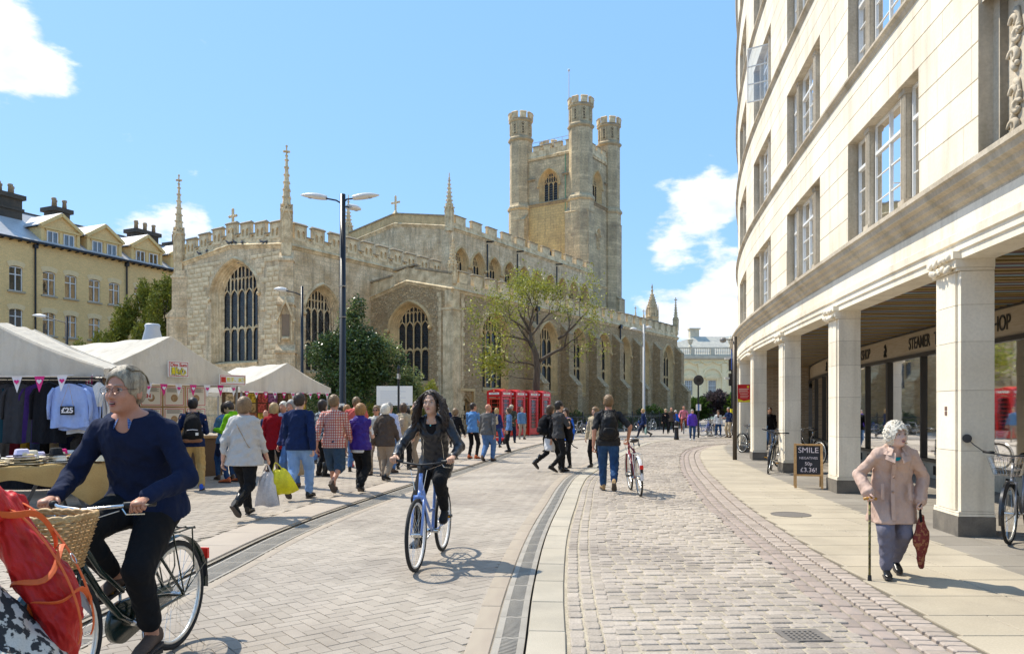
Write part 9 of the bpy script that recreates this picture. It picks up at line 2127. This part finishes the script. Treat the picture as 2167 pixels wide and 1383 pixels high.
# man on the roadster
RZM=hd(-.104,-.995)-PI/2
mc=human('middle aged man in glasses and a navy jumper riding the basket bicycle',(-2.185,4.25,0),RZM,1.80,'m','ruddy',('swept','steel'),dict(m=NAVY,hem=.485,loose=.020,v=.055,wr=.0045,fq=40,name='jumper'),dict(m=BLKT,loose=.016,hem=.10,wr=.004),('shoe',SH_BRN),pelvis=(0,-.24,.965),lean=.27,hunch=.14,head=(-.08,.02),res=.0085,face='open',hands=((-.262,.19,1.04),(.262,.19,1.04)),feet=((-.12,-.09,.215,-.05),(.12,-.12,.53,-.2)),curl=(1.15,1.15),handdir=((0,1,-.25),(0,1,-.25)),palm=((0,0,-1),(0,0,-1)),fat=1.24)
c=mc;K=Field(k=.01)
mb=MB()
for s_ in(-1,1):mb.tube([tuple(c['H_'](s_*.034+.021*math.cos(a),.107,.006+.016*math.sin(a)))for a in[2*PI*k/16 for k in range(16)]],.0015,5,closed=True);mb.tube([tuple(c['H_'](s_*.055,.105,.010)),tuple(c['H_'](s_*.079,.06,.012)),tuple(c['H_'](s_*.082,-.005,.012)),tuple(c['H_'](s_*.080,-.02,.0))],.0014,5)
mb.tube([tuple(c['H_'](-.013,.107,.010)),tuple(c['H_'](0,.112,.013)),tuple(c['H_'](.013,.107,.010))],.0014,5);ob('glasses',mb,mat('spectacle_frame',(.09,.05,.04),rough=.25,metal=.6),c['t'])
mb=MB();BC=mat('cloth_blue_check_collar',(.03,.09,.28),rough=.9,fine=200,weave=(70,70,(.25,.35,.6),.45));n_=c['neck']
for s_ in(-1,1):
 mb.strip([tuple(n_+V3(s_*.064*math.sin(a),-.005+.066*-math.cos(a)+.01,.040-.012*a))for a in np.linspace(0,2.75,9)],[tuple(n_+V3(s_*(.082+.01*a)*math.sin(a),-.008-.086*math.cos(a)+.015,-.002-.020*a))for a in np.linspace(0,2.75,9)])
ob('shirt_collar',mb,BC,c['t'],fix=False)
# walker in a patterned smock with a red rucksack, cut by the frame
LOGO=mat('cloth_black_white_print',(.60,.56,.48),(.035,.035,.035),ns=24,thresh=(.485,.515),rough=.9,fine=200,bump=.15,bs=.004)
rk=human('person at the left edge bending forward in a black and white patterned top',(-1.50,2.20,-.10),R(100),1.62,'f','fair',('bob','brown'),dict(m=LOGO,hem=.45,loose=.03,flare=.01,wr=.008),dict(m=DDENIM,loose=.012),('shoe',SH_BLK),pelvis=(0,0,.86),lean=.62,hunch=.25,head=(0,.2),fat=1.1,res=.012,arms=('bent','bent'))
REDR=mat('red_ripstop',(.62,.012,.008),(.42,.006,.004),ns=3,rough=.5,fine=220,famt=.12,bump=.25,bs=.003,folds=1.);ORS=paint('orange_webbing',(.72,.12,.02),.6)
t=thing('backpack','bright red rucksack with orange straps on the back of the person at the left edge','backpack',(-1.52,2.34,.98),R(100));t.rotation_euler=(R(-27),0,R(100));t.scale=(.54,.50,.80)
F=Field(k=.05);F.ell((0,-.10,-.02),(.17,.13,.26));F.ell((0,-.08,.24),(.14,.12,.12));F.ell((.02,-.17,-.10),(.13,.08,.14));F.ell((0,-.03,-.26),(.13,.10,.10));F.wr=(.009,34,2.);sdf_part('bag_body',F,.011,REDR,t)
F=Field(k=.03);F.cap((-.13,-.13,.30),(.14,-.12,.26),.075,.06);F.cap((-.14,.0,.24),(.12,.02,.26),.06,.07);F.wr=(.013,44,1.);sdf_part('hood_flap',F,.011,REDR,t)
mb=MB()
for(zc,tl,ry_)in((.02,.25,.165),(-.16,-.2,.15),(.16,-.5,.15)):mb.tube([(.178*math.cos(a)*(1-.12*abs(math.sin(zc*6))),-.125+ry_*math.sin(a),zc+tl*.2*math.cos(a)+.02*math.sin(3*a))for a in[2*PI*k/32 for k in range(32)]],.017,6,closed=True,flat=.2)
for s_ in(-.1,.09):mb.tube([(s_,-.11+.17*math.sin(a)*-1,.31*math.cos(a)-.02)for a in np.linspace(.2,2.9,20)],.016,6,flat=.2)
ob('orange_strap',mb,ORS,t);mb=MB();mb.add([(.03,-.262,-.12),(.12,-.235,-.16),(.09,-.21,-.27),(.0,-.225,-.20)],[(0,1,2,3)]);ob('reflective_patch',mb,mat('grey_mesh',(.25,.24,.24),rough=.5),t,fix=False)
mb=MB();ring(mb,(.09,-.28,-.02),.022,.004,14,5);ob('buckle',mb,CHROME,t)
W=dict(pose='walk');rs_=.018
def H(label,x,y,a,h,sex,sk,hair,top,legs,shoes,**k):
 k.setdefault('res',.018 if y<25 else .027);k.setdefault('group',None);return human(label,(x,y,.028 if x<ix(LD,y)else 0),R(a),h,sex,sk,hair,top,legs,shoes,**k)
J=lambda m,**k:dict(m=m,**k)
p1=H('man with a black rucksack and khaki chinos standing at the Dim Sum stall',-5.89,13.95,22,1.75,'m','fair',('short','black'),J(NAVYJ,hem=.46),J(KHAKI,loose=.022),('shoe',SH_BLUE),arms=('hang','bent'))
rucksack(p1,'black rucksack with a tan base worn by the man in khaki chinos',C_('black_canvas',(.014,.014,.015)),1.0,0,WHT,mat('tan_leather',(.25,.11,.05),rough=.5))
p2=H('woman with black hair in a denim jacket facing the stall',-6.1,16.1,40,1.68,'f','olive',('bob','black'),J(DENJ,hem=.46),J(DDENIM,loose=.008),('shoe',SH_BRN),skirt=dict(m=C_('navy_skirt',(.012,.02,.05)),hem=.30),arms=('bent','bent'))
p3=H('young man in a lime green hooded jacket with his head bent',-5.72,15.5,75,1.72,'m','fair',('short','dark'),J(GREENC,hem=.44,loose=.022,collar=True),J(DDENIM),('shoe',SH_ORG),head=(.2,.6),arms=('bent','hang'))
p4=H('woman in a pale grey top and black leggings carrying shopping, walking away',-3.67,10.34,-8,1.70,'f','fair',('bob','sandy'),J(GREYTOP,hem=.425,flare=.038,loose=.018,sleeve=.78,name='top'),J(BLKT,loose=.010,flare=.004),('boot',SH_BLK),pose='walk',step=1.0,phase=1,fat=1.25,arms=('hang','hang'),res=.014)
mb=MB();d=p4;mb.tube([tuple(d['sh'][0]+V3(.05,-.05,.06)),tuple(d['chest']+V3(0,-.155,.02)),tuple(d['waist']+V3(.13,-.12,-.05)),tuple(d['pelvis']+V3(.20,-.03,.02))],.007,5,flat=.4);ob('bag_strap',mb,C_('tan_strap',(.35,.27,.18)),d['t'])
carrier('carrier_bag','white plastic carrier bag held by the woman in the grey top',p4,1,mat('white_poly',(.62,.58,.56),(.5,.3,.28),ns=7,rough=.35,fine=40,bump=.4,thresh=(.62,.7)),.30,.48)
cb=carrier('carrier_bag','bright yellow carrier bag held by the woman in the grey top',p4,1,mat('yellow_poly',(.78,.70,.01),(.6,.5,.02),ns=6,rough=.35,fine=40,bump=.4),.36,.36);cb.location=Vector(cb.location)+Vector((.10,.05,.02));cb.rotation_euler=(0,R(-14),.2)
p6=H('blonde woman in a crimson coat seen from behind',-4.73,15.0,-12,1.67,'f','fair',('long','blond'),J(REDC,hem=.42,collar=True,loose=.018),J(BLKT),('boot',SH_BRN))
p7=H('white haired old man facing the viewer beside the blonde woman',-5.25,17.4,172,1.72,'m','ruddy',('short','white'),J(C_('dull_blue_shirt',(.12,.16,.28))),J(TAUPE),('shoe',SH_BLK))
p8=H('woman with greying bob and a red scarf facing the viewer, in jeans',-4.23,14.55,165,1.72,'f','ruddy',('bob','grey'),J(C_('dark_blue_coat',(.03,.035,.10)),hem=.46),J(DENIM),('shoe',SH_BRN),arms=('hang','hang'))
d=p8;F=Field(k=.02);F.cap(d['neck']+V3(-.05,.04,-.01),d['neck']+V3(.05,.04,-.01),.04,.04);F.cap(d['neck']+V3(.04,-.02,0),d['neck']+V3(-.04,-.02,0),.045,.045);F.cap(d['neck']+V3(.03,.08,-.02),d['neck']+V3(.05,.10,-.15),.03,.03);F.wr=(.006,50,0.);sdf_part('scarf',F,.013,C_('red_scarf',(.6,.012,.012)),d['t'])
carrier('straw_bag','large woven straw bag carried behind the man in the navy jacket',p8,0,mat('straw_weave',(.48,.38,.24),rough=.8,fine=120,bump=.5,weave=(40,40,(.25,.18,.1),.6)),.40,.38,.12)
p9=H('man in a navy jacket and faded jeans walking away, centre of the crowd',-3.52,12.5,-6,1.80,'m','fair',('short','dark'),J(NAVYJ,hem=.455,loose=.026,wr=.007),J(LDENIM,loose=.022,wr=.006),('shoe',SH_BLK),pose='walk',step=.75,phase=-1,fat=1.08,res=.014,curl=(.8,.8))
p10=H('woman with long grey brown hair in black between the navy jacket and the check shirt',-4.25,16.9,-40,1.76,'f','olive',('long','dark'),J(C_('patterned_blouse',(.35,.4,.42),(.05,.06,.08),ns=16,thresh=(.45,.55)),hem=.47),J(BLKT),('boot',SH_BLK))
p11=H('man in a red and cream check shirt and denim shorts walking away',-3.16,13.4,-4,1.79,'m','ruddy',('short','sandy'),J(CHECK,hem=.455,loose=.022,sleeve=.75,name='shirt'),J(C_('slate_shorts',(.04,.07,.11)),hem=.26,loose=.03),('shoe',SH_BRN),pose='walk',step=.9,phase=1,fat=1.02,res=.014)
p12=H('broad man in a coral T shirt behind the purple gilet',-3.75,18.2,5,1.84,'m','ruddy',('short','sandy'),J(PINKT,hem=.46,loose=.025,sleeve=.42,name='t_shirt'),J(DENIM),('shoe',SH_BLK),fat=1.2)
p13=H('ginger woman in red shoes left of the coral T shirt',-4.28,19.6,10,1.66,'f','fair',('bob','ginger'),J(C_('lilac_cardigan',(.25,.22,.5))),J(DENIM,hem=.12),('shoe',paint('red_shoe',(.6,.03,.02),.4)))
p14=H('curly haired woman in a quilted purple gilet over a white shirt, walking away',-2.73,13.6,-14,1.63,'f','fair',('curly','ginger'),J(PURP,hem=.47,loose=.026,sleeve=0.,collar=True,name='gilet'),J(BLKT,loose=.018,flare=.012),('shoe',SH_BLK),pose='walk',step=.55,phase=1,fat=1.12,arms=('hang','bent'),res=.014)
d=p14;F=Field(k=.025);S_=d['S']
for i in(0,1):F.cap(d['sh'][i],d['sh'][i]+(d['el'][i]-d['sh'][i])*.8,.046*S_,.044*S_)
F.wr=(.004,40,0.);sdf_part('white_sleeves',F,.014,WHITEC,d['t']);F=Field(k=.02);F.cap(d['pelvis']+V3(0,0,.0),d['pelvis']+V3(0,0,-.06),.172*S_,.178*S_,.72,(1,0,0));F.cut(d['pelvis']+V3(0,0,-.14),V3(0,0,-1));sdf_part('white_shirt_hem',F,.014,WHITEC,d['t'])
mb=MB()
for k in range(6):z=d['waist'][2]-.10+k*.075;w_=.158+(.012 if k in(0,5)else 0);mb.tube([(w_*S_*math.cos(a),d['waist'][1]+w_*.74*S_*math.sin(a),z)for a in[2*PI*q/24 for q in range(24)]],.006,5,closed=True)
ob('quilt_seam',mb,PURP,d['t'])
p15=H('woman in dark sunglasses and a pale jacket facing the viewer',-3.08,17.2,175,1.64,'f','ruddy',('short','sandy'),J(C_('cream_jacket',(.6,.57,.5))),J(TAUPE),('shoe',SH_BRN));d=p15;mb=MB();[mb.ball(tuple(d['H_'](s_*.033,.098,.010)),.024,8,6,(1,.5,.8))for s_ in(-1,1)];mb.tube([tuple(d['H_'](-.08,.0,.012)),tuple(d['H_'](-.06,.09,.014)),tuple(d['H_'](.06,.09,.014)),tuple(d['H_'](.08,.0,.012))],.004,5);ob('sunglasses',mb,BLACKP,d['t'])
p16=H('white haired woman in a dark brown coat and taupe trousers, walking away',-2.66,15.85,-16,1.64,'f','fair',('curly','white'),J(BROWNC,hem=.44,flare=.012,loose=.022,collar=True),J(TAUPE,loose=.024),('shoe',SH_BLK),pose='walk',step=.3,fat=1.15)
p17=H('grey haired man in a blue striped shirt beyond the brown coat',-2.92,17.9,-20,1.70,'m','fair',('short','grey'),J(STRIPE,loose=.025,name='shirt'),J(DENIM),('shoe',SH_BRN),fat=1.15)
p18=H('woman in a beige jacket with a small bag on her back',-2.72,18.9,-5,1.70,'f','fair',('bob','brown'),J(TANJ,hem=.45,loose=.026),J(BLKT),('shoe',SH_BLK));rucksack(p18,'small tan handbag rucksack on the back of the beige jacket woman',mat('tan_bag',(.36,.27,.18),rough=.5),.62,-.02)
p19=H('small woman with straight black hair further back in the crowd',-2.95,21.3,20,1.60,'f','olive',('long','black'),J(NAVYJ),J(BLKT),('shoe',SH_BLK))
p20=H('man in a brown jacket looking down, behind the cyclist\'s hair',-2.45,19.6,100,1.75,'m','fair',('short','brown'),J(C_('mottled_brown_jacket',(.30,.20,.13),(.15,.1,.07),ns=12)),J(TAUPE),('shoe',SH_BRN))
p5=H('bald stallholder sitting low at the far stall',-6.9,21.2,180,1.52,'m','ruddy',('bald','grey'),J(NAVYJ),J(BLKT),('shoe',SH_BLK))
p21=H('woman with brown curls in a black coat left of the denim jacket',-1.72,22.9,-25,1.57,'f','fair',('curly','sandy'),J(BLKC,hem=.40,loose=.02),J(BLKT),('shoe',SH_WHT),pose='walk',step=.4)
p22=H('man in a denim jacket and black jeans with orange trainers',-1.20,23.1,-30,1.75,'m','ruddy',('crop','dark'),J(C_('bright_denim_jacket',(.12,.28,.55)),hem=.46),J(BLKT,loose=.004),('shoe',SH_ORG),arms=('bent','chest'),head=(-.5,0))
p23=H('bald man in a grey blouson and blue jeans seen from behind',-.71,22.2,-25,1.73,'m','ruddy',('bald','grey'),J(GREYJ,hem=.455,loose=.03),J(DENIM,loose=.026),('shoe',SH_BRN),pose='walk',step=.5,phase=-1,fat=1.15,head=(-.35,0))
p24=H('blonde woman with a small tan rucksack by the first telephone box',-.62,30.3,-15,1.62,'f','fair',('long','blond'),J(C_('dark_blue_top',(.02,.03,.12))),J(DDENIM),('shoe',SH_BLK));rucksack(p24,'small tan rucksack on the blonde woman by the telephone box',mat('tan_bag2',(.42,.36,.26)),.7)
p25=H('man in a cream cap and dark olive coat with hands clasped behind him',-.03,34.6,-5,1.78,'m','ruddy',('cap','grey'),J(OLIVE,hem=.42,loose=.03),J(C_('navy_trouser',(.012,.015,.035)),loose=.02),('shoe',SH_BLK),arms=('behind','behind'),res=.02)
sc=thing('mobility_scooter','red and blue mobility scooter parked before the first telephone box','scooter',(-.75,33.4,0),.5);mb=MB();mb.box(-.45,.45,-.25,.25,.16,.30,.03);ob('base',mb,RED,sc)
for x in(-.35,.38):
 for y in(-.26,.26):m_=MB();m_.lathe([(.1,-.04),(.13,-.02),(.13,.02),(.1,.04)],14,M=Matrix.Rotation(PI/2,3,'X'),c=(x,y,.13));ob('wheel',m_,TYRE,sc)
mb=MB();mb.beam((.40,0,.25),(.22,0,.95),.06);mb.tube([(.22,-.25,.95),(.22,.25,.95)],.018,6);ob('tiller',mb,paint('scooter_blue',(.03,.12,.6)),sc);mb=MB();mb.box(-.35,.05,-.22,.22,.58,.66,.02);mb.box(-.40,-.33,-.22,.22,.66,1.05,.02);mb.box(-.2,-.1,-.05,.05,.3,.58);ob('seat',mb,BLACKP,sc)
p26=H('young man in sunglasses and a grey T shirt holding a black bag, walking right',1.11,18.15,-62,1.77,'m','olive',('short','black'),J(CHARC,hem=.47,sleeve=.42,loose=.018,name='t_shirt'),J(BLKT,loose=.004),('shoe',SH_BLK),pose='walk',step=.6,arms=('chest','chest'),res=.014)
d=p26;mb=MB();[mb.ball(tuple(d['H_'](s_*.033,.098,.012)),.022,8,6,(1,.5,.7))for s_ in(-1,1)];mb.tube([tuple(d['H_'](-.08,.0,.014)),tuple(d['H_'](0,.1,.014)),tuple(d['H_'](.08,.0,.014))],.004,5);ob('sunglasses',mb,BLACKP,d['t'])
q=wpos(d,d['chest']+V3(.02,.26,-.22));t=thing('bag','black rucksack carried in front by the man in the grey T shirt','bag',tuple(q),d['rz']);F=Field(k=.05);F.ell((0,0,0),(.15,.12,.25));F.ell((.04,.03,-.2),(.10,.09,.16));F.wr=(.014,24,1.);sdf_part('bag_body',F,.016,BLKC,t);mb=MB();mb.tube([(0,.05,-.3),(.08,.12,-.42),(.16,.18,-.46)],.012,5);ob('strap',mb,BLKC,t)
p27=H('woman in a white skirt and black leggings walking beside him',.93,18.75,-62,1.68,'f','fair',('long','brown'),J(BLKC,hem=.48),J(BLKT,loose=.003),('boot',SH_BLK),skirt=dict(m=WHITEC,hem=.30,w=.10),pose='walk',step=1.0,phase=-1);rucksack(p27,'black rucksack on the back of the woman in the white skirt',BLKC,.95)
p28=H('person in a bright blue anorak half hidden by the couple',1.42,19.9,150,1.60,'f','olive',('bob','dark'),J(BLUEV,hem=.45,loose=.02),J(BLKT),('shoe',SH_BLK))
p28b=H('fair haired man in dark clothes far behind the couple',1.35,27.5,20,1.66,'m','fair',('short','sandy'),J(NAVYJ),J(BLKT),('shoe',SH_BLK))
p29=H('woman with brown hair in a beige jacket and black leggings, left of the tall man',2.20,19.9,150,1.64,'f','fair',('long','sandy'),J(TANJ,hem=.45,loose=.024),J(BLKT,loose=.003),('shoe',SH_BLK),head=(-.5,0))
p30=H('tall man in a charcoal T shirt and dark jeans wheeling the maroon bicycle',1.78,13.95,-4,1.83,'m','ruddy',('short','sandy'),J(C_('charcoal_t',(.032,.032,.034)),hem=.465,sleeve=.42,loose=.02,name='t_shirt'),J(DDENIM,loose=.016,wr=.005),('shoe',SH_TAN),pose='walk',step=.8,phase=1,hands=(None,(.36,.02,.98)),res=.014,fat=1.04,curl=(.8,.7));rucksack(p30,'black sports rucksack on the man wheeling the maroon bicycle',C_('black_nylon',(.012,.012,.013),rough=.5),.95)
p31=H('blonde woman in navy striding left with a pale green shopper',7.05,40.6,88,1.64,'f','fair',('bob','blond'),J(NAVYJ,hem=.44),J(C_('navy_trouser',(.012,.015,.035))),('shoe',SH_BLK),pose='walk',step=1.2);carrier('shopping_bag','pale green square shopping bag carried by the woman in navy',p31,0,C_('mint_bag',(.22,.33,.30)),.40,.36,.06)
H('woman in black with pale blonde hair standing by the railings',9.75,48.0,170,1.62,'f','fair',('bob','platinum'),J(BLKC,hem=.42),J(BLKT),('shoe',SH_BLK),arms=('chest','hang'));H('bald man in a dark brown coat behind the woman in black',10.75,51.0,165,1.72,'m','ruddy',('bald','grey'),J(BROWNC,hem=.42),J(BLKT),('shoe',SH_BLK));H('white haired person in royal blue behind the bollard',11.2,51.8,180,1.52,'f','fair',('curly','white'),J(BLUEV),J(BLKT),('shoe',SH_BLK))
fbk=dup(far1,(10.95,48.2,0),hd(-.25,-1),'bicycle ridden towards the viewer by the man in the pink shirt','bicycles at the end of the street')
H('man in a pink shirt cycling towards the viewer in the distance',10.95,48.2,165.5,1.76,'m','ruddy',('bald','grey'),J(PINKS,name='shirt'),J(C_('rust_trouser',(.2,.05,.03))),('shoe',SH_BLK),pelvis=(0,-.22,1.0),lean=.25,hands=((-.26,.25,1.04),(.26,.25,1.04)),feet=((-.12,-.1,.5,-.2),(.12,.05,.2,0)))
H('woman in a violet anorak and jeans walking towards the viewer',8.94,37.5,172,1.60,'f','fair',('short','grey'),J(VIOLET,hem=.46,loose=.03,collar=True),J(DDENIM),('shoe',SH_WHT),pose='walk',step=.4,res=.02)
H('woman in a white jacket over black with a white bag by the heaped bicycles',11.7,42.9,168,1.55,'f','olive',('bob','brown'),J(WHITEC,v=.12,inner=BLKC),J(DDENIM),('shoe',SH_WHT));p38=H('man in a navy jumper and beige trousers beside the signal post',12.1,42.2,120,1.72,'m','ruddy',('crop','grey'),J(NAVYJ,hem=.5),J(TANJ,loose=.02),('shoe',SH_BRN),arms=('bent','bent'));H('person in dark blue half hidden by the bronze pole',12.9,43.5,200,1.65,'m','tan',('short','black'),J(NAVYJ),J(BLKT),('shoe',SH_BLK))
H('man in a dark jumper and jeans walking under the arcade',9.75,28.6,175,1.66,'m','tan',('crop','black'),J(BLKC,hem=.47,loose=.02),J(DENIM),('shoe',SH_BLK),pose='walk',step=.5,res=.02)
for i,(x,y,a,c_,hc,lb_)in enumerate(((-.1,27.0,100,DENIM,'brown','distant shopper in denim near the railing left of the telephone boxes'),(-2.6,30.5,20,REDC,'grey','distant shopper in red just left of the cyclist\'s head'),(-4.9,29.5,160,BLKC,'sandy','distant shopper in black below the white notice board'))):
 H(lb_,x,y,a,1.62,'f','fair',('bob',hc),J(c_),J(BLKT),('shoe',SH_BLK))
for i,(x,y,a,h_,sx_,tp,lg,hs_,lb_)in enumerate(((-5.3,21.0,30,1.72,'m',CHARC,DENIM,('short','dark'),'dark haired man in charcoal at the back of the crowd left of the navy jacket'),(-4.5,22.5,-20,1.62,'f',REDC,BLKT,('bob','brown'),'woman in dark red deep in the crowd behind the check shirt'),(-3.9,23.5,160,1.70,'m',WHITEC,DENIM,('short','grey'),'man in white facing the viewer deep in the crowd'),(-3.3,25.0,10,1.60,'f',TANJ,BLKT,('long','blond'),'blonde woman in beige far back beyond the purple gilet'),(-5.6,24.8,90,1.66,'f',C_('teal_coat',(.02,.13,.14)),BLKT,('bob','dark'),'woman in a teal coat beside the far stall corner'),(-2.3,26.0,-10,1.74,'m',NAVYJ,TAUPE,('short','brown'),'man in navy and taupe far back left of the cyclist hair'),(-1.9,20.6,60,1.58,'f',C_('dark_green_coat',(.03,.06,.035)),BLKT,('bob','black'),'woman in dark green directly behind the cyclist left shoulder'),(.5,38.5,200,1.68,'m',DENJ,TAUPE,('short','sandy'),'distant man in denim in front of the telephone boxes'))):
 H(lb_,x,y,a,h_,sx_,'fair',hs_,J(tp),J(lg),('shoe',SH_BLK),pose='walk' if i%2 else 'stand',step=.5,res=.024)
